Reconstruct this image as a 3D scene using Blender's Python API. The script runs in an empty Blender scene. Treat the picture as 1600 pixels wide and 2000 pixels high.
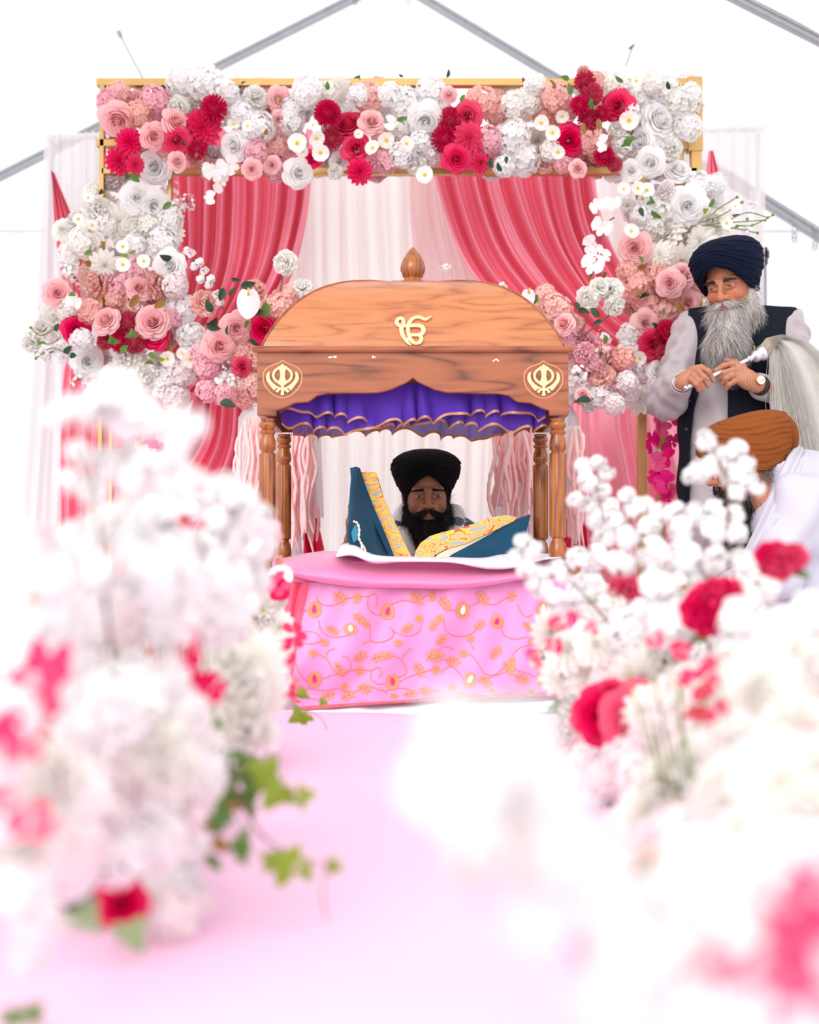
import bpy, math, random
import numpy as np
from mathutils import Vector, Matrix, Euler

# ---------------------------------------------------------------- camera, sky, sun, exposure
SC = bpy.context.scene
COL = SC.collection
F = 2778.0
CAMZ = 0.42
PITCH = math.atan(80 / F)
cam_data = bpy.data.cameras.new('camera')
cam = bpy.data.objects.new('camera', cam_data)
COL.objects.link(cam)
cam.location = (0, 0, CAMZ)
cam.rotation_euler = (math.radians(90) + PITCH, 0, 0)
cam_data.sensor_fit = 'VERTICAL'
cam_data.sensor_height = 36
cam_data.sensor_width = 28.8
cam_data.lens = F / 2000 * 36
cam_data.clip_start = 0.02
cam_data.dof.use_dof = True
cam_data.dof.focus_distance = 4.35
cam_data.dof.aperture_fstop = 2.0
SC.camera = cam
W = bpy.data.worlds.new('sky')
SC.world = W
W.use_nodes = True
W.node_tree.nodes['Background'].inputs[0].default_value = (1.0, 0.985, 0.975, 1)
W.node_tree.nodes['Background'].inputs[1].default_value = 1.22
sun_d = bpy.data.lights.new('sun', 'SUN')
sun_d.energy = 1.0
sun_d.angle = math.radians(35)
sun_d.color = (1.0, 0.97, 0.93)
sun = bpy.data.objects.new('sun', sun_d)
COL.objects.link(sun)
sun.rotation_euler = (math.radians(64), 0, math.radians(-24))
vs = SC.view_settings
vs.view_transform = 'Standard'
vs.look = 'None'
vs.exposure = 0.53
vs.gamma = 1
vs.use_curve_mapping = False
SC.cycles.use_denoising = True
SC.cycles.max_bounces = 10
SC.cycles.diffuse_bounces = 8
SC.cycles.transparent_max_bounces = 12

rnd = random.Random(7)
PI = math.pi

def at(px, py, Y):
    u = (px - 800) / F
    v = (1000 - py) / F
    c, s = math.cos(PITCH), math.sin(PITCH)
    dy = c - v * s
    dz = s + v * c
    k = Y / dy
    return Vector((u * k, Y, CAMZ + dz * k))

def zat(py, Y):
    return at(800, py, Y).z

def xat(px, Y):
    return at(px, 1080, Y).x

# ---------------------------------------------------------------- mesh helpers
class MB:
    def __init__(s):
        s.v = []; s.f = []; s.m = []; s.n = 0; s.c = []
        s.usec = False
    def add(s, vs_, fs_, mi=0, col=None):
        vs_ = np.asarray(vs_, dtype=float).reshape(-1, 3)
        s.v.append(vs_)
        b = s.n
        for f in fs_:
            s.f.append([i + b for i in f])
            s.m.append(mi)
        s.n += len(vs_)
        if col is not None:
            s.usec = True
            s.c.append(np.tile(np.asarray(col, float), (len(vs_), 1)) if np.ndim(col) == 1 else np.asarray(col))
        else:
            s.c.append(np.ones((len(vs_), 3)))
        return s
    def grid(s, P, mi=0, cu=False, cv=False, col=None, flip=False):
        P = np.asarray(P, float)
        a, b = P.shape[:2]
        fs_ = []
        for i in range(a if cu else a - 1):
            for j in range(b if cv else b - 1):
                i2 = (i + 1) % a; j2 = (j + 1) % b
                q = [i * b + j, i2 * b + j, i2 * b + j2, i * b + j2]
                fs_.append(q[::-1] if flip else q)
        return s.add(P.reshape(-1, 3), fs_, mi, col)
    def box(s, x0, x1, y0, y1, z0, z1, mi=0):
        v = [(x, y, z) for x in (x0, x1) for y in (y0, y1) for z in (z0, z1)]
        f = [(0, 1, 3, 2), (4, 6, 7, 5), (0, 4, 5, 1), (2, 3, 7, 6), (0, 2, 6, 4), (1, 5, 7, 3)]
        return s.add(v, f, mi)
    def tube(s, path, rad, n=6, mi=0, col=None, cap=True):
        path = [Vector(p) for p in path]
        if not hasattr(rad, '__len__'):
            rad = [rad] * len(path)
        rings = []
        up = Vector((0.13, 0.21, 1)).normalized()
        t0 = (path[-1] - path[0]).normalized() if (path[-1] - path[0]).length > 1e-9 else Vector((0, 0, 1))
        if abs(up.dot(t0)) > 0.9:
            up = Vector((1, 0.2, 0.1)).normalized()
        for i, p in enumerate(path):
            a = path[max(0, i - 1)]; b = path[min(len(path) - 1, i + 1)]
            t = (b - a)
            t = t.normalized() if t.length > 1e-9 else t0
            x = up.cross(t)
            if x.length < 1e-4: x = Vector((1, 0, 0)).cross(t)
            x.normalize(); y = t.cross(x)
            rings.append([p + (x * math.cos(2 * PI * k / n) + y * math.sin(2 * PI * k / n)) * rad[i] for k in range(n)])
        V = [q for r in rings for q in r]
        fs_ = []
        for i in range(len(path) - 1):
            for k in range(n):
                k2 = (k + 1) % n
                fs_.append((i * n + k, i * n + k2, (i + 1) * n + k2, (i + 1) * n + k))
        if cap:
            fs_.append(tuple(range(n))[::-1]); fs_.append(tuple((len(path) - 1) * n + k for k in range(n)))
        return s.add(V, fs_, mi, col)
    def lathe(s, prof, n=24, c=(0, 0, 0), mi=0, sx=1, sy=1):
        V = [(c[0] + r * sx * math.cos(2 * PI * k / n), c[1] + r * sy * math.sin(2 * PI * k / n), c[2] + z) for r, z in prof for k in range(n)]
        fs_ = []
        for i in range(len(prof) - 1):
            for k in range(n):
                k2 = (k + 1) % n
                fs_.append((i * n + k, i * n + k2, (i + 1) * n + k2, (i + 1) * n + k))
        fs_.append(tuple(range(n))[::-1]); fs_.append(tuple((len(prof) - 1) * n + k for k in range(n)))
        return s.add(V, fs_, mi)
    def prism(s, poly, y0, y1, mi=0):
        """poly: list of (x,z) in the XZ plane, extruded along Y."""
        n = len(poly)
        V = [(x, y0, z) for x, z in poly] + [(x, y1, z) for x, z in poly]
        fs_ = [tuple(range(n)), tuple(range(2 * n - 1, n - 1, -1))]
        for k in range(n):
            k2 = (k + 1) % n
            fs_.append((k2, k, n + k, n + k2))
        return s.add(V, fs_, mi)
    def ribbon(s, pts, wid, y0, y1, mi=0, mapf=None):
        """stroke along (x,z) points with given widths, extruded in Y."""
        L = []; R = []
        for i, (x, z) in enumerate(pts):
            a = pts[max(0, i - 1)]; b = pts[min(len(pts) - 1, i + 1)]
            tx, tz = b[0] - a[0], b[1] - a[1]
            l = math.hypot(tx, tz) or 1
            nx, nz = -tz / l, tx / l
            w = wid[i] / 2
            L.append((x + nx * w, z + nz * w)); R.append((x - nx * w, z - nz * w))
        P = [[(l[0], y1, l[1]), (l[0], y0, l[1]), (r[0], y0, r[1]), (r[0], y1, r[1])] for l, r in zip(L, R)]
        if mapf: P = [[mapf(q) for q in row] for row in P]
        return s.grid(P, mi, cv=True)
    def ball(s, c, r, n=8, mi=0, col=None, rot=None):
        if not hasattr(r, '__len__'): r = (r, r, r)
        P = []
        for i in range(n + 1):
            th = PI * i / n
            row = []
            for k in range(2 * n):
                ph = PI * k / n
                q = Vector((r[0] * math.sin(th) * math.cos(ph), r[1] * math.sin(th) * math.sin(ph), r[2] * math.cos(th)))
                if rot is not None: q = rot @ q
                row.append((c[0] + q.x, c[1] + q.y, c[2] + q.z))
            P.append(row)
        return s.grid(P, mi, cv=True, col=col, flip=True)
    def build(s, name, mats, parent=None, smooth=True, local=False, link=True):
        me = bpy.data.meshes.new(name)
        V = np.concatenate(s.v) if s.v else np.zeros((0, 3))
        if parent is not None and not local:
            V = V - np.array(wloc(parent))
        me.from_pydata(V.tolist(), [], s.f)
        if not isinstance(mats, (list, tuple)): mats = [mats]
        for m in mats: me.materials.append(m)
        if len(mats) > 1:
            me.polygons.foreach_set('material_index', s.m)
        me.polygons.foreach_set('use_smooth', [smooth] * len(me.polygons))
        if s.usec:
            at_ = me.color_attributes.new('Col', 'FLOAT_COLOR', 'POINT')
            C = np.concatenate(s.c)
            at_.data.foreach_set('color', np.concatenate([C, np.ones((len(C), 1))], 1).ravel())
        me.update()
        o = bpy.data.objects.new(name, me)
        if link: COL.objects.link(o)
        if parent is not None: o.parent = parent
        return o

def wloc(o):
    l = Vector(o.location)
    while o.parent is not None:
        o = o.parent
        l += Vector(o.location)
    return l

def thing(name, loc, label, cat, group=None):
    o = bpy.data.objects.new(name, None)
    o.empty_display_size = 0.05
    COL.objects.link(o)
    o.location = loc
    return tag(o, label, cat, group)

def tag(o, label, cat, group=None):
    o['label'] = label
    o['category'] = cat
    if group: o['group'] = group
    return o

def struct(o):
    o['kind'] = 'structure'
    return o

def smooth_edges(o, ang=40):
    me = o.data
    me.set_sharp_from_angle(angle=math.radians(ang))
    return o

def bevel(o, w=0.002, seg=2):
    m = o.modifiers.new('bevel', 'BEVEL'); m.width = w; m.segments = seg; m.limit_method = 'ANGLE'; m.angle_limit = math.radians(40)
    return o

def cr(pts, n):
    """Catmull-Rom resample of a polyline to n points."""
    P = np.asarray(pts, float)
    if len(P) == 2:
        t = np.linspace(0, 1, n)[:, None]
        return P[0] * (1 - t) + P[1] * t
    Q = np.vstack([2 * P[0] - P[1], P, 2 * P[-1] - P[-2]])
    out = []
    m = len(P) - 1
    for i in range(n):
        s_ = i / (n - 1) * m
        k = min(int(s_), m - 1); t = s_ - k
        p0, p1, p2, p3 = Q[k], Q[k + 1], Q[k + 2], Q[k + 3]
        out.append(0.5 * ((2 * p1) + (-p0 + p2) * t + (2 * p0 - 5 * p1 + 4 * p2 - p3) * t * t + (-p0 + 3 * p1 - 3 * p2 + p3) * t ** 3))
    return np.array(out)

# ---------------------------------------------------------------- materials
def new_mat(name):
    m = bpy.data.materials.new(name); m.use_nodes = True
    nt = m.node_tree
    return m, nt, nt.nodes['Principled BSDF'], nt.nodes['Material Output']

def mat(name, col, rough=0.6, metal=0.0, coat=0.0, sheen=0.0, spec=0.5, bump=0, bscale=200, var=0.0, vscale=8, sss=0):
    m, nt, b, out = new_mat(name)
    b.inputs['Base Color'].default_value = (*col, 1)
    b.inputs['Roughness'].default_value = rough
    b.inputs['Metallic'].default_value = metal
    b.inputs['Coat Weight'].default_value = coat
    b.inputs['Coat Roughness'].default_value = 0.08
    b.inputs['Sheen Weight'].default_value = sheen
    b.inputs['Specular IOR Level'].default_value = spec
    if sss:
        b.inputs['Subsurface Weight'].default_value = sss
        b.inputs['Subsurface Radius'].default_value = (0.01, 0.004, 0.002)
    tc = nt.nodes.new('ShaderNodeTexCoord')
    if var:
        n = nt.nodes.new('ShaderNodeTexNoise'); n.inputs['Scale'].default_value = vscale
        nt.links.new(tc.outputs['Object'], n.inputs['Vector'])
        mx = nt.nodes.new('ShaderNodeMix'); mx.data_type = 'RGBA'
        mx.inputs['A'].default_value = (*[max(0, c * (1 - var)) for c in col], 1)
        mx.inputs['B'].default_value = (*[min(1, c * (1 + var)) for c in col], 1)
        nt.links.new(n.outputs['Fac'], mx.inputs['Factor'])
        nt.links.new(mx.outputs['Result'], b.inputs['Base Color'])
    if bump:
        n2 = nt.nodes.new('ShaderNodeTexNoise'); n2.inputs['Scale'].default_value = bscale
        nt.links.new(tc.outputs['Object'], n2.inputs['Vector'])
        bp = nt.nodes.new('ShaderNodeBump'); bp.inputs['Strength'].default_value = bump; bp.inputs['Distance'].default_value = 0.002
        nt.links.new(n2.outputs['Fac'], bp.inputs['Height'])
        nt.links.new(bp.outputs['Normal'], b.inputs['Normal'])
    return m

def petal_mat(name, col, trans=0.35, sheen=0.0, vein=0.12, rim=None):
    """thin petal: diffuse + translucent, with a little colour change from one bloom to the next."""
    m, nt, b, out = new_mat(name)
    nt.nodes.remove(b)
    oi = nt.nodes.new('ShaderNodeObjectInfo')
    hs = nt.nodes.new('ShaderNodeHueSaturation')
    hs.inputs['Color'].default_value = (*col, 1)
    mr = nt.nodes.new('ShaderNodeMapRange')
    mr.inputs['To Min'].default_value = 1 - vein; mr.inputs['To Max'].default_value = 1 + vein * 0.4
    nt.links.new(oi.outputs['Random'], mr.inputs['Value'])
    nt.links.new(mr.outputs['Result'], hs.inputs['Saturation'])
    d = nt.nodes.new('ShaderNodeBsdfDiffuse'); t = nt.nodes.new('ShaderNodeBsdfTranslucent')
    nt.links.new(hs.outputs['Color'], d.inputs['Color']); nt.links.new(hs.outputs['Color'], t.inputs['Color'])
    g = nt.nodes.new('ShaderNodeBsdfGlossy'); g.inputs['Roughness'].default_value = 0.5
    mx = nt.nodes.new('ShaderNodeMixShader'); mx.inputs[0].default_value = trans
    nt.links.new(d.outputs[0], mx.inputs[1]); nt.links.new(t.outputs[0], mx.inputs[2])
    mx2 = nt.nodes.new('ShaderNodeMixShader'); mx2.inputs[0].default_value = 0.03
    nt.links.new(mx.outputs[0], mx2.inputs[1]); nt.links.new(g.outputs[0], mx2.inputs[2])
    nt.links.new(mx2.outputs[0], out.inputs['Surface'])
    return m

def sheer_mat(name, col, trans=0.4, alpha=0.0, gloss=0.0, rough=0.35, weave=0):
    """cloth that lets light through; alpha = how see-through the weave is."""
    m, nt, b, out = new_mat(name)
    nt.nodes.remove(b)
    d = nt.nodes.new('ShaderNodeBsdfDiffuse'); t = nt.nodes.new('ShaderNodeBsdfTranslucent')
    d.inputs['Color'].default_value = (*col, 1); t.inputs['Color'].default_value = (*col, 1)
    mx = nt.nodes.new('ShaderNodeMixShader'); mx.inputs[0].default_value = trans
    nt.links.new(d.outputs[0], mx.inputs[1]); nt.links.new(t.outputs[0], mx.inputs[2])
    last = mx
    if gloss:
        g = nt.nodes.new('ShaderNodeBsdfGlossy'); g.inputs['Roughness'].default_value = rough
        g.inputs['Color'].default_value = (*[0.5 + 0.5 * c for c in col], 1)
        m2 = nt.nodes.new('ShaderNodeMixShader'); m2.inputs[0].default_value = gloss
        nt.links.new(last.outputs[0], m2.inputs[1]); nt.links.new(g.outputs[0], m2.inputs[2]); last = m2
    if alpha:
        tr = nt.nodes.new('ShaderNodeBsdfTransparent')
        m3 = nt.nodes.new('ShaderNodeMixShader'); m3.inputs[0].default_value = alpha
        nt.links.new(last.outputs[0], m3.inputs[1]); nt.links.new(tr.outputs[0], m3.inputs[2]); last = m3
    nt.links.new(last.outputs[0], out.inputs['Surface'])
    return m

def wood_mat(name, c1, c2, c3, scale=(1.2, 3, 14), coat=0.35, rough=0.3):
    m, nt, b, out = new_mat(name)
    tc = nt.nodes.new('ShaderNodeTexCoord'); mp = nt.nodes.new('ShaderNodeMapping')
    mp.inputs['Scale'].default_value = scale
    nt.links.new(tc.outputs['Object'], mp.inputs['Vector'])
    n1 = nt.nodes.new('ShaderNodeTexNoise'); n1.inputs['Scale'].default_value = 1.3; n1.inputs['Detail'].default_value = 2
    nt.links.new(mp.outputs[0], n1.inputs['Vector'])
    ms = nt.nodes.new('ShaderNodeMath'); ms.operation = 'MULTIPLY'; ms.inputs[1].default_value = 9
    nt.links.new(n1.outputs['Fac'], ms.inputs[0])
    pg = nt.nodes.new('ShaderNodeMath'); pg.operation = 'PINGPONG'; pg.inputs[1].default_value = 0.5
    nt.links.new(ms.outputs[0], pg.inputs[0])
    n2 = nt.nodes.new('ShaderNodeTexNoise'); n2.inputs['Scale'].default_value = 9; n2.inputs['Detail'].default_value = 6; n2.inputs['Distortion'].default_value = 0.4
    nt.links.new(mp.outputs[0], n2.inputs['Vector'])
    ad = nt.nodes.new('ShaderNodeMath'); ad.operation = 'MULTIPLY_ADD'; ad.inputs[1].default_value = 0.6
    nt.links.new(n2.outputs['Fac'], ad.inputs[0]); nt.links.new(pg.outputs[0], ad.inputs[2])
    cr_ = nt.nodes.new('ShaderNodeValToRGB')
    e = cr_.color_ramp.elements
    e[0].position = 0.25; e[0].color = (*c3, 1)
    e[1].position = 0.75; e[1].color = (*c1, 1)
    k = cr_.color_ramp.elements.new(0.42); k.color = (*c2, 1)
    nt.links.new(ad.outputs[0], cr_.inputs['Fac'])
    nt.links.new(cr_.outputs['Color'], b.inputs['Base Color'])
    b.inputs['Roughness'].default_value = rough
    b.inputs['Coat Weight'].default_value = coat
    b.inputs['Coat Roughness'].default_value = 0.06
    return m

def attr_mat(name, rough=0.6, sss=0.0, spec=0.4, bump=0, bscale=300, trans=0):
    m = mat(name, (1, 1, 1), rough, spec=spec, bump=bump, bscale=bscale, sss=sss)
    nt = m.node_tree; b = nt.nodes['Principled BSDF']
    a = nt.nodes.new('ShaderNodeAttribute'); a.attribute_name = 'Col'
    nt.links.new(a.outputs['Color'], b.inputs['Base Color'])
    return m

def marble_mat(name):
    m, nt, b, out = new_mat(name)
    tc = nt.nodes.new('ShaderNodeTexCoord')
    mp = nt.nodes.new('ShaderNodeMapping'); mp.inputs['Rotation'].default_value = (0, 0.5, 0)
    mp.inputs['Scale'].default_value = (5, 5, 12)
    nt.links.new(tc.outputs['Object'], mp.inputs['Vector'])
    n1 = nt.nodes.new('ShaderNodeTexNoise'); n1.inputs['Scale'].default_value = 1.0; n1.inputs['Detail'].default_value = 1.5; n1.inputs['Distortion'].default_value = 3.6
    nt.links.new(mp.outputs[0], n1.inputs['Vector'])
    r = nt.nodes.new('ShaderNodeValToRGB'); r.color_ramp.interpolation = 'CONSTANT'
    Y_, R_, B_, O_ = (0.92, 0.56, 0.08, 1), (0.78, 0.10, 0.08, 1), (0.42, 0.42, 0.50, 1), (0.90, 0.38, 0.10, 1)
    stops = [(0, B_), (0.36, Y_), (0.44, R_), (0.462, Y_), (0.51, O_), (0.525, B_), (0.555, Y_), (0.62, R_), (0.655, Y_), (0.70, B_)]
    e = r.color_ramp.elements
    e[0].position, e[0].color = stops[0]
    e[1].position, e[1].color = stops[1]
    for p, c in stops[2:]:
        k = e.new(p); k.color = c
    nt.links.new(n1.outputs['Fac'], r.inputs['Fac'])
    nt.links.new(r.outputs['Color'], b.inputs['Base Color'])
    b.inputs['Roughness'].default_value = 0.55
    return m

def check_mat(name, c1, c2, s=160):
    m, nt, b, out = new_mat(name)
    tc = nt.nodes.new('ShaderNodeTexCoord'); ch = nt.nodes.new('ShaderNodeTexChecker')
    ch.inputs['Scale'].default_value = s
    ch.inputs['Color1'].default_value = (*c1, 1); ch.inputs['Color2'].default_value = (*c2, 1)
    nt.links.new(tc.outputs['Object'], ch.inputs['Vector'])
    nt.links.new(ch.outputs['Color'], b.inputs['Base Color'])
    b.inputs['Roughness'].default_value = 0.85
    return m

M = {}
M['tent'] = sheer_mat('tent_fabric', (0.93, 0.94, 0.96), 0.5)
M['tent_wall'] = sheer_mat('tent_wall_fabric', (0.86, 0.86, 0.88), 0.45)
M['steel'] = mat('galvanised_pole', (0.38, 0.39, 0.42), 0.4, metal=0.5, var=0.15, vscale=30)
M['rope'] = mat('steel_cable', (0.16, 0.16, 0.17), 0.5, metal=0.5)
M['ground'] = mat('tent_ground', (0.72, 0.71, 0.72), 0.9, var=0.08, vscale=4)
M['runner'] = mat('pink_stage_cloth', (0.86, 0.52, 0.72), 0.85, sheen=0.1, var=0.03, vscale=3, bump=0.1, bscale=500)
M['curtain'] = sheer_mat('white_curtain', (0.97, 0.95, 0.93), 0.35)
M['curtain_sheer'] = sheer_mat('white_sheer', (0.86, 0.84, 0.85), 0.4, alpha=0.22)
M['pink_sheer'] = sheer_mat('pale_pink_sheer', (0.95, 0.66, 0.68), 0.4, alpha=0.35)
M['pink_satin'] = sheer_mat('pink_satin', (1.0, 0.31, 0.43), 0.06, gloss=0.20, rough=0.36)
M['red_satin'] = sheer_mat('crimson_satin', (0.62, 0.005, 0.04), 0.12, gloss=0.05)
M['gold'] = mat('brushed_gold', (0.60, 0.38, 0.15), 0.4, metal=0.9, var=0.12, vscale=6)
M['wood'] = wood_mat('teak', (0.33, 0.090, 0.028), (0.245, 0.060, 0.017), (0.11, 0.024, 0.007), scale=(1.0, 1.0, 7.5), rough=0.34)
M['wood_light'] = wood_mat('honey_teak', (0.50, 0.175, 0.058), (0.44, 0.142, 0.044), (0.31, 0.085, 0.024), scale=(1.2, 1.0, 9), rough=0.30)
M['wood_post'] = wood_mat('turned_teak', (0.36, 0.105, 0.016), (0.27, 0.068, 0.010), (0.13, 0.028, 0.005), scale=(12, 12, 1.2), rough=0.22)
M['emblem'] = mat('gold_emblem', (0.97, 0.72, 0.34), 0.45, metal=0.15)
M['glue'] = mat('clear_glue', (0.62, 0.27, 0.13), 0.12, coat=1.0)
M['purple'] = sheer_mat('violet_chiffon', (0.13, 0.055, 0.50), 0.35, alpha=0.10)
M['hem'] = sheer_mat('copper_hem', (0.62, 0.27, 0.13), 0.3, gloss=0.08)
M['velvet'] = mat('teal_velvet', (0.008, 0.058, 0.115), 0.8, sheen=0.08, spec=.2, var=0.35, vscale=10)
M['marble'] = marble_mat('marbled_edge')
M['page'] = mat('page_paper', (0.78, 0.66, 0.55), 0.8)
M['pink_cover'] = mat('pink_satin_cover', (0.84, 0.23, 0.46), 0.42, sheen=0.3)
M['white_cloth'] = mat('white_cotton', (0.86, 0.83, 0.90), 0.8)
M['white_sheet'] = mat('white_sheet', (0.92, 0.90, 0.93), 0.85)
M['brocade'] = mat('pink_brocade', (0.72, 0.27, 0.55), 0.45, sheen=0.4, var=0.10, vscale=7)
M['bro_gold'] = mat('gold_thread', (0.70, 0.27, 0.13), 0.5)
M['bro_hot'] = mat('magenta_thread', (0.80, 0.01, 0.20), 0.5)
M['bro_white'] = mat('white_thread', (0.95, 0.93, 0.9), 0.5)
M['bro_red'] = mat('coral_border', (0.85, 0.10, 0.19), 0.5, var=0.15, vscale=60)
M['green'] = petal_mat('leaf_green', (0.10, 0.22, 0.035), 0.3)
M['green_dark'] = petal_mat('dark_leaf', (0.022, 0.065, 0.03), 0.15)
M['green_lime'] = petal_mat('lime_leaf', (0.26, 0.37, 0.015), 0.4)
M['green_sage'] = petal_mat('sage_leaf', (0.30, 0.42, 0.20), 0.3)
M['green_olive'] = petal_mat('olive_leaf', (0.30, 0.16, 0.03), 0.3)
M['stem'] = mat('brown_stem', (0.17, 0.09, 0.07), 0.7)
M['stem_green'] = mat('green_stem', (0.16, 0.20, 0.05), 0.6)
M['f_white'] = petal_mat('white_petal', (0.965, 0.96, 0.96))
M['f_cream'] = petal_mat('cream_petal', (0.97, 0.955, 0.915))
M['f_blush'] = petal_mat('blush_petal', (0.96, 0.88, 0.89))
M['f_pink'] = petal_mat('pink_petal', (0.96, 0.62, 0.63))
M['f_peach'] = petal_mat('peach_petal', (0.96, 0.60, 0.545))
M['f_rosepink'] = petal_mat('rose_pink_petal', (0.94, 0.55, 0.63))
M['f_hot'] = petal_mat('hot_pink_petal', (0.82, 0.004, 0.125), 0.25)
M['f_crimson'] = petal_mat('crimson_petal', (0.58, 0.002, 0.07), 0.22)
M['f_magenta'] = petal_mat('magenta_petal', (0.80, 0.004, 0.22), 0.3)
M['yellow'] = mat('yellow_stamen', (0.95, 0.72, 0.04), 0.7)
M['yellow_green'] = mat('green_pistil', (0.45, 0.50, 0.03), 0.7)
M['amaranth'] = mat('pink_amaranth', (0.97, 0.62, 0.61), 0.9, bump=0.8, bscale=120)
M['pot'] = mat('dark_planter', (0.03, 0.018, 0.02), 0.6)
# ---------------------------------------------------------------- the setting
GZ = -0.15
m = MB(); m.box(-6, 6, -1.5, 9, GZ - 0.05, GZ)
struct(m.build('floor', M['ground'], smooth=False))
# pink carpeted stage with soft ripples
def fsurf(x, y):
    e = 0.0035 * math.sin(x * 5 + 1.3 * math.sin(y * 2.1)) * math.sin(y * 3.3 + x * 1.7) + 0.002 * math.sin(y * 11 + 3 * x + math.sin(x * 9))
    return e - 0.002
m = MB()
m.grid([[(x, y, fsurf(x, y)) for y in np.linspace(0.2, 5.0, 140)] for x in np.linspace(-0.95, 0.92, 60)], flip=True)
m.box(-0.95, 0.92, 0.2, 5.0, GZ, -0.02)
struct(m.build('floor_stage', M['runner']))
YW = 7.6
def fabric(P0, P1, P2, P3, n=24, mth=24, amp=0.02, f=9, seed=0):
    """bilinear cloth P0-P1 (top) P3-P2 (bottom) with slight waves along the normal."""
    P0, P1, P2, P3 = map(Vector, (P0, P1, P2, P3))
    nrm = (P1 - P0).cross(P3 - P0).normalized()
    R = []
    for i in range(n):
        s_ = i / (n - 1); row = []
        for j in range(mth):
            t = j / (mth - 1)
            p = (P0 * (1 - s_) + P1 * s_) * (1 - t) + (P3 * (1 - s_) + P2 * s_) * t
            row.append(p + nrm * amp * (math.sin(s_ * f * 2 * PI / 2 + seed) * math.sin(PI * t) + 0.5 * math.sin(t * f + s_ * 5 + seed)))
        R.append(row)
    return R
EZ = zat(452, YW)
RP = at(761, -60, 7.3)
RIDGE_Z = RP.z + 0.05
m = MB(); m.grid(fabric((-3.6, YW, EZ), (3.6, YW, EZ), (3.6, YW, GZ), (-3.6, YW, GZ), 60, 16, 0.012, 20))
struct(m.build('wall_back', M['tent_wall']))
m = MB(); m.grid(fabric((RP.x, YW, RIDGE_Z + 0.1), (RP.x + 0.02, YW, RIDGE_Z + 0.1), (4.2, YW + 0.01, EZ), (-4.2, YW + 0.01, EZ), 40, 16, 0.012, 14))
struct(m.build('wall_gable', M['tent']))
m = MB(); m.tube([(-3.6, YW - 0.01, EZ), (3.6, YW - 0.01, EZ)], 0.008, 8)
struct(m.build('trim_1', M['tent_wall']))
sl = 0.50; sr = 0.59
def roof(side, s_, y0, y1):
    x0 = RP.x; x1 = side * 4.0
    m_ = MB()
    m_.grid(fabric((x0, y0, RIDGE_Z), (x0, y1, RIDGE_Z), (x1, y1, RIDGE_Z - s_ * abs(x1 - x0)), (x1, y0, RIDGE_Z - s_ * abs(x1 - x0)), 24, 24, 0.015, 8, side))
    return m_
struct(roof(-1, sl, 2.6, YW).build('ceiling_left', M['tent']))
struct(roof(1, sr, 2.6, YW).build('ceiling_right', M['tent']))
for sx, nm in ((-1, 'wall_left'), (1, 'wall_right')):
    m = MB(); m.grid(fabric((sx * 3.6, 2.6, 1.9), (sx * 3.6, YW, 1.9), (sx * 3.6, YW, GZ), (sx * 3.6, 2.6, GZ), 40, 10, 0.02, 12))
    struct(m.build(nm, M['tent_wall']))

def pole(a, b, r, label, name='tent_rafter', group=None):
    t = thing(name, a, label, 'tent pole', group)
    d = (b - a).normalized()
    n_ = Vector((0, -1, 0)) - d * Vector((0, -1, 0)).dot(d); n_.normalize(); u_ = d.cross(n_)
    mm = MB()
    # extruded keder rail: rounded box with a groove down the face
    sec = [(-1, -.8), (-.8, -1), (-.25, -1), (-.2, -.7), (.2, -.7), (.25, -1), (.8, -1), (1, -.8), (1, .8), (.8, 1), (-.8, 1), (-1, .8)]
    P = [[q + (u_ * s_[0] + n_ * -s_[1]) * r for s_ in sec] for q in (a, b)]
    mm.grid(P, cv=True)
    mm.build('rail', M['steel'], t, smooth=False)
    return t
p0 = at(761, -38, 7.3)
pole(p0, at(-420, 556, 7.3), 0.022, 'silver tent rafter sloping down to the left behind the flower arch')
pole(p0 + Vector((0.02, 0, 0)), at(1900, 640, 7.3), 0.022, 'silver tent rafter sloping from the peak down to the right behind the arch top')
t = pole(at(1380, 321, 7.0), at(1900, 648, 7.0), 0.028, 'thick silver tent pole sloping down at the right edge, with clips hanging under it')
for px, py in ((1552, 447), (1592, 462)):
    mm = MB()
    c = at(px, py, 6.97)
    mm.tube([c + Vector((0.012 * math.sin(a), 0, 0.018 * math.cos(a))) for a in np.linspace(0.3, 6.0, 14)], 0.003, 6)
    for dz in (0.035, 0.055):
        mm.tube([c + Vector((0.012 * math.sin(a), 0, 0.010 * math.cos(a) - dz)) for a in np.linspace(0, 6.28, 12)], 0.0035, 6)
    mm.tube([c + Vector((-0.004, 0, 0.018)), c + Vector((-0.008, 0, 0.06))], 0.003, 6)
    mm.build('clip', M['steel'], t)
pole(at(761, -346, 5.6), at(2000, 280, 5.6), 0.02, 'silver tent rafter crossing the top right corner')
def cable(pts, Y, label):
    t = thing('guy_cable', at(*pts[0], Y), label, 'cable')
    mm = MB(); mm.tube([at(a, b, Y) for a, b in pts], 0.0032, 6)
    mm.build('wire', M['rope'], t)
    return t
t = cable([(190, -30), (235, 70), (288, 170)], 6.6, 'thin steel guy cable with a turnbuckle at upper left above the arch')
mm = MB(); a, b = at(229, 56, 6.6), at(238, 76, 6.6)
mm.tube([a, a * .7 + b * .3, a * .3 + b * .7, b], [.004, .012, .012, .004], 8); mm.build('turnbuckle', M['steel'], t)
t = cable([(1278, -30), (1245, 65), (1222, 130)], 6.6, 'thin steel guy cable with small clamps at upper right above the arch')
for py in (76, 92):
    mm = MB(); c = at(1240 - (py - 76) * .4, py, 6.6)
    mm.tube([c + Vector((-.014, 0, -.01)), c, c + Vector((.014, 0, .01))], [.004, .007, .004], 6); mm.build('cable_clamp', M['rope'], t)
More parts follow.
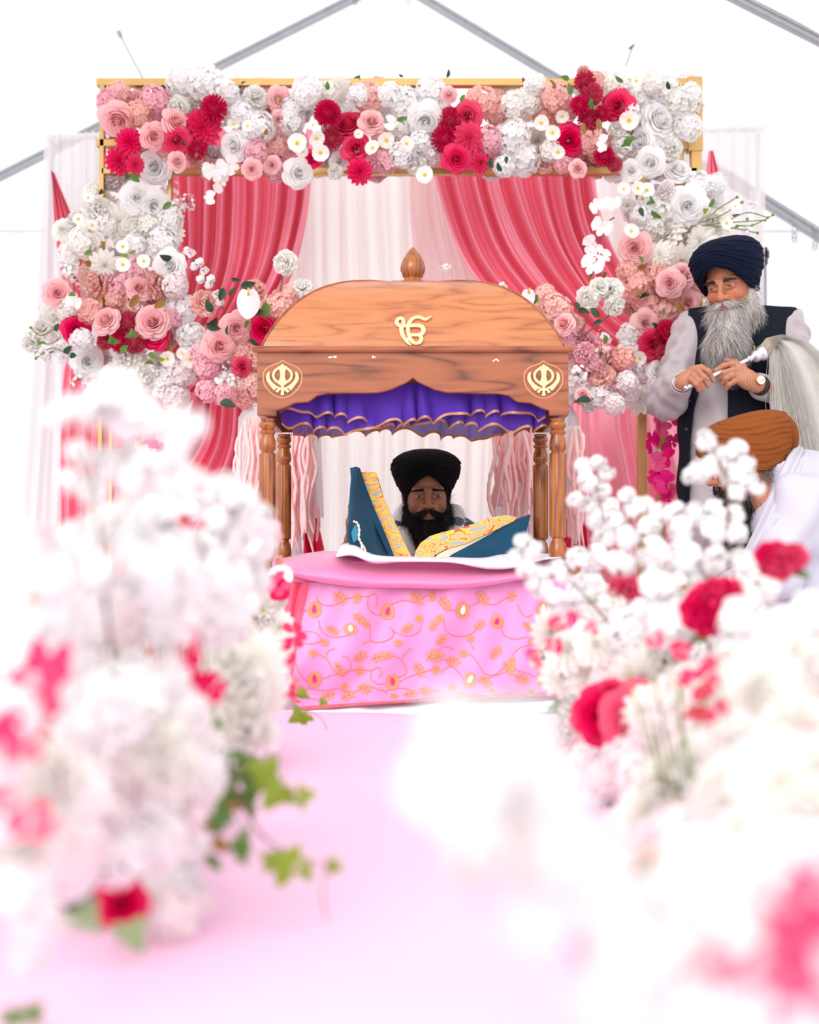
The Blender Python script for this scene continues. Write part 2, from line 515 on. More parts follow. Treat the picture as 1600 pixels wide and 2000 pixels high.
for px in (694, 798):
    tt = thing('roof_hook', at(px, 4, 6.9), 'small %s metal ring hook on the roof at the top edge' % ('left' if px < 750 else 'right'), 'hook', 'roof hooks')
    mm = MB(); c = at(px, 4, 6.9)
    mm.tube([c + Vector((0.011 * math.sin(a), 0, 0.011 * math.cos(a))) for a in np.linspace(0, 6.28, 12)], 0.0025, 6)
    mm.tube([c + Vector((0, 0, .011)), c + Vector((0, 0, .05))], 0.0025, 6)
    mm.build('ring', M['rope'], tt)
# speaker-like grey box on a thin stand behind the man
t = thing('light_stand', at(1492, 1080, 6.0), 'dark grey clamp head on a thin silver stand behind the standing man', 'stand')
c = at(1492, 500, 6.0)
mm = MB(); mm.tube([(c.x, 6.0, GZ), (c.x, 6.0, c.z)], 0.012, 10); mm.build('pole', M['steel'], t)
mm = MB(); mm.box(c.x - .014, c.x + .014, 5.98, 6.02, zat(518, 6), zat(484, 6)); mm.box(c.x - .002, c.x + .02, 5.98, 6.02, zat(506, 6), zat(490, 6))
bevel(mm.build('clamp', mat('dark_plastic', (.06, .06, .065), .5), t, smooth=False), .004)

# ---------------------------------------------------------------- curtains
def fold(s_, t, seeds, n):
    a = s_ + 0.012 * math.sin(7 * t + seeds[0]) + 0.02 * math.sin(3 * t + 9 * s_ + seeds[1])
    v = math.sin(2 * PI * n * a + seeds[2]) + 0.55 * math.sin(2 * PI * n * 1.73 * a + seeds[3]) + 0.18 * math.sin(2 * PI * n * 3.1 * a + seeds[4] + t)
    return math.copysign(abs(v / 1.5) ** 0.8, v)
def drape(name, L, R, Y, n, amp, material, ns=200, nt=60, seed=0, amp_f=None, parent=None, curve=0.0, ybend=None):
    rr = random.Random(seed); sd = [rr.uniform(0, 6.28) for _ in range(6)]
    l = cr(L, nt); r = cr(R, nt)
    G = []
    for i in range(ns):
        s_ = i / (ns - 1); row = []
        for j in range(nt):
            t = j / (nt - 1)
            p = l[j] * (1 - s_) + r[j] * s_
            w = abs(r[j][0] - l[j][0])
            A = amp * (amp_f(t) if amp_f else 1)
            y = Y + A * fold(s_, t, sd, n) + (ybend(s_, t) if ybend else 0)
            q = at(p[0], p[1], Y)
            row.append((q.x, y, q.z))
        G.append(row)
    mm = MB(); mm.grid(G)
    return mm.build(name, material, parent)
def curtain(L, R, Y, n, amp, material, label, cat='curtain', group=None, **k):
    o = drape('curtain', L, R, Y, n, amp, material, **k)
    o.name = 'curtain'
    return tag(o, label, cat, group)
curtain([(88, 262), (78, 500), (60, 800), (15, 1330)], [(200, 258), (215, 500), (260, 800), (300, 1335)], 5.9, 7, .022, M['curtain_sheer'], 'sheer white curtain panel at the far left edge of the backdrop', seed=1)
curtain([(185, 262), (190, 600), (190, 1340)], [(600, 262), (600, 600), (600, 1340)], 5.98, 10, .022, M['curtain'], 'white pleated curtain behind the left pink swag', seed=2)
curtain([(585, 262), (585, 700), (585, 1345)], [(845, 262), (845, 700), (845, 1345)], 5.94, 7, .03, M['curtain'], 'white pleated curtain at the centre behind the wooden canopy', seed=3)
curtain([(835, 262), (835, 700), (835, 1340)], [(1240, 262), (1240, 700), (1240, 1340)], 5.98, 9, .03, M['curtain'], 'white pleated curtain behind the right pink swag', seed=4)
curtain([(1225, 262), (1225, 700), (1225, 1340)], [(1494, 245), (1492, 600), (1492, 1340)], 5.92, 9, .022, M['curtain_sheer'], 'sheer white curtain panel behind the standing man', seed=5)
curtain([(800, 262), (800, 400), (815, 560)], [(905, 262), (925, 430), (980, 600)], 5.86, 5, .014, M['pink_sheer'], 'pale pink sheer strip hanging right of the canopy finial', 'drape', seed=6)
t = thing('curtain_rail', at(790, 262, 5.95), 'white rail carrying the backdrop curtains behind the arch', 'rail')
mm = MB(); mm.tube([at(82, 268, 5.95), at(1496, 252, 5.95)], .014, 8); mm.build('rail_pipe', M['white_sheet'], t)
for px in (100, 1480):
    mm = MB(); q = at(px, 262, 5.97); mm.tube([(q.x, 5.97, GZ), q], .014, 8); mm.build('upright', M['white_sheet'], t)
S = lambda f: f
curtain([(338, 255), (342, 400), (350, 520), (330, 640), (250, 780)], [(612, 255), (600, 420), (560, 560), (470, 680), (330, 830)], 5.72, 8, .06, M['pink_satin'], 'pink satin swag gathered down to the left, left of the canopy', 'drape', seed=11, ns=260, nt=80)
curtain([(828, 255), (862, 400), (915, 530), (1030, 650), (1190, 780)], [(1160, 255), (1165, 380), (1190, 480), (1250, 580), (1330, 640)], 5.72, 8, .06, M['pink_satin'], 'pink satin swag gathered down to the right, right of the canopy', 'drape', seed=14, ns=260, nt=80)
curtain([(385, 760), (350, 860), (240, 960), (130, 1060), (90, 1300)], [(478, 760), (474, 880), (440, 1000), (410, 1110), (400, 1320)], 5.66, 5, .055, M['pink_satin'], 'lower pink satin drape fanning out behind the left canopy post', 'drape', seed=21, ns=200)
curtain([(1105, 770), (1108, 850), (1115, 950), (1130, 1090), (1135, 1320)], [(1345, 700), (1350, 800), (1380, 920), (1395, 1080), (1400, 1320)], 5.66, 2.5, .035, M['pink_satin'], 'lower pink satin swag hanging right of the canopy behind the gold post', 'drape', seed=23, ns=160)
curtain([(102, 335), (112, 480), (140, 640), (120, 760), (118, 1060), (118, 1330)], [(107, 338), (165, 490), (165, 640), (235, 790), (225, 1060), (225, 1330)], 5.80, 5, .028, M['pink_satin'], 'narrow pink drape down the outer left side of the backdrop', 'drape', seed=25, ns=100)
curtain([(1385, 295), (1380, 360), (1395, 480), (1440, 640)], [(1392, 295), (1412, 360), (1425, 480), (1450, 640)], 5.80, 3, .02, M['pink_satin'], 'narrow pink drape down the outer right side above the navy turban', 'drape', seed=26, ns=60)
curtain([(545, 925), (540, 1000), (530, 1110)], [(600, 925), (615, 990), (634, 1075)], 5.35, 3, .03, M['red_satin'], 'crimson cloth hanging behind the amaranth left of the reader', 'drape', seed=27, ns=60)
curtain([(1010, 840), (1012, 950), (1015, 1110)], [(1120, 840), (1140, 960), (1150, 1110)], 5.45, 3, .03, M['red_satin'], 'crimson cloth hanging behind the amaranth right of the reader', 'drape', seed=28, ns=60)

# ---------------------------------------------------------------- gold arch
YA = 5.25
arch = thing('gold_arch', (0, YA, GZ), 'rectangular brushed gold metal arch carrying the flower garlands', 'arch')
def bar(px0, px1, py0, py1, name, Y=YA, d=0.02):
    a = at(px0, py1, Y); b = at(px1, py0, Y)
    z0 = GZ if py1 > 1150 else a.z
    mm = MB(); mm.box(a.x, b.x, Y - d, Y + d, z0, b.z)
    bevel(mm.build(name, M['gold'], arch, smooth=False), .0015, 1)
bar(190, 206, 168, 1290, 'post')
bar(325, 337, 300, 1290, 'post')
bar(1342, 1370, 153, 298, 'corner_plate', d=.024)
bar(1354, 1368, 156, 1290, 'post')
bar(1320, 1334, 290, 470, 'brace')
bar(1247, 1260, 300, 1290, 'post')
bar(1285, 1296, 760, 1290, 'post', Y=YA + .25)
bar(212, 222, 780, 1290, 'post', Y=YA + .25)
bar(190, 1368, 156, 170, 'top_rail')
bar(200, 1360, 330, 342, 'lower_rail')
bar(190, 250, 274, 288, 'crossbar')
bar(1318, 1368, 276, 294, 'crossbar')
for k in range(3):
    pass
# ---------------------------------------------------------------- flower shapes (axis +Z, radius 1)
def prof_round(u): return max(0.0, math.sin(PI * min(1, u ** 0.75 * 0.5 + (0.5 if u > 1 else 0)))) * math.sqrt(max(0, 1 - u ** 5)) if u < 1 else 0.12
def prof_point(u): return (math.sin(PI * (u ** 0.8)) ** 0.8 if 0 < u < 1 else 0.0)
def prof_spoon(u): return 0.35 + 0.65 * u ** 0.7 if u < 0.86 else (0.95 * math.sqrt(max(0.0, 1 - ((u - 0.86) / 0.142) ** 2)) + 0.05)

def petal(mb, az, r0, z0, phi0, curl, L, Wd, prof=prof_spoon, cup=0.2, ruff=0.0, nu=5, nv=4, rr=random, notch=0.0, mi=0):
    er = Vector((math.cos(az), math.sin(az), 0)); et = Vector((-math.sin(az), math.cos(az), 0)); ez = Vector((0, 0, 1))
    ph = rr.uniform(0, 6.28); P = []
    r, z = r0, z0
    for i in range(nu + 1):
        u = i / nu
        phi = phi0 + curl * u
        nrm = er * -math.cos(phi) + ez * math.sin(phi)
        row = []
        for j in range(nv + 1):
            v = 2 * j / nv - 1
            w = Wd * prof(u)
            back = notch * L * u * u * (1 - abs(v)) ** 2
            d = er * math.sin(phi) + ez * math.cos(phi)
            row.append(er * r + ez * z + et * (v * w) + nrm * (cup * v * v * w + ruff * u * u * math.sin(v * 5 + ph) + ruff * .5 * u * math.sin(v * 11 + 2 * ph)) - d * back)
        P.append(row)
        r += math.sin(phi) * L / nu; z += math.cos(phi) * L / nu
    mb.grid(P, mi)

def make_rose(rr, open_=1.0):
    mb = MB()
    # (petals, base radius, rim radius, rim height, roll-out at the rim)
    layers = [(3, .05, .09, .62, .00), (3, .08, .17, .62, .01), (3, .11, .26, .60, .03), (3, .15, .36, .55, .05), (4, .20, .48, .47, .07), (4, .25, .60, .36, .10), (5, .30, .73, .21, .14), (5, .34, .86, .03, .18), (5, .36, 1.0, -.20, .18)]
    for li, (n, R0, R1, H, roll) in enumerate(layers):
        for k in range(n):
            a0 = 2 * PI * (k + .5 * (li % 2) + rr.uniform(-.1, .1)) / n + li * .35
            arc = PI / n * 1.42
            nu, nv = 7, 8; P = []
            t1 = rr.uniform(0, 6); hh = rr.uniform(-.02, .02); rs_ = rr.uniform(.95, 1.05)
            for i in range(nu + 1):
                u = i / nu; row = []
                for j in range(nv + 1):
                    v = 2 * j / nv - 1
                    # rounded heart-shaped rim: the side of the petal is shorter
                    uu = u * (1 - .34 * abs(v) ** 2.6 + .03 * (1 - abs(v)) ** 2 * -1)
                    az = a0 + v * arc * (.55 + .45 * min(1, u * 1.6))
                    rad = (R0 + (R1 - R0) * uu ** .75) * rs_
                    zz_ = -.45 + (H + .45) * uu ** .9 + hh
                    e = max(0, (uu - .72) / .28)
                    rad += roll * e ** 1.5 * (1 + .3 * math.sin(v * 4 + t1))
                    zz_ -= roll * .9 * e ** 2
                    rad += .035 * v * (1 + li * .05)
                    row.append((rad * math.cos(az), rad * math.sin(az), zz_))
                P.append(row)
            mb.grid(P)
    mb.ball((0, 0, .30), (.06, .06, .30), 5)
    return mb

def make_dahlia(rr, n0=8, layers=7, prof=prof_spoon, ruff=.02, wid=.17):
    mb = MB()
    for l in range(layers):
        f = l / (layers - 1)
        phi = math.radians(12 + 88 * f)
        n = int(n0 + 7 * f)
        for k in range(n):
            az = 2 * PI * (k + .5 * l + rr.uniform(-.15, .15)) / n
            petal(mb, az, .03 + .10 * f, .18 - .38 * f, phi * .75, math.radians(25), .42 + .52 * f, wid * (.6 + .6 * f), prof, .45, ruff, 4, 3, rr, .05)
    mb.ball((0, 0, .1), (.14, .14, .18), 5)
    return mb

def make_carnation(rr):
    mb = MB()
    for l in range(6):
        f = l / 5
        n = 6 + int(5 * f)
        for k in range(n):
            az = 2 * PI * (k + .5 * l + rr.uniform(-.3, .3)) / n
            petal(mb, az, .03, -.30, math.radians(5 + 80 * f + rr.uniform(-8, 8)), math.radians(20), .95 - .1 * f + rr.uniform(-.08, .08), .34, prof_spoon, .12, .085, 5, 8, rr, .08)
    return mb

def make_mum(rr):
    mb = MB()
    N = 110
    for i in range(N):
        z = 1 - 1.7 * (i + .5) / N; th = i * 2.39996
        s_ = math.sqrt(max(0, 1 - z * z))
        d = Vector((s_ * math.cos(th), s_ * math.sin(th), z))
        x = d.orthogonal().normalized(); x = Matrix.Rotation(rr.uniform(0, 6), 3, d) @ x; y = d.cross(x)
        P = []
        for u, w in ((.35, .05), (.75, .11), (.95, .12), (1.06, .05)):
            P.append([d * u + x * (-w) + d * .05, d * u - y * .05, d * u + x * w + d * .05])
        mb.grid(P)
    mb.ball((0, 0, 0), .6, 6)
    return mb

def make_hydrangea(rr, N=64, ps=.25):
    mb = MB()
    for i in range(N):
        z = 1 - 1.65 * (i + .5) / N; th = i * 2.39996 + rr.uniform(-.2, .2)
        s_ = math.sqrt(max(0, 1 - z * z))
        d = Vector((s_ * math.cos(th), s_ * math.sin(th), z * .9)); R = rr.uniform(.76, .97)
        dn = (d + Vector((rr.uniform(-.35, .35), rr.uniform(-.35, .35), rr.uniform(-.35, .35)))).normalized()
        x = dn.orthogonal().normalized(); x = Matrix.Rotation(rr.uniform(0, 6), 3, dn) @ x; y = dn.cross(x)
        c = d * R
        for k in range(4):
            a = k * PI / 2
            e = x * math.cos(a) + y * math.sin(a); g = -x * math.sin(a) + y * math.cos(a)
            P = []
            for u, w, h in ((.0, .02, -.03), (.4, .42, .0), (.8, .50, .06), (1.0, .24, .03)):
                P.append([c + e * u * ps + g * (v * w * ps) + dn * (h + .05 * abs(v)) * (ps * 4) for v in (-1, 0, 1)])
            mb.grid(P)
    mb.ball((0, 0, 0), .55, 6)
    return mb

def make_stock(rr):
    """loose cluster of tiny five-petal blossoms on thin stalks."""
    mb = MB()
    for i in range(26):
        d = Vector((rr.gauss(0, 1), rr.gauss(0, 1), rr.gauss(.3, 1))).normalized()
        c = d * rr.uniform(.45, .95)
        mb.tube([(0, 0, -.2), c * .5 + Vector((0, 0, -.05)), c], .012, 3, 1)
        x = d.orthogonal().normalized(); y = d.cross(x)
        for k in range(5):
            a = k * 2 * PI / 5; e = x * math.cos(a) + y * math.sin(a); g = -x * math.sin(a) + y * math.cos(a)
            P = [[c + e * u * .17 + g * (v * w * .17) + d * h * .17 for v in (-1, 0, 1)] for u, w, h in ((0, .05, 0), (.45, .45, .12), (.85, .45, .2), (1.05, .15, .12))]
            mb.grid(P)
    return mb

def make_poppy(rr):
    mb = MB()
    for k in range(6):
        petal(mb, 2 * PI * k / 6 + rr.uniform(-.1, .1), .06, -.12 + .02 * (k % 2), math.radians(58 + 6 * (k % 2)), math.radians(22), .98, .58, prof_spoon, .18, .05, 6, 6, rr)
    return mb
def make_poppy_centre(rr):
    mb = MB()
    mb.ball((0, 0, .06), (.10, .10, .12), 5, 1)
    for i in range(26):
        a = i * 2.4; r = rr.uniform(.13, .25)
        mb.tube([(.05 * math.cos(a), .05 * math.sin(a), 0), (r * math.cos(a), r * math.sin(a), .2)], [.012, .028], 4)
    return mb
def make_orchid(rr):
    mb = MB()
    for a, L, w in ((90, 1, .38), (210, .95, .36), (330, .95, .36)):
        petal(mb, math.radians(a), .05, 0, math.radians(78), .25, L, w, prof_round, .1, .02, 5, 4, rr)
    for a in (15, 165):
        petal(mb, math.radians(a), .05, .03, math.radians(74), .25, 1.0, .62, prof_spoon, .08, .04, 5, 5, rr)
    petal(mb, math.radians(270), .02, .1, math.radians(45), .9, .5, .2, prof_spoon, .8, .02, 4, 4, rr)
    return mb
def make_blossoms(rr, N=18):
    """clump of five-petal cherry blossoms."""
    mb = MB()
    for i in range(N):
        d = Vector((rr.gauss(0, 1), rr.gauss(0, 1), rr.gauss(0.2, 1))).normalized()
        c = d * rr.uniform(.20, .85)
        x = d.orthogonal().normalized(); x = Matrix.Rotation(rr.uniform(0, 6), 3, d) @ x; y = d.cross(x)
        for lay in range(2):
            for k in range(5):
                a = (k + .5 * lay) * 2 * PI / 5; e = x * math.cos(a) + y * math.sin(a); g = -x * math.sin(a) + y * math.cos(a)
                s_ = .50 - .16 * lay
                P = [[c + e * u * s_ + g * (v * w * s_) + d * (h + lay * .12) * s_ for v in (-1, 0, 1)] for u, w, h in ((0, .05, 0), (.4, .40, .06), (.8, .46, .12), (1.05, .20, .04))]
                mb.grid(P)
    return mb
def make_ivy(rr):
    out = [(0, -.2), (.35, -.45), (.55, -.30), (.95, -.15), (.62, .22), (.42, .30), (.30, .62), (0, 1.05), (-.30, .62), (-.42, .30), (-.62, .22), (-.95, -.15), (-.55, -.30), (-.35, -.45)]
    mb = MB(); V = [(0, .1, .12)]; 
    for x, y in out: V.append((x, y, -.12 * (x * x + y * y) + rr.uniform(-.04, .04)))
    for x, y in out: V.append((x * .5, .1 + (y - .1) * .5, .07))
    n = len(out); f = []
    for k in range(n):
        k2 = (k + 1) % n
        f.append((1 + k, 1 + k2, 1 + n + k2, 1 + n + k)); f.append((1 + n + k, 1 + n + k2, 0))
    mb.add(V, f)
    mb.tube([(0, -.1, .05), (0, -.5, -.1), (0, -.9, -.5)], .03, 4)
    return mb
def make_leaf(rr, w=.34):
    mb = MB()
    petal(mb, 0, 0, 0, math.radians(70), math.radians(40), 1.3, w, prof_point, .35, .03, 7, 4, rr)
    mb.tube([(-.1, 0, -.1), (.1, 0, .03), (.5, 0, .14)], .018, 4)
    return mb
def make_oval(rr):
    """three loose oval petals on a stalk."""
    mb = MB()
    for k in range(5):
        a = 2 * PI * k / 5 + rr.uniform(-.4, .4)
        petal(mb, a, .15, rr.uniform(-.2, .2), math.radians(rr.uniform(40, 100)), .3, .9, .44, prof_round, .25, .03, 5, 4, rr)
    return mb

FL = {}
def proto(key, fn, mats, seeds=2, **k):
    FL[key] = []
    for s_ in range(seeds):
        rr = random.Random(hash(fn.__name__) % 1000 * 0 + s_ * 17 + 3)
        mb = fn(rr, **k)
        me_o = mb.build('proto', mats, link=False)
        FL[key].append(me_o.data)
# key: (meshes, object name, look, category)
KIND = {}
def kind(key, fn, mats, name, look, cat, scale=1.0, seeds=2, **k):
    proto(key, fn, mats, seeds, **k)
    KIND[key] = (name, look, cat, scale)
for c, mname, word in (('H', 'f_hot', 'hot pink'), ('P', 'f_pink', 'pale pink'), ('W', 'f_white', 'white'), ('C', 'f_crimson', 'crimson'), ('B', 'f_blush', 'blush')):
    kind('R' + c, make_rose, M[mname], 'rose', word + ' rose', 'flower')
for c, mname, word in (('H', 'f_hot', 'hot pink'), ('W', 'f_cream', 'creamy white'), ('X', 'f_crimson', 'dark crimson')):
    kind('D' + c, make_dahlia, M[mname], 'dahlia', word + ' dahlia', 'flower')
kind('DP', make_dahlia, M['f_rosepink'], 'dahlia', 'soft pink dahlia', 'flower')
for c, mname, word in (('P', 'f_peach', 'peach pink'), ('W', 'f_cream', 'ivory'), ('H', 'f_hot', 'hot pink'), ('K', 'f_rosepink', 'rose pink'), ('B', 'f_blush', 'blush white')):
    kind('K' + c, make_carnation, M[mname], 'carnation', word + ' ruffled carnation', 'flower')
kind('MH', make_mum, M['f_crimson'], 'pompon_flower', 'crimson pompon bloom', 'flower')
for c, mname, word in (('W', 'f_white', 'white'), ('C', 'f_cream', 'cream'), ('P', 'f_peach', 'peach pink'), ('K', 'f_rosepink', 'soft pink'), ('B', 'f_blush', 'blush white')):
    kind('Y' + c, make_hydrangea, M[mname], 'hydrangea_head', word + ' hydrangea head', 'flower', seeds=3)
kind('SW', make_stock, [M['f_white'], M['stem_green']], 'white_filler_flower', 'loose white filler spray', 'flower')
kind('SP', make_stock, [M['f_pink'], M['stem_green']], 'pink_filler_flower', 'loose pink filler spray', 'flower')
kind('OW', make_orchid, M['f_white'], 'orchid_bloom', 'white orchid bloom', 'flower')
kind('OM', make_orchid, M['f_magenta'], 'orchid_bloom', 'magenta orchid bloom', 'flower')
kind('PW', make_poppy, M['f_cream'], 'poppy', 'yellow-centred white poppy', 'flower')
kind('BW', make_blossoms, M['f_white'], 'blossom_cluster', 'white cherry blossom cluster', 'blossom', seeds=3)
kind('BB', make_blossoms, M['f_blush'], 'blossom_cluster', 'blush cherry blossom cluster', 'blossom', seeds=3)
kind('VH', make_oval, M['f_hot'], 'petal_sprig', 'hot pink sprig of oval petals', 'flower', seeds=3)
kind('IL', make_ivy, M['green_lime'], 'ivy_leaf', 'lime green ivy leaf', 'leaf')
kind('IG', make_ivy, M['green'], 'ivy_leaf', 'deep green ivy leaf', 'leaf')
kind('IS', make_ivy, M['green_sage'], 'ivy_leaf', 'pale sage ivy leaf', 'leaf')
kind('LG', make_leaf, M['green'], 'leaf', 'slim green leaf', 'leaf')
kind('LD', make_leaf, M['green_dark'], 'leaf', 'dark green pointed leaf', 'leaf')
kind('LO', make_leaf, M['green_olive'], 'leaf', 'olive brown leaf', 'leaf')
kind('LL', make_leaf, M['green_lime'], 'leaf', 'lime green slim leaf', 'leaf')
PC_MESH = make_poppy_centre(random.Random(5)).build('proto', [M['yellow'], M['yellow_green']], link=False).data

PLACED = []   # (object, look, zone, px, py, r)
def flower(key, px, py, Y, r, zone, face=None, spread=.55, rr=rnd, spin=None):
    """r = half width in photo pixels at distance Y."""
    name, look, cat, sc = KIND[key]
    o = bpy.data.objects.new(name, rr.choice(FL[key]))
    COL.objects.link(o)
    R = r * Y / F * sc
    p = at(px, py, Y)
    o.location = p
    if face is None:
        d = (Vector((0, 0, CAMZ)) - p).normalized()
        f = Vector((rr.gauss(0, spread), 0, rr.gauss(.1, spread * .8)))
        n = (d + f).normalized()
    else:
        n = Vector(face).normalized()
    q = n.to_track_quat('Z', 'Y')
    q = q @ Euler((0, 0, rr.uniform(0, 6.28) if spin is None else spin)).to_quaternion()
    o.rotation_mode = 'QUATERNION'
    o.rotation_quaternion = q
    o.scale = (R, R, R * rr.uniform(.9, 1.05))
    if key[0] == 'P':
        c = bpy.data.objects.new('flower_centre', PC_MESH); COL.objects.link(c); c.parent = o
    o['category'] = cat
    PLACED.append((o, look, zone, px, py, r))
    return o

def seg_dist(p, a, b):
    ax, ay = a; bx, by = b
    t = max(0, min(1, ((p[0] - ax) * (bx - ax) + (p[1] - ay) * (by - ay)) / (((bx - ax) ** 2 + (by - ay) ** 2) or 1)))
    return math.hypot(p[0] - ax - t * (bx - ax), p[1] - ay - t * (by - ay))
def inside(p, poly):
    c = False; n = len(poly)
    for i in range(n):
        x0, y0 = poly[i]; x1, y1 = poly[(i + 1) % n]
        if (y0 > p[1]) != (y1 > p[1]) and p[0] < (x1 - x0) * (p[1] - y0) / (y1 - y0) + x0: c = not c
    return c

def flower_list(txt, Y, zone, dy=.05, spread=.5):
    out = []
    for tok in txt.split(';'):
        tok = tok.split()
        if not tok: continue
        k = tok[0]; px, py, r = map(float, tok[1:4])
        yy = Y + rnd.uniform(-dy, dy)
        if k in ('PW', 'VH', 'OM', 'OW'): yy -= .10
        if k in ('RH', 'DH', 'MH', 'RP'): yy -= .05
        sp = .3 if k in ('PW', 'RH', 'RP', 'RW', 'DH') else spread
        flower(k, px, py, yy, r, zone(px, py) if callable(zone) else zone, spread=sp)
        out.append((k, px, py, r))
    return out
LIGHT = {'R': 'Y', 'K': 'Y', 'D': 'Y'}
def fill(poly, heroes, Y, zone, n, rmin=18, rmax=27, seed=0, near=26, leaf=.12):
    """background blooms between the listed ones, of the colour of their neighbours."""
    rr = random.Random(seed)
    xs = [p[0] for p in poly]; ys = [p[1] for p in poly]
    pts = [(h[1], h[2]) for h in heroes]
    added = []
    tries = 0
    soft = [h for h in heroes if h[0] in ('YW', 'YP', 'YK', 'YC', 'KP', 'KW', 'RP', 'RW', 'DW', 'KK', 'YB', 'KB', 'SW')]
    while len(added) < n and tries < 6000:
        tries += 1
        p = (rr.uniform(min(xs), max(xs)), rr.uniform(min(ys), max(ys)))
        if not inside(p, poly): continue
        if any(math.hypot(p[0] - a[0], p[1] - a[1]) < near for a in added): continue
        near_h = min(soft, key=lambda h: math.hypot(h[1] - p[0], h[2] - p[1]))
        k = {'YW': 'YW', 'YP': 'YP', 'YK': 'YK', 'YC': 'YC', 'KP': 'YP', 'KW': 'YC', 'RP': 'KP', 'RW': 'YW', 'DW': 'KW', 'KK': 'YK', 'YB': 'YB', 'KB': 'YB', 'SW': 'SW'}[near_h[0]]
        if k[0] == 'Y' and rr.random() < .55: k = {'YW': 'KB', 'YC': 'DW', 'YP': 'KP', 'YK': 'KK', 'YB': 'KB'}[k]
        if rr.random() < leaf: k = rr.choice(['LG', 'LD', 'LO', 'LG'])
        added.append(p)
        flower(k, p[0], p[1], Y + rr.uniform(-.04, .08), rr.uniform(rmin, rmax), zone(*p) if callable(zone) else zone, rr=rr, spread=.6)
    return added
# ---------------------------------------------------------------- garland along the top of the arch
def ztop(px, py=0):
    if px < 460: return 'at the arch garland left end'
    if px < 700: return 'on the arch garland, left of centre'
    if px < 960: return 'on the arch garland centre'
    if px < 1180: return 'on the arch garland, right of centre'
    return 'at the arch garland right end'
TOP = """DH 253 277 28;DH 232 315 28;DH 264 322 20;DH 395 250 38;MH 418 212 26;MH 385 292 20;RH 346 276 27;
MH 640 222 26;RH 680 243 36;MH 648 272 21;RH 694 288 28;DH 703 335 27;RH 612 308 18;
RH 912 228 29;MH 880 238 28;MH 868 272 26;DH 917 272 35;RH 893 311 28;DH 938 319 22;
MH 1143 160 21;MH 1156 184 22;MH 1133 206 19;MH 1150 234 22;MH 1176 222 17;RH 1206 207 31;RH 1113 275 32;MH 1180 305 20;MH 1201 322 15;
YK 215 200 28;YP 232 182 24;RP 230 236 36;YP 270 222 26;KP 268 195 24;YK 300 198 32;RP 302 266 27;RP 345 237 27;KW 330 208 22;RW 300 328 32;RP 348 315 20;YP 320 285 22;KW 347 210 28;KW 385 205 28;YW 358 165 34;YW 402 165 38;YW 440 180 28;YC 430 225 24;
RW 455 285 28;OW 420 328 26;OW 430 356 22;OW 412 386 14;OW 448 322 20;YW 470 225 26;KW 500 190 30;YW 505 250 34;YW 480 262 26;RP 545 192 24;RP 547 235 20;YP 535 288 30;YK 500 298 24;RP 492 330 20;YK 540 328 28;RP 530 322 18;RW 585 338 30;YW 568 235 28;YW 600 178 34;YC 640 182 26;YW 575 212 24;
RW 662 315 20;KW 655 335 18;YP 720 192 32;YW 760 185 26;YP 745 268 20;YK 752 315 26;KK 728 318 22;YW 785 302 26;YW 790 205 36;RW 832 238 36;YW 842 182 32;YW 855 212 30;KW 812 322 26;YW 838 290 28;RP 877 186 16;RP 726 236 25;YW 700 185 22;YC 780 250 24;YW 820 275 22;
YP 940 200 34;YP 972 212 32;YK 958 272 27;YK 975 290 22;YC 1005 205 28;YW 1000 268 36;YC 1035 195 28;YW 1045 165 22;YP 1062 220 24;YP 1085 190 32;YP 1105 215 26;KP 1140 142 16;YP 1152 272 30;YP 1168 290 20;YK 1100 322 18;KP 1062 322 22;RP 1130 328 18;YW 1022 312 34;YW 985 325 22;YC 1075 295 22;
YC 1205 168 26;YC 1240 190 28;YW 1228 222 26;YW 1262 212 28;RW 1290 232 36;YC 1330 200 32;YW 1342 248 30;YW 1300 180 32;YC 1275 160 24;YW 1350 182 22;RW 1252 275 27;KB 1235 300 22;KW 1312 290 28;RW 1270 320 30;RW 1232 332 22;RW 1325 330 26;KW 1205 250 20;YW 1215 280 22;
PW 456 243 14;PW 484 246 12;PW 581 280 20;PW 618 270 17;PW 612 245 12;PW 626 298 18;PW 728 289 16;PW 755 274 17;PW 794 281 16;PW 830 342 18;PW 1057 240 16;PW 1079 260 16;PW 1098 227 14;PW 1090 297 14;PW 1243 158 12;PW 590 295 13;PW 700 262 10;OW 760 240 16;OW 1180 280 18;PW 1229 235 20"""
h = flower_list(TOP, 5.12, ztop)
fill([(205, 175), (330, 165), (500, 170), (900, 165), (1100, 160), (1350, 160), (1365, 260), (1340, 340), (1200, 335), (1000, 330), (720, 335), (600, 335), (400, 330), (220, 330), (200, 260)], h, 5.27, ztop, 105, 24, 32, seed=5, near=25, leaf=.04)
for k, x, y, r in (('LG', 640, 176, 14), ('LD', 472, 165, 12), ('LD', 872, 152, 14), ('LG', 1112, 155, 16), ('LG', 1115, 185, 18), ('LG', 1160, 215, 20), ('LO', 1140, 240, 20), ('LG', 1218, 160, 16), ('LO', 1170, 255, 20), ('IG', 1225, 280, 14), ('IG', 1232, 270, 12), ('LD', 962, 320, 16), ('LD', 980, 335, 16), ('LD', 990, 305, 12), ('LG', 380, 308, 18), ('LL', 540, 192, 10), ('LO', 525, 262, 18), ('LG', 775, 235, 16), ('LO', 1085, 175, 18), ('LG', 900, 200, 14), ('LD', 245, 345, 20), ('LG', 252, 340, 20), ('LD', 1020, 150, 12), ('LD', 360, 285, 12), ('LG', 1050, 300, 12), ('LD', 600, 245, 10), ('LD', 788, 150, 8), ('LD', 1308, 175, 14)):
    flower(k, x, y, 5.0, r, ztop(x), spread=.9)
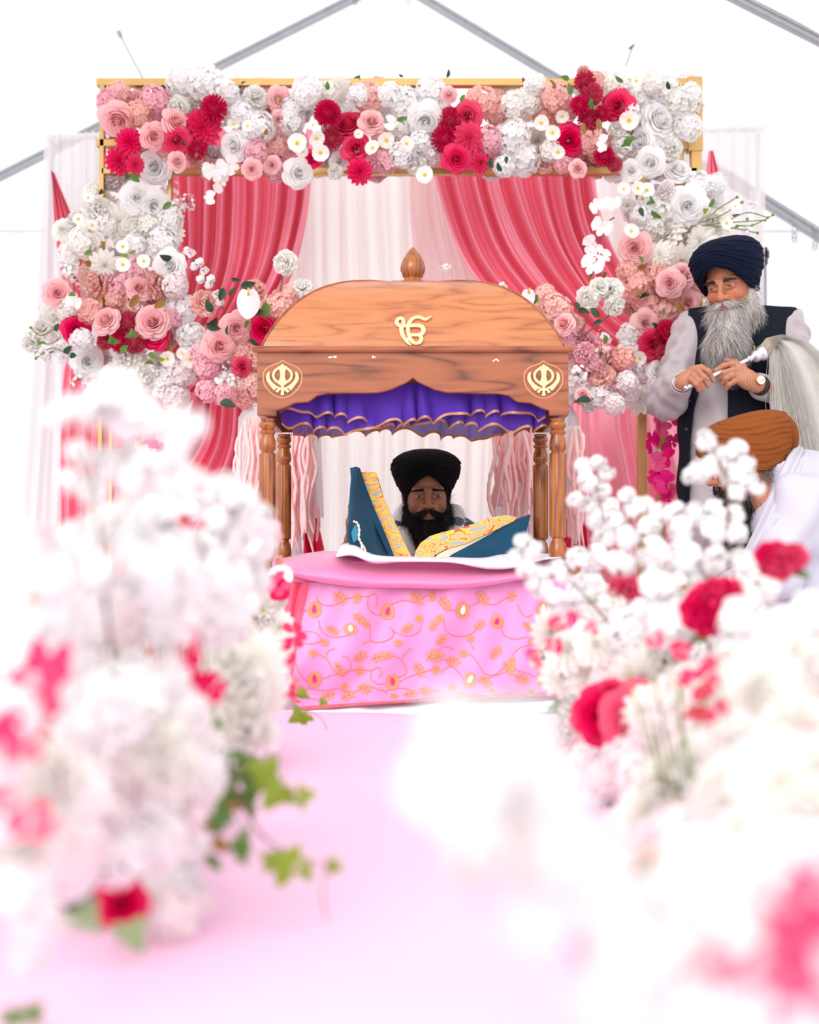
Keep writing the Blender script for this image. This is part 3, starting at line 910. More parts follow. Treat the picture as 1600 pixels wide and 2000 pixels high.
# ---------------------------------------------------------------- left column
def zl(px, py=0): return 'on the upper left arch column' if py < 540 else ('on the lower left arch column' if py < 790 else 'hanging below the left arch column')
LEFT = """RW 268 385 34;RW 302 402 30;KW 192 410 36;DW 230 432 38;YC 290 440 28;YW 332 432 26;SW 366 395 22;SW 342 405 22;DW 178 452 30;YC 158 470 28;YC 205 440 26;DW 272 440 32;YW 320 472 30;YW 130 502 24;DW 205 516 32;KP 190 552 34;YK 240 560 30;YK 268 530 24;KP 312 556 36;YB 342 558 26;RW 330 520 32;RP 112 572 28;YP 175 608 26;SW 135 530 24;YW 350 605 34;YW 372 655 28;YK 335 620 22;KW 82 642 28;KW 60 670 24;SW 98 690 28;YW 160 665 24;RW 172 706 32;KW 245 702 36;RW 222 742 32;KW 282 735 34;YW 322 748 32;YB 342 778 26;SW 155 742 24;YW 262 480 24;YC 300 490 24;YP 262 590 24;YC 135 600 22;YP 225 585 20;DW 335 455 26;
RH 148 643 28;MH 250 633 24;MH 205 668 16;MH 236 668 22;MH 262 668 22;RH 302 655 28;RP 205 625 28;RP 297 628 34;RP 272 560 24;YB 352 730 28;YW 370 690 22;
PW 172 387 12;PW 153 428 12;PW 240 482 14;PW 240 517 15;PW 281 510 14;PW 327 700 16;PW 356 690 12;PW 371 702 18;PW 294 802 14;PW 306 828 14;PW 277 866 18;PW 180 440 12;OW 145 590 18;OM 235 858 18;OM 262 852 16;OM 298 858 18;OM 310 870 14"""
h = flower_list(LEFT, 5.14, zl)
fill([(205, 350), (330, 345), (370, 395), (345, 450), (345, 560), (375, 640), (375, 730), (345, 790), (200, 780), (120, 700), (60, 665), (110, 560), (120, 440)], h, 5.28, zl, 60, 22, 30, seed=6, near=26, leaf=.05)
for k, x, y, r in (('LD', 335, 505, 22), ('LO', 270, 575, 24), ('LO', 325, 590, 24), ('LO', 195, 590, 20), ('LO', 178, 518, 18), ('LD', 112, 648, 20), ('LG', 215, 660, 18), ('IG', 220, 665, 14), ('IG', 258, 655, 14), ('LG', 235, 690, 18), ('LG', 290, 690, 18), ('LL', 310, 700, 16), ('LG', 300, 710, 16), ('LD', 125, 690, 18), ('LD', 150, 695, 18), ('LG', 180, 490, 14), ('LL', 265, 490, 12), ('LG', 135, 575, 16), ('LG', 335, 395, 18), ('LL', 250, 500, 12), ('LD', 200, 370, 14), ('LG', 90, 670, 16)):
    flower(k, x, y, 5.02, r, zl(x, y), spread=.9)
# ---------------------------------------------------------------- right column
def zr(px, py=0):
    if py < 520: return 'on the upper right arch column'
    return 'on the lower right arch column' if py < 810 else 'hanging below the right arch column'
RIGHT = """KB 1300 372 22;DW 1302 458 42;RW 1345 402 38;KW 1392 432 30;YC 1268 440 30;DW 1332 508 38;YC 1290 415 26;YW 1365 360 26;YW 1400 360 22;YW 1270 400 28;DW 1370 470 34;DW 1290 500 30;YC 1410 470 26;YW 1252 420 22;KW 1225 400 18;
RP 1240 486 32;YP 1285 535 30;YP 1240 560 32;YP 1262 592 26;RP 1307 553 27;RP 1336 535 26;YP 1322 578 24;YP 1300 612 30;RP 1346 592 24;RP 1262 630 26;YW 1232 655 26;YW 1225 690 26;RW 1290 722 28;YB 1262 730 26;DW 1250 778 32;DW 1228 762 26;YK 1335 640 22;YK 1350 618 20;RH 1274 673 32;MH 1302 650 24;MH 1318 672 20;YP 1360 560 22;YP 1225 530 22;YB 1280 760 22;MH 1300 690 18;YK 1330 690 20;
PW 1218 370 14;PW 1246 368 14;PW 1264 372 16;PW 1233 452 16;PW 1420 436 12;PW 1437 403 10;PW 1250 700 14;OW 1176 440 22;OW 1160 478 22;OW 1168 405 18;OW 1160 514 24;OW 1196 395 18;OW 1178 500 16;
OM 1290 832 22;OM 1272 866 24;OM 1312 862 24;OM 1286 902 20;OM 1306 895 22;OM 1300 942 24;OM 1282 930 18;OM 1318 960 18;OM 1305 975 18;OW 1282 884 14;OM 1325 820 16"""
h = flower_list(RIGHT, 5.14, zr)
fill([(1235, 350), (1340, 345), (1400, 380), (1410, 470), (1380, 500), (1370, 620), (1330, 720), (1270, 800), (1225, 760), (1215, 560), (1240, 440)], h, 5.28, zr, 50, 22, 30, seed=7, near=26, leaf=.05)
for k, x, y, r in (('LG', 1262, 400, 18), ('LG', 1272, 412, 20), ('LG', 1280, 398, 16), ('LD', 1250, 405, 16), ('LG', 1385, 405, 16), ('LL', 1375, 415, 16), ('LO', 1262, 570, 24), ('LO', 1320, 590, 20), ('LD', 1270, 575, 18), ('LG', 1330, 625, 16), ('LG', 1248, 500, 16), ('LD', 1283, 640, 14), ('LG', 1300, 600, 14), ('LG', 1180, 530, 12), ('LG', 1430, 420, 12), ('LG', 1445, 440, 12)):
    flower(k, x, y, 5.02, r, zr(x, y), spread=.9)
# stems: orchid branch, wild sprays
def stems(name, lines, Y, r, material, label, cat='stem', tips=None):
    t = thing(name, at(*lines[0][0], Y), label, cat)
    for ln in lines:
        mb = MB(); mb.tube([at(a, b, Y) for a, b in cr(ln, 10)], r, 5); mb.build('twig', material, t)
    if tips:
        for a, b in tips:
            mb = MB(); mb.ball(at(a, b, Y), .006, 4); mb.build('bud', M['green_lime'], t)
    return t
stems('orchid_branch', [[(1200, 425), (1182, 440), (1172, 480), (1160, 530), (1150, 545)], [(1182, 440), (1170, 436)], [(1178, 460), (1168, 462)]], 5.08, .003, M['stem'], 'thin brown orchid stem arching left from the right flower column', 'stem', [(1150, 545), (1155, 535)])
stems('wild_spray', [[(1370, 435), (1410, 420), (1450, 395)], [(1370, 440), (1420, 435), (1495, 430)], [(1375, 440), (1430, 445), (1480, 455)], [(1420, 432), (1460, 415), (1500, 425)], [(1380, 430), (1400, 410), (1440, 385)], [(1440, 440), (1470, 440), (1510, 420)]], 5.1, .0022, M['stem_green'], 'wispy green spray sticking out right above the navy turban', 'stem', [(1495, 430), (1480, 455), (1500, 425), (1450, 395), (1440, 385), (1510, 420), (1470, 440), (1460, 428)])
stems('wild_spray', [[(110, 640), (80, 655), (60, 640)], [(130, 690), (100, 680), (70, 700)], [(120, 660), (95, 672), (75, 668)]], 5.1, .0022, M['stem_green'], 'wispy green spray at the far left of the left flower column', 'stem', [(60, 640), (70, 700), (75, 668)])
stems('orchid_branch', [[(1292, 800), (1300, 850), (1296, 920), (1308, 985)]], 5.12, .003, M['stem_green'], 'green stem carrying the hanging magenta orchids beside the gold post', 'stem')
for x, y in ((60, 652), (85, 690), (70, 690), (1470, 400), (1460, 450)):
    flower('SW', x, y, 5.1, 14, 'at the wispy tips beside the %s column' % ('left' if x < 500 else 'right'))
# ---------------------------------------------------------------- pedestals and low arrangements by the canopy
def pedestal(px, side):
    t = thing('flower_pedestal', (xat(px, 5.0), 5.0, 0), 'white draped pedestal carrying the pink flowers %s of the wooden canopy' % side, 'pedestal')
    x = xat(px, 5.0)
    zt = zat(800, 5.0)
    mb = MB(); mb.lathe([(.11, .0), (.115, .02), (.09, .04), (.085, zt - .06), (.10, zt - .03), (.125, zt)], 28, (x, 5.0, 0)); smooth_edges(mb.build('column', M['white_sheet'], t))
    mb = MB()
    P = []
    for k in range(72):
        a = 2 * PI * k / 72; w = .012 * math.sin(a * 12)
        P.append([(x + (rr_ + w * f_) * math.cos(a), 5.0 + (rr_ + w * f_) * math.sin(a), zz) for rr_, zz, f_ in ((.03, zt + .004, 0), (.12, zt + .003, .3), (.135, zt - .03, .8), (.14, zt - .2, 1), (.145, zt - .38, 1.2))])
    mb.grid(P, cu=True); mb.build('cloth_skirt', M['curtain_sheer'], t)
    return t
pedestal(545, 'left'); pedestal(1052, 'right')
def zlo(px, py=0): return 'in the low arrangement left of canopy' if px < 800 else 'in the low arrangement right of canopy'
LOW = """KP 400 592 32;KP 500 566 26;RP 430 676 32;RP 463 641 30;KW 556 512 30;YP 545 598 30;YP 570 575 22;KW 590 562 26;RH 514 645 30;RH 474 716 20;SW 430 742 28;YK 408 718 26;YK 405 762 24;YP 490 752 30;YK 450 700 26;YK 395 690 24;YP 468 690 22;SW 455 745 22;YP 500 700 26;YK 440 770 22;YP 480 780 20;DP 520 600 18;KK 482 730 20;SW 445 715 18;
YP 1065 575 22;YP 1085 605 32;YP 1108 640 28;YK 1108 672 28;KW 1148 582 28;KW 1192 566 30;KW 1202 598 26;KW 1172 560 24;KK 1142 690 26;SW 1130 730 28;KP 1176 735 30;DP 1206 728 22;YW 1168 772 30;YP 1218 700 24;YB 1120 752 28;YB 1200 790 22;YK 1085 660 24;RP 1100 632 22;YK 1158 705 22;SP 1175 690 26;YB 1225 745 22;YP 1060 600 24;SW 1180 660 22;RP 1140 770 16;KB 1150 790 20;YW 1100 770 24;SW 870 522 14;SW 980 560 14;KP 1040 582 16"""
h = flower_list(LOW, 4.86, zlo)
fill([(400, 680), (520, 620), (560, 600), (560, 780), (400, 775)], h, 4.98, zlo, 22, 22, 28, seed=8, near=24, leaf=.1)
fill([(1060, 590), (1110, 620), (1180, 690), (1235, 700), (1240, 780), (1060, 790)], h, 4.98, zlo, 24, 22, 28, seed=9, near=24, leaf=.06)
for k, x, y, r in (('LD', 437, 562, 22), ('LD', 448, 580, 20), ('LD', 470, 560, 24), ('LG', 520, 590, 26), ('LD', 515, 608, 20), ('LD', 402, 632, 26), ('LD', 425, 622, 24), ('LD', 415, 610, 22), ('LG', 485, 625, 14), ('LD', 430, 785, 26), ('LD', 490, 660, 18), ('LD', 445, 655, 16), ('LD', 1130, 605, 20), ('LD', 1125, 590, 16), ('LD', 1170, 620, 20), ('LG', 1050, 575, 16), ('LD', 1155, 782, 24), ('LG', 1185, 655, 14), ('LD', 1178, 628, 18), ('LD', 452, 545, 14)):
    flower(k, x, y, 4.78, r, zlo(x), spread=.9)
for x, y, r in ((485, 590, 27), (1032, 580, 16)):
    t = thing('anthurium', at(x, y, 4.76), 'glossy white anthurium bloom %s of the canopy dome' % ('left' if x < 800 else 'right'), 'flower')
    R = r * 4.76 / F
    c = at(x, y, 4.76); V = [c + Vector((0, -.006, 0))]
    n = 24
    for k in range(n):
        a = 2 * PI * k / n
        rr_ = 1 - .35 * math.exp(-((a - PI / 2) / .35) ** 2) + .12 * math.exp(-((a - 3 * PI / 2) / .4) ** 2)
        V.append(c + Vector((R * .85 * rr_ * math.cos(a), .006 * math.cos(2 * a), R * 1.15 * rr_ * math.sin(a))))
    mb = MB(); mb.add(V, [(0, 1 + k, 1 + (k + 1) % n) for k in range(n)])
    mb.build('spathe', mat('wax_white', (.66, .64, .66), .3), t)
    mb = MB(); mb.tube([c + Vector((0, -.008, R * .5)), c + Vector((.003, -.03, R * .9))], [.004, .002], 6); mb.build('spadix', M['yellow'], t)
stems('bare_branch', [[(553, 538), (548, 565), (540, 600)]], 4.84, .003, M['stem'], 'brown stem holding the lone ivory carnation above the left pink arrangement')
stems('bare_branch', [[(1150, 610), (1140, 640), (1118, 662)], [(1195, 612), (1160, 640), (1125, 665)]], 4.84, .003, M['stem'], 'brown forked stem under the three ivory carnations right of the canopy')
t = stems('blossom_sprig', [[(366, 490), (385, 520), (410, 560), (440, 610)]], 4.84, .0028, M['stem'], 'pink blossom sprig rising at the left of the low left arrangement', 'blossom')
for i, (x, y) in enumerate(((366, 490), (374, 496), (390, 512), (380, 520), (400, 530), (412, 545), (408, 556), (424, 575), (392, 545), (430, 590))):
    o = bpy.data.objects.new('blossom', FL['BB'][i % 3]); o.scale = (.018,) * 3; COL.objects.link(o)
    o.parent = t; o.location = at(x, y, 4.82) - wloc(t)
# amaranthus
def amaranth(px0, px1, y0, y1, Y, n, label, seed):
    rr = random.Random(seed)
    t = thing('hanging_amaranthus', at((px0 + px1) / 2, y0, Y), label, 'hanging flower', 'hanging amaranthus by the pedestals')
    for i in range(n):
        x = px0 + (px1 - px0) * (i + .5) / n + rr.uniform(-6, 6)
        top = y0 + rr.uniform(0, 45); bot = y1 - rr.uniform(0, 70)
        xc = (px0 + px1) / 2 + (x - (px0 + px1) / 2) * .5
        pts = [(xc, y0 - 18), (x + rr.uniform(-6, 6), top)] + [(x + rr.uniform(-9, 9), top + (bot - top) * k / 4) for k in (1, 2, 3, 4)]
        c = cr(pts, 26); yy = Y + rr.uniform(-.07, .05)
        rad = [.0016 if k < 4 else   .0062 * (1 + .18 * math.sin(k * 2.4)) * (1 if k < 24 else .6) for k in range(26)]
        mb = MB(); mb.tube([at(a, b, yy) for a, b in c], rad, 6)
        mb.build('amaranth_strand', M['amaranth'], t)
amaranth(468, 520, 830, 1060, 4.82, 20, 'pink hanging amaranthus left of the front left canopy post', 1)
amaranth(557, 618, 830, 1085, 4.82, 26, 'pink hanging amaranthus inside the canopy, right of its left posts', 2)
amaranth(966, 1048, 825, 1050, 4.82, 32, 'pink hanging amaranthus inside the canopy, left of its right posts', 3)
amaranth(1106, 1142, 850, 1070, 4.82, 14, 'pink hanging amaranthus right of the front right canopy post', 4)
# ---------------------------------------------------------------- manji (low platform) and its cloths
YP = 3.95          # front posts
YB = 4.47          # back posts
def P3(px, py, Y): return tuple(at(px, py, Y))
XC = xat(807, YP)
ZTOP = zat(1099, YP)
man = thing('wooden_platform', (XC, 4.2, 0), 'low wooden platform under the canopy, mostly covered by pink cloths', 'platform')
mb = MB(); mb.box(XC - .46, XC + .46, YP - .05, YB + .06, ZTOP - .05, ZTOP)
bevel(mb.build('deck', M['wood_post'], man, smooth=False), .004)
for sx in (-1, 1):
    for yy in (YP, YB):
        mb = MB(); mb.lathe([(.022, 0), (.026, .01), (.026, .05), (.018, .07), (.026, .12), (.03, .2), (.022, .27), (.03, .3), (.03, ZTOP - .05)], 16, (XC + sx * .425, yy, 0))
        mb.build('leg', M['wood_post'], man)

pk = thing('palki_canopy', (XC, 4.2, ZTOP), 'varnished teak canopy with a curved dome, gold emblems and turned posts', 'canopy')
S_ = F / YP
def zz(py): return zat(py, YP)
# posts
def post(px, Y, top_py, name):
    c = at(px, top_py, YP)
    x = XC + (xat(px, YP) - XC)
    H = zz(818) - ZTOP
    def h(py): return zz(py) - ZTOP
    pr = [(0, .020), (.01, .0225), (.03, .025), (.05, .025), (.065, .021), (.075, .016), (.083, .0165), (.086, .022), (.094, .022), (.098, .019), (.10, .0235)]
    prof = [(.021, 0), (.0235, .01), (.0245, .025), (.0245, .04), (.021, .055), (.0165, .062), (.016, .067), (.0225, .072), (.0235, .078)]
    zu = h(886)
    prof += [(.0235, zu - .004), (.022, zu), (.017, zu + .003), (.017, zu + .006), (.0225, zu + .012), (.0235, zu + .022), (.0225, zu + .034), (.0185, zu + .046), (.018, zu + .052), (.0225, zu + .056), (.0225, zu + .062), (.017, zu + .066), (.019, zu + .070), (.0235, zu + .075), (.0235, zu + .084), (.019, zu + .089), (.021, H)]
    mb = MB()
    n = 40
    V = []
    for r, z in prof:
        for k in range(n):
            a = 2 * PI * k / n
            rr_ = r
            if .08 < z < zu - .003 or z in (.078, zu - .004):
                rr_ = r * (1 - .09 * max(0, math.cos(a * 12)) ** 2)
            V.append((x + rr_ * math.cos(a), Y + rr_ * math.sin(a), ZTOP + z))
    fs_ = []
    for i in range(len(prof) - 1):
        for k in range(n):
            k2 = (k + 1) % n
            fs_.append((i * n + k, i * n + k2, (i + 1) * n + k2, (i + 1) * n + k))
    fs_.append(tuple(range(n))[::-1]); fs_.append(tuple((len(prof) - 1) * n + k for k in range(n)))
    mb.add(V, fs_)
    o = mb.build(name, M['wood_post'], pk); smooth_edges(o, 50)
    return x
for px in (522, 1090):
    for Y in (YP, YB):
        post(px, Y, 818, 'post')
# fascia boards (front, back, sides)
half = [(503, 813), (541, 813), (541, 804), (553, 800), (577, 789), (603, 787), (612, 781), (620, 775), (640, 771), (712, 770), (740, 769), (765, 763), (785, 754), (797, 748), (806.5, 740)]
prof2 = half + [(1613 - x, y) for x, y in half[::-1][1:]] + [(1110, 690), (503, 690)]
poly = [(xat(x, YP), zz(y)) for x, y in prof2]
def fascia(Y0, Y1, name):
    mb = MB(); mb.prism(poly, Y0, Y1)
    o = mb.build(name, M['wood'], pk, smooth=False); bevel(o, .003, 2)
    return o
fascia(YP - .026, YP - .004, 'front_fascia')
fascia(YB + .004, YB + .026, 'back_fascia')
xl, xr = xat(503, YP), xat(1110, YP)
for x0, x1 in ((xl, xl + .022), (xr - .022, xr)):
    mb = MB(); mb.box(x0, x1, YP - .003, YB + .003, zz(813), zz(690)); bevel(mb.build('side_fascia', M['wood'], pk, smooth=False), .002)
mb = MB(); mb.box(xl + .02, xr - .02, YP, YB, zz(700), zz(692)); mb.build('ceiling_board', M['wood'], pk, smooth=False)
# cornice
mb = MB()
zc0, zc1 = zz(692), zz(679)
o_ = .012
sec = [(0, zc0), (.010, zc0 + .001), (.0145, zc0 + .006), (.0145, zc0 + .011), (.010, zc1 - .001), (0, zc1)]
P = []
for e, z in sec:
    P.append([(xl - e, YP - .026 - e, z), (xr + e, YP - .026 - e, z), (xr + e, YB + .026 + e, z), (xl - e, YB + .026 + e, z)])
mb.grid(P, cv=True, flip=True)
mb.add([(xl, YP - .026, zc1), (xr, YP - .026, zc1), (xr, YB + .026, zc1), (xl, YB + .026, zc1)], [(0, 1, 2, 3)])
bevel(mb.build('cornice', M['wood'], pk, smooth=False), .0015)
# dome : cloister vault, four curved panels
prf = [(295, 679), (291, 668), (283, 652), (270, 632), (252, 608), (231, 586), (206, 566), (176, 549), (140, 536), (100, 528.5), (70, 526), (45, 525)]
prf = cr(prf, 30)
D0 = (YB - YP) / 2 + .02
YC = (YP + YB) / 2
def halfd(hw, hmax=295.):  # half depth for a given half width
    return D0 * (1 - (1 - hw / hmax) * 0.92)
for side in range(4):
    P = []
    for hw, y in prf:
        X = hw / S_; Dp = halfd(hw); z = zz(y)
        z = zz(679) + (z - zz(679)) * 1.0
        if side == 0: a, b = (XC - X, YC - Dp), (XC + X, YC - Dp)
        elif side == 1: a, b = (XC + X, YC - Dp), (XC + X, YC + Dp)
        elif side == 2: a, b = (XC + X, YC + Dp), (XC - X, YC + Dp)
        else: a, b = (XC - X, YC + Dp), (XC - X, YC - Dp)
        P.append([(a[0] + (b[0] - a[0]) * k / 10, a[1] + (b[1] - a[1]) * k / 10, z) for k in range(11)])
    mb = MB(); mb.grid(P, flip=True)
    mb.build('dome_panel', M['wood_light'], pk)
# ribs on the four corners
for sx in (-1, 1):
    for sy in (-1, 1):
        mb = MB(); mb.tube([(XC + sx * hw / S_, YC + sy * halfd(hw), zz(y)) for hw, y in prf], .0035, 6)
        mb.build('corner_rib', M['wood'], pk)
zt = zz(525)
mb = MB(); mb.box(XC - .062, XC + .062, YC - .062, YC + .062, zt - .01, zt + .006); bevel(mb.build('top_plate', M['wood'], pk, smooth=False), .003)
fz = 712 * 1.0
def fr(px): return px / (F / YC)
fin = [(.0, 0), (21, 0), (22, 3), (20, 6), (17, 9), (17, 12), (20, 15), (21, 20), (24, 26), (24.5, 33), (22, 43), (18, 52), (13, 60), (8, 67), (4, 72), (1, 75), (0.2, 76)]
mb = MB(); mb.lathe([(max(.0003, fr(r)), fr(z) * .98) for r, z in fin], 32, (XC, YC, zt + .006)); mb.build('finial', M['wood_post'], pk)
# frilled valance inside, two tiers
def frill(x0, x1, Y, zt_, zb, seed, name='valance'):
    P = []; H_ = []; n = 420
    for i in range(n):
        s_ = i / (n - 1); x = x0 + (x1 - x0) * s_
        ph = s_ * 2 * PI * 12 + 2.2 * math.sin(s_ * 23 + seed)
        sag = .012 * math.sin(s_ * 9 + seed) - .010 * math.sin(PI * s_)
        row = []
        for j in range(9):
            t = j / 8
            am = .005 + .017 * t
            y = Y + am * (.7 + .5 * math.sin(s_ * 37 + seed)) * math.sin(ph + .5 * math.sin(t * 3 + seed))
            row.append((x + am * .35 * math.cos(ph), y, zt_ + (zb - zt_ + .007 * math.cos(ph + 1.0) + .004 * math.sin(s_ * 61 + seed)) * t + sag * t))
        P.append(row)
        a = Vector(row[-1]); 
        H_.append([row[-1], (a.x, a.y - .0015, a.z - .0075)])
    mb = MB(); mb.grid(P); v = mb.build(name, M['purple'], pk)
    mb = MB(); mb.grid(H_); mb.build('hem', M['hem'], v)
frill(xat(543, YP), xat(1070, YP), YP + .035, zz(745), zz(806), 1.0)
frill(xat(541, YP), xat(1072, YP), YP + .065, zz(745), zz(822), 2.7)
frill(xat(545, YP), xat(1068, YP), YB - .03, zz(760), zz(812), 4.1)
# emblems
def sym_map(cx, cy, s_, Y0):
    return lambda x, y: (xat(cx + x * s_, Y0), zat(cy + y * s_, Y0))
def plate(polys, name, Yf, Yb, parent=pk, material=None):
    mb = MB()
    for p in polys: mb.prism(p, Yf, Yb)
    return mb.build(name, material or M['emblem'], parent, smooth=False)
def khanda(cx, cy):
    # drawing coordinates taken from the carved emblem: unit = photo px
    Y0 = YP - .027
    def mp(p): return [(xat(cx + (x - 731) / 14.29, YP - .03), zat(cy + (y - 730) / 14.29, YP - .03)) for x, y in p]
    sword = [(731, 290), (780, 345), (860, 378), (850, 425), (815, 465), (800, 560), (800, 650), (815, 740), (845, 790), (862, 838), (820, 870), (775, 900), (768, 950), (765, 980), (762, 1060), (775, 1140), (765, 1172), (695, 1172), (685, 1140), (700, 1060), (697, 980), (697, 950), (690, 900), (640, 870), (600, 838), (618, 790), (648, 740), (672, 650), (672, 560), (648, 465), (615, 425), (605, 378), (682, 345)]
    ring = [(731 + 258 * math.sin(a), 615 - 215 * math.cos(a)) for a in np.linspace(0, 2 * PI, 40)]
    lk = [(378, 520), (330, 530), (290, 590), (272, 690), (300, 780), (370, 880), (430, 960), (490, 1032), (520, 1020), (560, 975), (620, 975), (690, 990), (700, 975), (640, 950), (560, 915), (480, 850), (400, 760), (365, 670), (362, 590)]
    mb = MB(); mb.prism(mp(sword), Y0 - .006, Y0 + .002)
    mb.prism(mp(lk)[::-1], Y0 - .0055, Y0 + .002); mb.prism(mp([(1462 - x, y) for x, y in lk]), Y0 - .0055, Y0 + .002)
    rp = mp(ring); mb.ribbon(rp, [60 / 14.29 / S_] * len(rp), Y0 - .005, Y0 + .002)
    for sgn in (-1, 1):
        hk = mp([(731 + sgn * a, b) for a, b in ((0, 985), (60, 1000), (110, 1020), (145, 1055), (155, 1090))])
        mb.ribbon(hk, [50 / 14.29 / S_] * 2 + [60 / 14.29 / S_, 75 / 14.29 / S_, 70 / 14.29 / S_], Y0 - .0052, Y0 + .002)
    mb.build('khanda_emblem', M['emblem'], pk, smooth=False)
    # carved shallow recess edge: raised ogee rim
    rim = [(731, 190), (640, 260), (520, 310), (400, 350), (290, 420), (210, 520), (190, 640), (200, 780), (250, 920), (360, 1060), (520, 1180), (731, 1240), (942, 1180), (1102, 1060), (1212, 920), (1262, 780), (1272, 640), (1252, 520), (1172, 420), (1062, 350), (942, 310), (822, 260), (731, 190)]
    pts = cr(rim, 80)
    mb = MB(); mb.tube([(xat(cx + (x - 731) / 14.29, YP - .03), YP - .0255, zat(cy + (y - 730) / 14.29, YP - .03)) for x, y in pts], .0022, 6)
    mb.build('carved_rim', M['glue'], pk)
khanda(551, 741); khanda(1063, 742)
def ekonkar():
    def mp(p): return [(xat(760 + x / 16, YP - .02), zat(600 + y / 16, YP - .02)) for x, y in p]
    tmp = MB()
    w = lambda *a: [q / 16 / S_ for q in a]
    strokes = [
        ([(440, 590), (445, 480), (440, 370), (400, 315), (345, 300), (280, 330), (240, 400), (245, 470), (290, 530), (345, 560), (420, 560), (500, 560), (600, 555)], [110, 110, 100, 100, 95, 100, 110, 110, 100, 110, 110, 90, 90]),
        ([(385, 560), (385, 680), (405, 800), (455, 920), (520, 1030), (590, 1110), (660, 1170), (700, 1185)], [120, 130, 120, 110, 90, 80, 50, 10]),
        ([(1350, 235), (1250, 290), (1140, 345), (1040, 300), (950, 265), (870, 265), (790, 285), (710, 345), (650, 430), (605, 530), (590, 640), (600, 760), (625, 870), (660, 980), (720, 1070), (790, 1120), (870, 1130), (950, 1100), (1000, 1040), (1010, 960), (980, 890), (900, 862), (780, 860), (640, 860)], [10, 55, 80, 90, 92, 95, 95, 105, 115, 115, 110, 110, 110, 115, 110, 95, 95, 110, 110, 110, 105, 95, 95, 95]),
        ([(640, 550), (760, 548), (880, 548), (980, 562), (1050, 610), (1080, 690), (1065, 770), (1010, 830), (930, 862), (880, 865)], [110, 110, 110, 115, 125, 130, 130, 120, 100, 90]),
        ([(470, 990), (540, 1010), (600, 1000), (640, 960)], [90, 90, 90, 60])]
    # the board curves back; place every vertex just in front of the dome panel
    zs = np.array([zz(y) for hw, y in prf]); ds = np.array([YC - halfd(hw) for hw, y in prf])
    mb = MB()
    for i, (pts, wd) in enumerate(strokes):
        c = cr([(a, b, q) for (a, b), q in zip(pts, wd)], len(pts) * 4)
        q2 = mp([(a, b) for a, b, _ in c])
        yf = lambda p: (p[0], p[1] + float(np.interp(p[2], zs, ds)), p[2])
        mb.ribbon(q2, [max(.0002, q / 16 / S_) for _, _, q in c], -.008 - i * .0002, .004, mapf=yf)
    mb.build('ek_onkar_emblem', M['emblem'], pk, smooth=False)
ekonkar()
for x, y, r in ((650, 699, 8), (730, 700, 4), (968, 706, 5), (553, 765, 5)):
    mb = MB(); rr = random.Random(int(x))
    for k in range(5): mb.ball((xat(x + rr.uniform(-r, r), YP), YP - .026, zz(y + rr.uniform(-2, 2))), (r * .35 / S_, .0008, 1.5 / S_), 4)
    mb.build('scuff', M['white_cloth'], pk)

# brocade cloth hanging down the front
def zf(px, py, Y): return at(px, py, Y)
bro_L = cr([(592, 1138), (572, 1230), (560, 1300), (556, 1350), (592, 1386)], 40)
bro_R = cr([(1118, 1130), (1120, 1230), (1118, 1300), (1112, 1340), (1100, 1356)], 40)
rb = random.Random(3)
def bro_pt(s_, t):
    i = min(38.999, t * 39); k = int(i); f = i - k
    l = bro_L[k] * (1 - f) + bro_L[k + 1] * f; r = bro_R[k] * (1 - f) + bro_R[k + 1] * f
    p = l * (1 - s_) + r * s_
    if t > .7: p[1] += (t - .7) / .3 * 14 * math.sin(PI * s_) * (-.2)
    Y = 3.835 - .04 * t + .010 * math.sin(s_ * 19 + 2 * math.sin(t * 4)) * (1 - t * .5) + .006 * math.sin(s_ * 41 + t * 6) + .012 * math.sin(t * 9 + s_ * 7) * t
    return at(p[0], p[1], Y)
NS, NT = 150, 80
mb = MB()
for si in range(1):
    G = [[bro_pt(i / (NS - 1), j / (NT - 1)) for j in range(NT)] for i in range(NS)]
mb.grid(G, 0)
ew = Vector((0, -.0022, 0))
def bp(x, y):  # photo pixel on the cloth -> surface
    t = (y - 1138) / (1372 - 1138); t = max(0, min(1, t))
    for _ in range(2):
        i = min(38.999, t * 39); k = int(i); f = i - k
        l = bro_L[k] * (1 - f) + bro_L[k + 1] * f; r = bro_R[k] * (1 - f) + bro_R[k + 1] * f
        s_ = (x - l[0]) / (r[0] - l[0]); s_ = max(0, min(1, s_))
        yy = l[1] * (1 - s_) + r[1] * s_
        t = max(0, min(1, t + (y - yy) / 240))
    return bro_pt(s_, t) + ew
def vine(pts, mi=1, r=.0009):
    mb.tube([bp(a, b) for a, b in cr(pts, 8 * len(pts))], r, 4, mi, cap=False)
def blob(x, y, rx, ry, ang, mi, off=0.0, pointed=False, n=12):
    V = [bp(x, y) + Vector((0, -off, 0))]
    for k in range(n):
        a = 2 * PI * k / n
        rr_ = 1.0 if not pointed else (.75 + .5 * max(0, math.cos(a)) ** 6)
        dx, dy = rx * rr_ * math.cos(a), ry * rr_ * math.sin(a)
        V.append(bp(x + dx * math.cos(ang) - dy * math.sin(ang), y + dx * math.sin(ang) + dy * math.cos(ang)) + Vector((0, -off, 0)))
    mb.add(V, [(0, 1 + k, 1 + (k + 1) % n) for k in range(n)], mi)
def gflower(x, y, r):
    for k in range(8): blob(x + r * .62 * math.cos(k * PI / 4), y + r * .62 * math.sin(k * PI / 4), r * .36, r * .26, k * PI / 4, 1, n=7)
    blob(x, y, r * .25, r * .25, 0, 1, .0004, n=6)
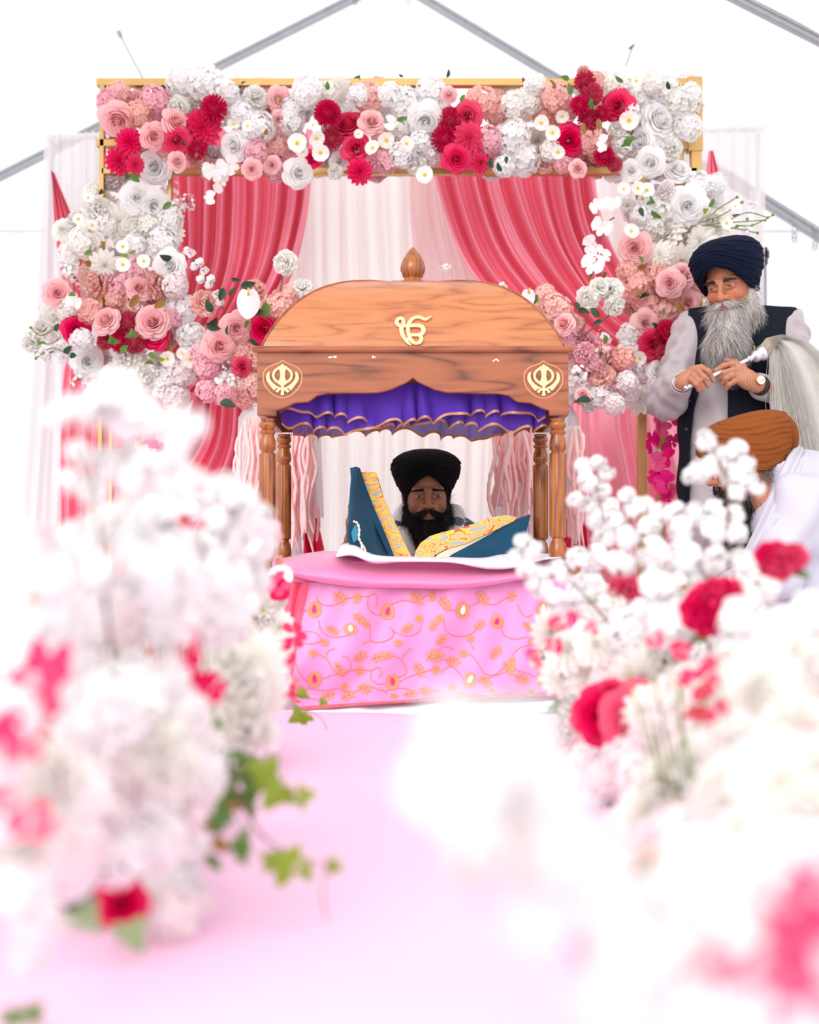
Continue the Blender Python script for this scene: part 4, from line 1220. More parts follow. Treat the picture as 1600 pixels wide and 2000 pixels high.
def sprig(x, y, ang, s=1.0):
    vine([(x - 12 * s * math.cos(ang), y - 12 * s * math.sin(ang)), (x, y), (x + 12 * s * math.cos(ang), y + 12 * s * math.sin(ang))], r=.0009)
    for k in (-1, 0, 1):
        for sg in (-1, 1):
            a2 = ang + sg * .9
            cx = x + k * 8 * s * math.cos(ang) + 6 * s * math.cos(a2); cy = y + k * 8 * s * math.sin(ang) + 6 * s * math.sin(a2)
            blob(cx, cy, 6 * s, 2.6 * s, a2, 1, n=7)
    blob(x + 16 * s * math.cos(ang), y + 16 * s * math.sin(ang), 6 * s, 2.6 * s, ang, 1, n=7)
def paisley(x, y, hot, ang=-PI / 2):
    for k in range(14): 
        a = k * 2 * PI / 14
        blob(x + 10.5 * math.cos(a), y + 11.5 * math.sin(a), 4, 3, a, 1, n=6)
    blob(x, y, 9.5, 9.5, ang, 1, .0003, True)
    blob(x, y, 8, 6, ang, 2 if hot else 3, .0008, True)
for x, y, hh in ((619, 1182, 1), (761, 1185, 1), (688, 1222, 0), (906, 1182, 0), (972, 1203, 1), (614, 1325, 1), (767, 1329, 1), (917, 1324, 0), (1060, 1322, 1), (1062, 1180, 0)):
    paisley(x, y, hh, rb.uniform(-1.9, -1.0))
for x, y, r in ((586, 1197, 8), (700, 1163, 9), (720, 1211, 9), (822, 1197, 9), (862, 1196, 9), (845, 1160, 8), (636, 1253, 9), (779, 1254, 9), (920, 1244, 9), (612, 1276, 9), (758, 1280, 9), (905, 1276, 9), (702, 1309, 9), (851, 1306, 9), (998, 1300, 9), (1000, 1290, 8), (570, 1292, 8), (675, 1338, 8), (772, 1357, 8), (884, 1338, 8), (1000, 1160, 8), (1040, 1250, 9), (1068, 1225, 9), (1100, 1290, 8), (960, 1345, 7), (573, 1328, 8)):
    gflower(x, y, r)
for x, y, a in ((650, 1222, .8), (663, 1160, .5), (703, 1195, .7), (812, 1160, .6), (795, 1222, -.7), (848, 1216, -1.2), (940, 1160, .6), (935, 1215, -.9), (700, 1285, -.6), (735, 1285, -.3), (660, 1303, 1.0), (815, 1303, .9), (840, 1282, -.8), (850, 1285, -.3), (880, 1290, .2), (965, 1278, -.8), (990, 1300, .9), (578, 1246, 1.4), (680, 1357, -.5), (800, 1353, -.2), (710, 1340, .3), (830, 1345, .5), (640, 1358, -.4), (900, 1355, .3), (1030, 1210, .9), (1050, 1285, -.7), (1015, 1320, .4), (945, 1325, .7), (586, 1345, .5), (860, 1250, -.9), (868, 1168, .7), (1090, 1240, 1.2)):
    sprig(x, y, a, .95)
for v in ([(586, 1240), (600, 1228), (620, 1232), (628, 1250), (600, 1256), (585, 1244)], [(628, 1200), (630, 1222), (645, 1240), (672, 1240), (688, 1234)], [(605, 1182), (580, 1192)], [(620, 1160), (632, 1172), (655, 1174), (680, 1164), (700, 1160), (718, 1160), (735, 1156), (740, 1170), (736, 1178)], [(722, 1158), (722, 1175), (735, 1188), (750, 1190)], [(765, 1172), (790, 1166), (815, 1168), (835, 1158)], [(827, 1205), (820, 1228), (800, 1238), (775, 1230), (765, 1218)], [(726, 1218), (726, 1248), (748, 1252), (768, 1240), (772, 1222)], [(710, 1255), (726, 1249)], [(622, 1276), (640, 1290), (650, 1308), (672, 1316), (685, 1300), (680, 1284), (668, 1282)], [(575, 1290), (585, 1315), (600, 1330)], [(625, 1325), (650, 1316), (685, 1308), (705, 1306), (722, 1308), (738, 1302), (744, 1314), (738, 1320)], [(724, 1308), (724, 1322), (738, 1332), (752, 1332)], [(768, 1280), (785, 1290), (792, 1312), (778, 1320)], [(780, 1328), (800, 1318), (835, 1308), (852, 1303)], [(785, 1284), (798, 1268), (805, 1268)], [(638, 1284), (640, 1272), (655, 1266)], [(860, 1310), (880, 1300), (900, 1316), (905, 1325)], [(915, 1276), (930, 1290), (945, 1312), (965, 1314), (985, 1300)], [(870, 1200), (872, 1222), (890, 1238), (915, 1236), (930, 1225)], [(855, 1165), (870, 1178), (893, 1182)], [(918, 1175), (940, 1168), (965, 1172), (990, 1162), (1010, 1158)], [(980, 1210), (985, 1235), (1005, 1245), (1030, 1240)], [(1010, 1170), (1025, 1190), (1050, 1185)], [(930, 1325), (960, 1318), (990, 1308)], [(1005, 1305), (1030, 1312), (1050, 1320)], [(920, 1255), (925, 1270)], [(855, 1270), (870, 1262), (888, 1268)], [(1000, 1280), (1015, 1265), (1035, 1258)], [(660, 1340), (690, 1348), (720, 1336), (750, 1345), (790, 1340), (820, 1350), (860, 1342)], [(745, 1338), (760, 1352)], [(600, 1340), (640, 1345), (660, 1340)]):
    vine(v)
# borders: bottom strip and left edge
def strip(fn0, fn1, n, mi, off=.0012):
    P = [[fn0(k / (n - 1)) + Vector((0, -off, 0)), (fn0(k / (n - 1)) + fn1(k / (n - 1))) / 2 + Vector((0, -off - .0005, 0)), fn1(k / (n - 1)) + Vector((0, -off, 0))] for k in range(n)]
    mb.grid(P, mi)
strip(lambda s_: bro_pt(s_, .955 - .11 * max(0, s_ - .35)), lambda s_: bro_pt(s_, 1.0), 90, 4, .003)
for k in range(34):
    s_ = (k + .5) / 34; q = bro_pt(s_, .978 - .05 * max(0, s_ - .35))
    for a in range(5):
        b = a * 2 * PI / 5
        mb.tube([q + Vector((0, -.004, 0)), q + Vector((.006 * math.cos(b), -.004, .004 * math.sin(b)))], .0009, 3, 1, cap=False)
strip(lambda t: bro_pt(0, t * .9) + Vector((0, -.001, 0)), lambda t: bro_pt(.022, t * .9) + Vector((0, -.001, 0)), 60, 4, .002)
for k in range(60):
    q = bro_pt(.024, k / 60 * .9); mb.ball((q.x, q.y - .004, q.z), .0018, 3, 1)
bro = mb.build('embroidered_cloth', [M['brocade'], M['bro_gold'], M['bro_hot'], M['bro_white'], M['bro_red']])
tag(bro, 'pink brocade cloth with gold vines, paisleys and a coral border, hanging down the platform front', 'cloth')
# red reverse side of the brocade at the upper left, and red pouch at right
def sheetpx(name, rows, Yf, material, ns=50, nt=24, wav=.006, seed=0, label='', cat='cloth'):
    """rows: list of px polylines (top..bottom); Yf(s,t) distance."""
    R_ = [cr(r, ns) for r in rows]
    G = []
    for i in range(ns):
        c = cr([R_[k][i] for k in range(len(rows))], nt)
        G.append([at(c[j][0], c[j][1], Yf(i / (ns - 1), j / (nt - 1)) + wav * math.sin(i / ns * 17 + seed + 3 * j / nt)) for j in range(nt)])
    mb = MB(); mb.grid(G)
    o = mb.build(name, material)
    m_ = o.modifiers.new('thick', 'SOLIDIFY'); m_.thickness = .002
    return tag(o, label, cat)
sheetpx('red_cloth', [[(525, 1128), (560, 1135), (605, 1140)], [(520, 1160), (560, 1165), (598, 1170)], [(540, 1230), (560, 1235), (576, 1238)], [(550, 1330), (555, 1335), (558, 1340)]], lambda s_, t: 3.86 - .02 * t, M['bro_red'], label='coral red cloth edge at the left side of the pink brocade')
sheetpx('red_cushion_cover', [[(1095, 1118), (1125, 1122), (1146, 1128)], [(1098, 1140), (1125, 1142), (1148, 1142)], [(1104, 1156), (1122, 1160), (1140, 1156)]], lambda s_, t: 3.93 - .05 * math.sin(PI * t), mat('wine_red_cloth', (.28, .01, .04), .6), label='wine red cloth with gold stitching under the pink cover, right of the canopy post')
mb = MB(); mb.grid([[(XC + x, y, z) for y, z in ((4.40, ZTOP + .004), (3.893, ZTOP + .004), (3.886, ZTOP), (3.886, ZTOP - .07))] for x in np.linspace(-.385, .385, 30)])
tag(mb.build('bed_cloth', M['pink_cover']), 'flat pink cloth covering the platform deck beneath the white cotton cloth', 'cloth')
# big pink satin cover : rounded roll spilling over the front of the platform
def roll(name, top, bot, Yb_, Yf_, material, label, n=110, seed=0, wob=1.0):
    T_ = cr(top, n); B_ = cr(bot, n)
    G = []
    for i in range(n):
        s_ = i / (n - 1); row = []
        for j in range(22):
            t = j / 21
            a = -.35 * PI + t * 1.35 * PI
            # t: back bottom -> over the top -> front -> under
            c_ = .5 - .5 * math.cos(min(1, max(0, (t - .12) / .8)) * PI)
            p = T_[i] * (1 - c_) + B_[i] * c_
            Y = Yb_ + (Yf_ - Yb_) * math.sin(min(1, t * 1.15) * PI * .62)
            Y += wob * (.006 * math.sin(s_ * 13 + t * 5 + seed) + .004 * math.sin(s_ * 31 - t * 6 + seed))
            q = at(p[0], p[1], Y)
            row.append(q)
        G.append(row)
    mb = MB(); mb.grid(G)
    o = mb.build(name, material)
    return tag(o, label, 'cloth')
roll('satin_cover', [(538, 1096), (570, 1086), (640, 1076), (720, 1084), (800, 1090), (900, 1092), (960, 1098), (1010, 1094), (1072, 1082), (1085, 1080)],
     [(548, 1104), (580, 1126), (640, 1140), (720, 1148), (800, 1149), (880, 1150), (950, 1144), (1010, 1134), (1060, 1124), (1085, 1118)], 4.3, 3.78, M['pink_cover'], 'smooth bubblegum pink satin cover spilling over the platform front below the book', wob=.7)
roll('satin_cover', [(1062, 1086), (1090, 1072), (1115, 1070), (1145, 1080), (1158, 1100)], [(1064, 1108), (1090, 1118), (1120, 1128), (1145, 1126), (1156, 1112)], 4.35, 4.02, M['pink_cover'], 'puff of pink satin cover bulging out behind the front right canopy post', n=50, seed=2)
roll('white_cloth', [(656, 1084), (668, 1064), (690, 1062), (720, 1080), (760, 1086), (850, 1087), (940, 1089), (985, 1082), (1060, 1081), (1105, 1086), (1155, 1080)],
     [(658, 1088), (690, 1086), (730, 1100), (780, 1098), (850, 1098), (890, 1100), (930, 1108), (960, 1112), (1000, 1110), (1050, 1096), (1070, 1092)][:11], 4.35, 3.765, M['white_cloth'], 'thin white cotton cloth laid over the pink satin, under the book', n=110, seed=1, wob=.5)
sheetpx('white_sheet', [[(548, 1389), (640, 1385), (760, 1379), (880, 1375), (1000, 1374), (1085, 1368)], [(545, 1393), (640, 1391), (760, 1386), (880, 1382), (1000, 1381), (1090, 1378)], [(530, 1402), (640, 1402), (760, 1398), (880, 1394), (1000, 1392), (1100, 1390)]], lambda s_, t: 3.81 - .05 * t, M['white_sheet'], wav=.004, label='white sheet edge on the stage at the foot of the brocade')

# ---------------------------------------------------------------- the open book
YBK = 4.16
bk = thing('open_book', at(790, 1090, YBK), 'large open holy book with marbled yellow page edges and teal velvet covers', 'book')
def prismpx(poly, Y0, Y1, name, material, parent=bk, bev=.002):
    mb = MB()
    A = [at(x, y, Y0) for x, y in poly]
    n = len(A); B = [a + Vector((0, Y1 - Y0, 0)) for a in A]
    mb.add(A + B, [tuple(range(n)), tuple(range(2 * n - 1, n - 1, -1))] + [((k + 1) % n, k, n + k, n + (k + 1) % n) for k in range(n)])
    o = mb.build(name, material, parent, smooth=False)
    if bev: bevel(o, bev)
    return o
pl = [(703, 922), (734, 922)] + [(745, 960), (760, 995), (776, 1030), (790, 1060), (803, 1085), (806, 1096), (776, 1096), (752, 1048), (728, 992)]
prismpx(pl, YBK, YBK + .34, 'page_block', M['marble'], bev=.001)
prismpx([(771, 1096), (776, 1096), (728, 992), (703, 922), (699, 922), (724, 992)], YBK - .002, YBK + .34, 'page_block', M['page'], bev=0)
pr_ = [(807, 1096), (812, 1076), (822, 1060), (840, 1047), (862, 1040), (900, 1031), (940, 1018), (970, 1008), (992, 1006), (1010, 1010)] + [(1004, 1018), (960, 1040), (910, 1062), (872, 1072), (850, 1084), (838, 1096)]
prismpx(pr_, YBK, YBK + .32, 'page_block', M['marble'], bev=.001)
prismpx([(842, 1096), (856, 1082), (880, 1070), (910, 1062), (960, 1040), (970, 1040), (915, 1066), (885, 1082), (865, 1096)], YBK + .004, YBK + .32, 'page_block', M['page'], bev=0)
# covers: velvet boards wrapped around, the left one tilted toward the camera
def quad_cloth(pts_front, pts_back, name, seed, amp=.004):
    """pts: px lists with Y -> curved velvet board"""
    n = 30
    A = cr([tuple(at(*p)) for p in pts_front], n); B = cr([tuple(at(*p)) for p in pts_back], n)
    G = []
    for i in range(n):
        row = []
        for j in range(16):
            t = j / 15; p = A[i] * (1 - t) + B[i] * t
            w = amp * math.sin(i / n * 5 + t * 7 + seed) * math.sin(PI * t)
            row.append((p[0] + w, p[1] + w, p[2]))
        G.append(row)
    mb = MB(); mb.grid(G)
    o = mb.build(name, M['velvet'], bk)
    s__ = o.modifiers.new('thick', 'SOLIDIFY'); s__.thickness = .008; s__.offset = 0
    return o
quad_cloth([(690, 914, 4.02), (686, 960, 4.02), (684, 1010, 4.0), (683, 1058, 4.0), (722, 1096, 4.0)], [(699, 914, 4.17), (716, 962, 4.17), (735, 1012, 4.17), (752, 1056, 4.17), (772, 1096, 4.17)], 'velvet_cover', 1, .012)
prismpx([(690, 912), (698, 911), (704, 922), (728, 985), (752, 1040), (774, 1096), (764, 1096), (720, 1000), (697, 940)], YBK - .03, YBK + .36, 'velvet_cover', M['velvet'])
prismpx([(1036, 1004), (1036, 1010), (1028, 1040), (1000, 1096), (868, 1096), (905, 1074), (960, 1048), (1005, 1022)], YBK - .03, YBK - .01, 'velvet_cover', M['velvet'])
prismpx([(1036, 1004), (1034, 1014), (960, 1056), (905, 1082), (880, 1096), (866, 1096), (905, 1072), (960, 1042), (1010, 1016)], YBK - .012, YBK + .35, 'velvet_cover', M['velvet'])
# white tassel cord on the velvet
mb = MB(); mb.tube([at(a, b, 3.985) for a, b in cr([(690, 1018), (698, 1022), (702, 1035), (701, 1050), (706, 1062), (708, 1075)], 24)], [.003 + .0014 * math.sin(k * 2.2) for k in range(24)], 6)
mb.tube([at(a, b, 3.985) for a, b in ((706, 1062), (712, 1070), (716, 1084))], .003, 6)
mb.build('cord_tassel', mat('cream_cord', (.72, .66, .52), .8), bk)
mb = MB(); mb.add([at(a, b, 3.99) for a, b in ((686, 1040), (694, 1024), (700, 1034), (700, 1052), (690, 1060))], [(0, 1, 2, 3, 4)]); mb.build('velvet_tab', mat('bright_teal', (.01, .2, .33), .6), bk)
# white support cloth and pillow below the book
mb = MB(); mb.box(xat(690, 4.2), xat(1040, 4.2), 4.0, 4.42, ZTOP + .002, zat(1094, 4.05)); 
o = mb.build('book_cushion', M['white_cloth'], None, smooth=False); bevel(o, .012, 4); tag(o, 'flat white cushion under the open book', 'cushion')
# ---------------------------------------------------------------- sculpting field: smooth unions turned into one skin
class Field:
    def __init__(s, lo, hi, h):
        s.lo = np.array(lo, float); s.h = h
        s.n = np.ceil((np.array(hi, float) - s.lo) / h).astype(int) + 1
        s.F = np.full(s.n, 0.2, np.float32)
    def _sub(s, lo, hi):
        a = np.clip(np.floor((np.array(lo) - s.lo) / s.h).astype(int), 0, s.n)
        b = np.clip(np.ceil((np.array(hi) - s.lo) / s.h).astype(int) + 1, 0, s.n)
        sl = tuple(slice(a[i], b[i]) for i in range(3))
        ax = [s.lo[i] + s.h * np.arange(a[i], b[i], dtype=np.float32) for i in range(3)]
        return sl, np.meshgrid(*ax, indexing='ij')
    def _mix(s, sl, d, k, sub=False):
        f = s.F[sl]
        if sub:
            d = -d
            h = np.clip(0.5 - 0.5 * (f - d) / k, 0, 1)
            s.F[sl] = f * (1 - h) + d * h + k * h * (1 - h)
        else:
            h = np.clip(0.5 + 0.5 * (f - d) / k, 0, 1)
            s.F[sl] = f * (1 - h) + d * h - k * h * (1 - h)
    def cap(s, a, b, ra, rb=None, k=.01, sub=False, flat=None):
        rb = ra if rb is None else rb
        a = np.array(a, float); b = np.array(b, float); m = max(ra, rb) + k + .03
        sl, (X, Y, Z) = s._sub(np.minimum(a, b) - m, np.maximum(a, b) + m)
        ba = b - a; L = max(1e-9, ba @ ba)
        t = np.clip(((X - a[0]) * ba[0] + (Y - a[1]) * ba[1] + (Z - a[2]) * ba[2]) / L, 0, 1)
        d = np.sqrt((X - a[0] - t * ba[0]) ** 2 + (Y - a[1] - t * ba[1]) ** 2 + (Z - a[2] - t * ba[2]) ** 2) - (ra + (rb - ra) * t)
        s._mix(sl, d, k, sub); return s
    def ell(s, c, r, k=.01, sub=False, R=None):
        c = np.array(c, float); r = np.array(r if hasattr(r, '__len__') else (r, r, r), float); m = r.max() + k + .03
        sl, (X, Y, Z) = s._sub(c - m, c + m)
        x, y, z = X - c[0], Y - c[1], Z - c[2]
        if R is not None:
            Ri = np.array(R).T
            x, y, z = Ri[0, 0] * x + Ri[0, 1] * y + Ri[0, 2] * z, Ri[1, 0] * x + Ri[1, 1] * y + Ri[1, 2] * z, Ri[2, 0] * x + Ri[2, 1] * y + Ri[2, 2] * z
        k0 = np.sqrt((x / r[0]) ** 2 + (y / r[1]) ** 2 + (z / r[2]) ** 2) + 1e-9
        k1 = np.sqrt((x / r[0] ** 2) ** 2 + (y / r[1] ** 2) ** 2 + (z / r[2] ** 2) ** 2) + 1e-9
        d = k0 * (k0 - 1) / k1
        s._mix(sl, d, k, sub); return s
    def cut(s, fn, k=.003):
        ax = [s.lo[i] + s.h * np.arange(s.n[i], dtype=np.float32) for i in range(3)]
        X, Y, Z = np.meshgrid(*ax, indexing='ij')
        s.F = np.maximum(s.F, fn(X, Y, Z).astype(np.float32)); return s
    def chain(s, pts, rad, k=.008):
        for i in range(len(pts) - 1): s.cap(pts[i], pts[i + 1], rad[i], rad[i + 1], k)
        return s
    def mesh(s):
        F_ = s.F; n = np.array(F_.shape)
        ins = F_ < 0
        c = np.zeros(n - 1, np.int8)
        for dx in (0, 1):
            for dy in (0, 1):
                for dz in (0, 1):
                    c += ins[dx:n[0] - 1 + dx, dy:n[1] - 1 + dy, dz:n[2] - 1 + dz]
        act = (c > 0) & (c < 8)
        ids = np.full(n - 1, -1, np.int64)
        cells = np.argwhere(act); ids[act] = np.arange(len(cells))
        acc = np.zeros((len(cells), 3)); cnt = np.zeros(len(cells))
        corners = [(x, y, z) for x in (0, 1) for y in (0, 1) for z in (0, 1)]
        for i, p in enumerate(corners):
            for ax in range(3):
                if p[ax] == 0:
                    q = list(p); q[ax] = 1
                    f0 = F_[cells[:, 0] + p[0], cells[:, 1] + p[1], cells[:, 2] + p[2]]
                    f1 = F_[cells[:, 0] + q[0], cells[:, 1] + q[1], cells[:, 2] + q[2]]
                    m_ = (f0 < 0) != (f1 < 0)
                    t = np.where(m_, f0 / np.where(f0 == f1, 1, f0 - f1), 0)
                    e = np.tile(np.array(p, float), (len(cells), 1)); e[:, ax] += t
                    acc[m_] += e[m_]; cnt[m_] += 1
        V = (cells + acc / np.maximum(cnt, 1)[:, None]) * s.h + s.lo
        faces = []
        for ax in range(3):
            o = [slice(1, n[0] - 1), slice(1, n[1] - 1), slice(1, n[2] - 1)]
            a_ = ins[tuple(o)]
            o2 = list(o); o2[ax] = slice(2, n[ax])
            b_ = ins[tuple(o2)]
            e = np.argwhere(a_ != b_) + 1
            e = e[e[:, ax] < n[ax] - 1]
            u, v = (ax + 1) % 3, (ax + 2) % 3
            def cell(du, dv):
                q = e.copy(); q[:, u] -= du; q[:, v] -= dv
                return ids[q[:, 0], q[:, 1], q[:, 2]]
            quad = np.stack([cell(0, 0), cell(1, 0), cell(1, 1), cell(0, 1)], 1)
            fl = ins[e[:, 0], e[:, 1], e[:, 2]]
            quad[~fl] = quad[~fl][:, ::-1]
            quad = quad[(quad >= 0).all(1)]
            faces.append(quad)
        return V, np.concatenate(faces)

def relax(V, Fq, it=2, lam=.5):
    n = len(V)
    for _ in range(it):
        acc = np.zeros_like(V); cnt = np.zeros(n)
        for a, b in ((0, 1), (1, 2), (2, 3), (3, 0)):
            np.add.at(acc, Fq[:, a], V[Fq[:, b]]); np.add.at(cnt, Fq[:, a], 1)
            np.add.at(acc, Fq[:, b], V[Fq[:, a]]); np.add.at(cnt, Fq[:, b], 1)
        V = V * (1 - lam) + lam * acc / np.maximum(cnt, 1)[:, None]
    return V

def normals(V, Fq):
    N = np.cross(V[Fq[:, 2]] - V[Fq[:, 0]], V[Fq[:, 3]] - V[Fq[:, 1]])
    acc = np.zeros_like(V)
    for i in range(4): np.add.at(acc, Fq[:, i], N)
    return acc / (np.linalg.norm(acc, axis=1, keepdims=True) + 1e-12)

def np_obj(name, parts, mats, parent):
    """parts: list of (V, F, Col or None, mat index)"""
    mb = MB()
    for V, Fq, C, mi in parts:
        mb.add(V, Fq.tolist() if hasattr(Fq, 'tolist') else Fq, mi, C)
    return mb.build(name, mats, parent)

def G3(P, c, r):
    d = (P - np.array(c)) / np.array(r)
    return np.exp(-(d ** 2).sum(1))

def mixc(C, w, col):
    return C * (1 - w[:, None]) + np.array(col) * w[:, None]

def head_mesh(skin, nose=1.0, brow_drop=0.0, lip=(.38, .12, .09), red=.0, aged=0.0, shade=(.16, .08, .05)):
    f = Field((-.105, -.15, -.22), (.105, .125, .15), .0024)
    f.ell((0, .012, .035), (.074, .093, .09), .01)
    f.ell((0, -.022, -.02), (.063, .066, .092), .025)
    f.ell((0, -.048, -.088), (.040, .040, .034), .025)
    for s_ in (-1, 1):
        f.ell((s_ * .037, -.066, -.030), (.021, .020, .020), .018)
        f.ell((s_ * .056, -.02, -.07), (.014, .03, .03), .02)
        f.cap((s_ * .046, -.074, .020), (s_ * .018, -.087, .017), .0075, .0085, .012)
    f.cap((-.015, -.088, .018), (.015, -.088, .018), .006, .006, .01)
    for s_ in (-1, 1):
        f.ell((s_ * .031, -.099, .0015), (.0175, .014, .0105), .010, sub=True)
        f.ell((s_ * .031, -.0775, .0005), (.0145, .0125, .0125), .004)
        f.cap((s_ * .018, -.089, -.0085), (s_ * .043, -.083, -.0075), .0022 + .0012 * aged, .0018, .005)
        f.cap((s_ * .019, -.0895, .0065), (s_ * .043, -.083, .0055), .0028, .0022, .004)
    f.cap((0, -.088, .012), (0, -.108, -.022), .0065 * nose, .0085 * nose, .009)
    f.ell((0, -.1105, -.0315 - .003 * (nose - 1) * 4), (.0115 * nose, .0125 * nose, .0105 * nose), .008)
    for s_ in (-1, 1):
        f.ell((s_ * .0125 * nose, -.0985, -.0355), (.0078 * nose, .0105, .0075 * nose), .006)
        f.ell((s_ * .007, -.1075, -.043), (.0036, .0055, .003), .003, sub=True)
        f.cap((s_ * .018, -.094, -.03), (s_ * .031, -.080, -.062), .0035, .004, .012, sub=False)
    f.ell((0, -.088, -.062), (.024, .012, .016), .012)
    f.cap((-.022, -.0905, -.0665), (-.005, -.0995, -.0625), .0026, .0042, .004); f.cap((.022, -.0905, -.0665), (.005, -.0995, -.0625), .0026, .0042, .004)
    f.cap((-.018, -.0915, -.0745), (.018, -.0915, -.0745), .0040, .0040, .005); f.ell((0, -.095, -.0745), (.012, .006, .005), .005)
    f.cap((-.024, -.099, -.0688), (.024, -.099, -.0688), .0012, .0012, .003, sub=True)
    for s_ in (-1, 1):
        f.ell((s_ * .075, .008, -.008), (.009, .020, .031), .008)
    f.cap((0, .02, -.06), (0, .03, -.22), .056, .058, .03)
    V, Q = f.mesh(); V = relax(V, Q, 1, .4)
    C = np.tile(np.array(skin, float), (len(V), 1))
    rs = np.random.RandomState(2)
    C *= 1 + .03 * np.sin(V[:, 0:1] * 190) * np.sin(V[:, 2:3] * 170)
    C = mixc(C, np.clip(G3(V, (0, -.096, -.0675), (.022, .02, .0085)) * 1.3, 0, 1), lip)
    for s_ in (-1, 1):
        C = mixc(C, .30 * G3(V, (s_ * .040, -.08, -.032), (.022, .03, .018)) * (1 + red), (skin[0] * 1.05, skin[1] * .68, skin[2] * .6))
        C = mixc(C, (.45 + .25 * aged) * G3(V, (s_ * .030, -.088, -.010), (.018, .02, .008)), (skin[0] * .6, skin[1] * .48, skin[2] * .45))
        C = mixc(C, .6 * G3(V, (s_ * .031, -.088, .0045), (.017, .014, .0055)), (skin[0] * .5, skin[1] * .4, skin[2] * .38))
    C = mixc(C, .35 * (1 + red) * G3(V, (0, -.112, -.032), (.013, .02, .011)), (skin[0] * 1.15, skin[1] * .72, skin[2] * .65))
    # stubble shadow where the beard starts
    C = mixc(C, .55 * np.clip((-V[:, 2] - .045) * 30, 0, 1) * np.clip((.08 - np.abs(V[:, 1] + .05)) * 20, 0, 1) * (1 - np.clip(G3(V, (0, -.096, -.0675), (.02, .02, .009)) * 1.4, 0, 1)), shade)
    return V, Q, C

def xf(V, Mx):
    Mx = np.array(Mx)
    return V @ Mx[:3, :3].T + Mx[:3, 3]

def strands(mb, roots, dirs, lens, rad, col, seg=6, grav=0.0, curl=.0, rr=None, target=None, wav=0.004):
    """many hairs; every hair is a three-sided tapering tube."""
    rr = rr or random.Random(1)
    Vv = []; Ff = []; Cc = []; b = 0
    for r0, d0, L, c in zip(roots, dirs, lens, col):
        p = np.array(r0, float); d = np.array(d0, float); d /= np.linalg.norm(d) + 1e-9
        ph = rr.uniform(0, 6.28); ph2 = rr.uniform(0, 6.28); fr_ = rr.uniform(.6, 1.6)
        side = np.cross(d, (0.3, .5, .8)); side /= np.linalg.norm(side) + 1e-9; up = np.cross(side, d)
        for i in range(seg):
            u = i / (seg - 1)
            w = wav * u * L * 14
            off = side * math.sin(u * 6.28 * fr_ + ph) * w + up * math.cos(u * 5 * fr_ + ph2) * w
            rr_ = rad * (1 - .85 * u ** 1.5)
            for k in range(3):
                a = 2.0944 * k
                Vv.append(p + off + (side * math.cos(a) + up * math.sin(a)) * rr_)
                Cc.append(c)
            if i:
                for k in range(3):
                    k2 = (k + 1) % 3
                    Ff.append((b + (i - 1) * 3 + k, b + (i - 1) * 3 + k2, b + i * 3 + k2, b + i * 3 + k))
            if target is not None:
                dd = d + (target(p) if callable(target) else np.array(target)) * grav
            else:
                dd = d + np.array((0, 0, -1.0)) * grav
            d = dd / (np.linalg.norm(dd) + 1e-9)
            p = p + d * L / (seg - 1)
        b += seg * 3
    mb.add(Vv, Ff, 0, np.array(Cc))

def turban(prof, zedge, material, parent, Mx, name='turban', sx=1.0, sy=1.0, layer=.016, cy=.008, top=None, seed=0, nedge=.0035, twist=0.0, front_crease=True, asym=0.0, tilt=0.0):
    zs = [p[0] for p in prof]; rs = [p[1] for p in prof]
    zt_ = zs[-1]
    NA, NR = 220, 120
    G = []
    rr = random.Random(seed); a1, a2, a3 = (rr.uniform(0, 6) for _ in range(3))
    for i in range(NA):
        az = 2 * PI * i / NA            # 0 = front (-Y)
        aw = (az + PI) % (2 * PI) - PI
        ze = zedge(aw)
        row = []
        for j in range(-2, NR):
            t = max(0, j) / (NR - 1)
            z = ze + (zt_ - ze) * math.sin(t * PI / 2) ** 1.0 if t > 0 else ze
            r = float(np.interp(z, zs, rs))
            # overlapping layers running parallel to the lower edge
            wv = (z - ze * (1 - t) ** 1.2 * 1.0) + asym * aw + .0022 * math.sin(aw * 3 + a1) + .0015 * math.sin(aw * 7 + a2 + z * 60)
            ph = (wv / layer) % 1.0
            kk = math.floor(wv / layer)
            dsp = nedge * ((1 - ph) ** .6) * (1 + .3 * math.sin(kk * 1.7)) + .0012 * math.sin(kk * 2.3 + aw * 5 + a3) + .0007 * math.sin(wv / layer * 6.28 * 3 + aw * 2)
            if front_crease: dsp -= .007 * math.exp(-((aw + .02) / .10) ** 2) * min(1, t * 5) * (1 - t)
            fade = min(1, r / .04) * (1 - .55 * t)
            if j < 0: r -= .007 * -j; dsp = nedge
            rad = r + dsp * fade
            row.append((rad * math.sin(aw) * sx, -rad * math.cos(aw) * sy + cy + tilt * (z - .05), z))
        G.append(row)
    V = np.array(G); sh = V.shape
    V = xf(V.reshape(-1, 3), Mx).reshape(sh)
    mb = MB(); mb.grid(V, cu=True)
    return mb.build(name, material, parent)

def eye_mesh(mb, c, look=(0, 0), h=.0046, w=.0118):
    """almond of white with a dark iris, facing -Y in head space; returns verts per material"""
    out = []
    n = 20
    def disc(cx, cz, rx, rz, y, mi, clip=None):
        V = [(cx, y - .0008, cz)]
        for k in range(n):
            a = 2 * PI * k / n
            x = cx + rx * math.cos(a); z = cz + rz * math.sin(a)
            if clip: z = max(-h * .9 + c[2], min(h * clip + c[2], z))
            V.append((x, y + 14 * (x - c[0]) ** 2, z))
        out.append((np.array(V), [(0, 1 + k, 1 + (k + 1) % n) for k in range(n)], mi))
    disc(c[0], c[2], w, h, c[1], 0)
    disc(c[0] + look[0], c[2] + look[1], .0058, .0058, c[1] - .0008, 1, .8)
    disc(c[0] + look[0], c[2] + look[1], .0026, .0026, c[1] - .0014, 2, .8)
    return out

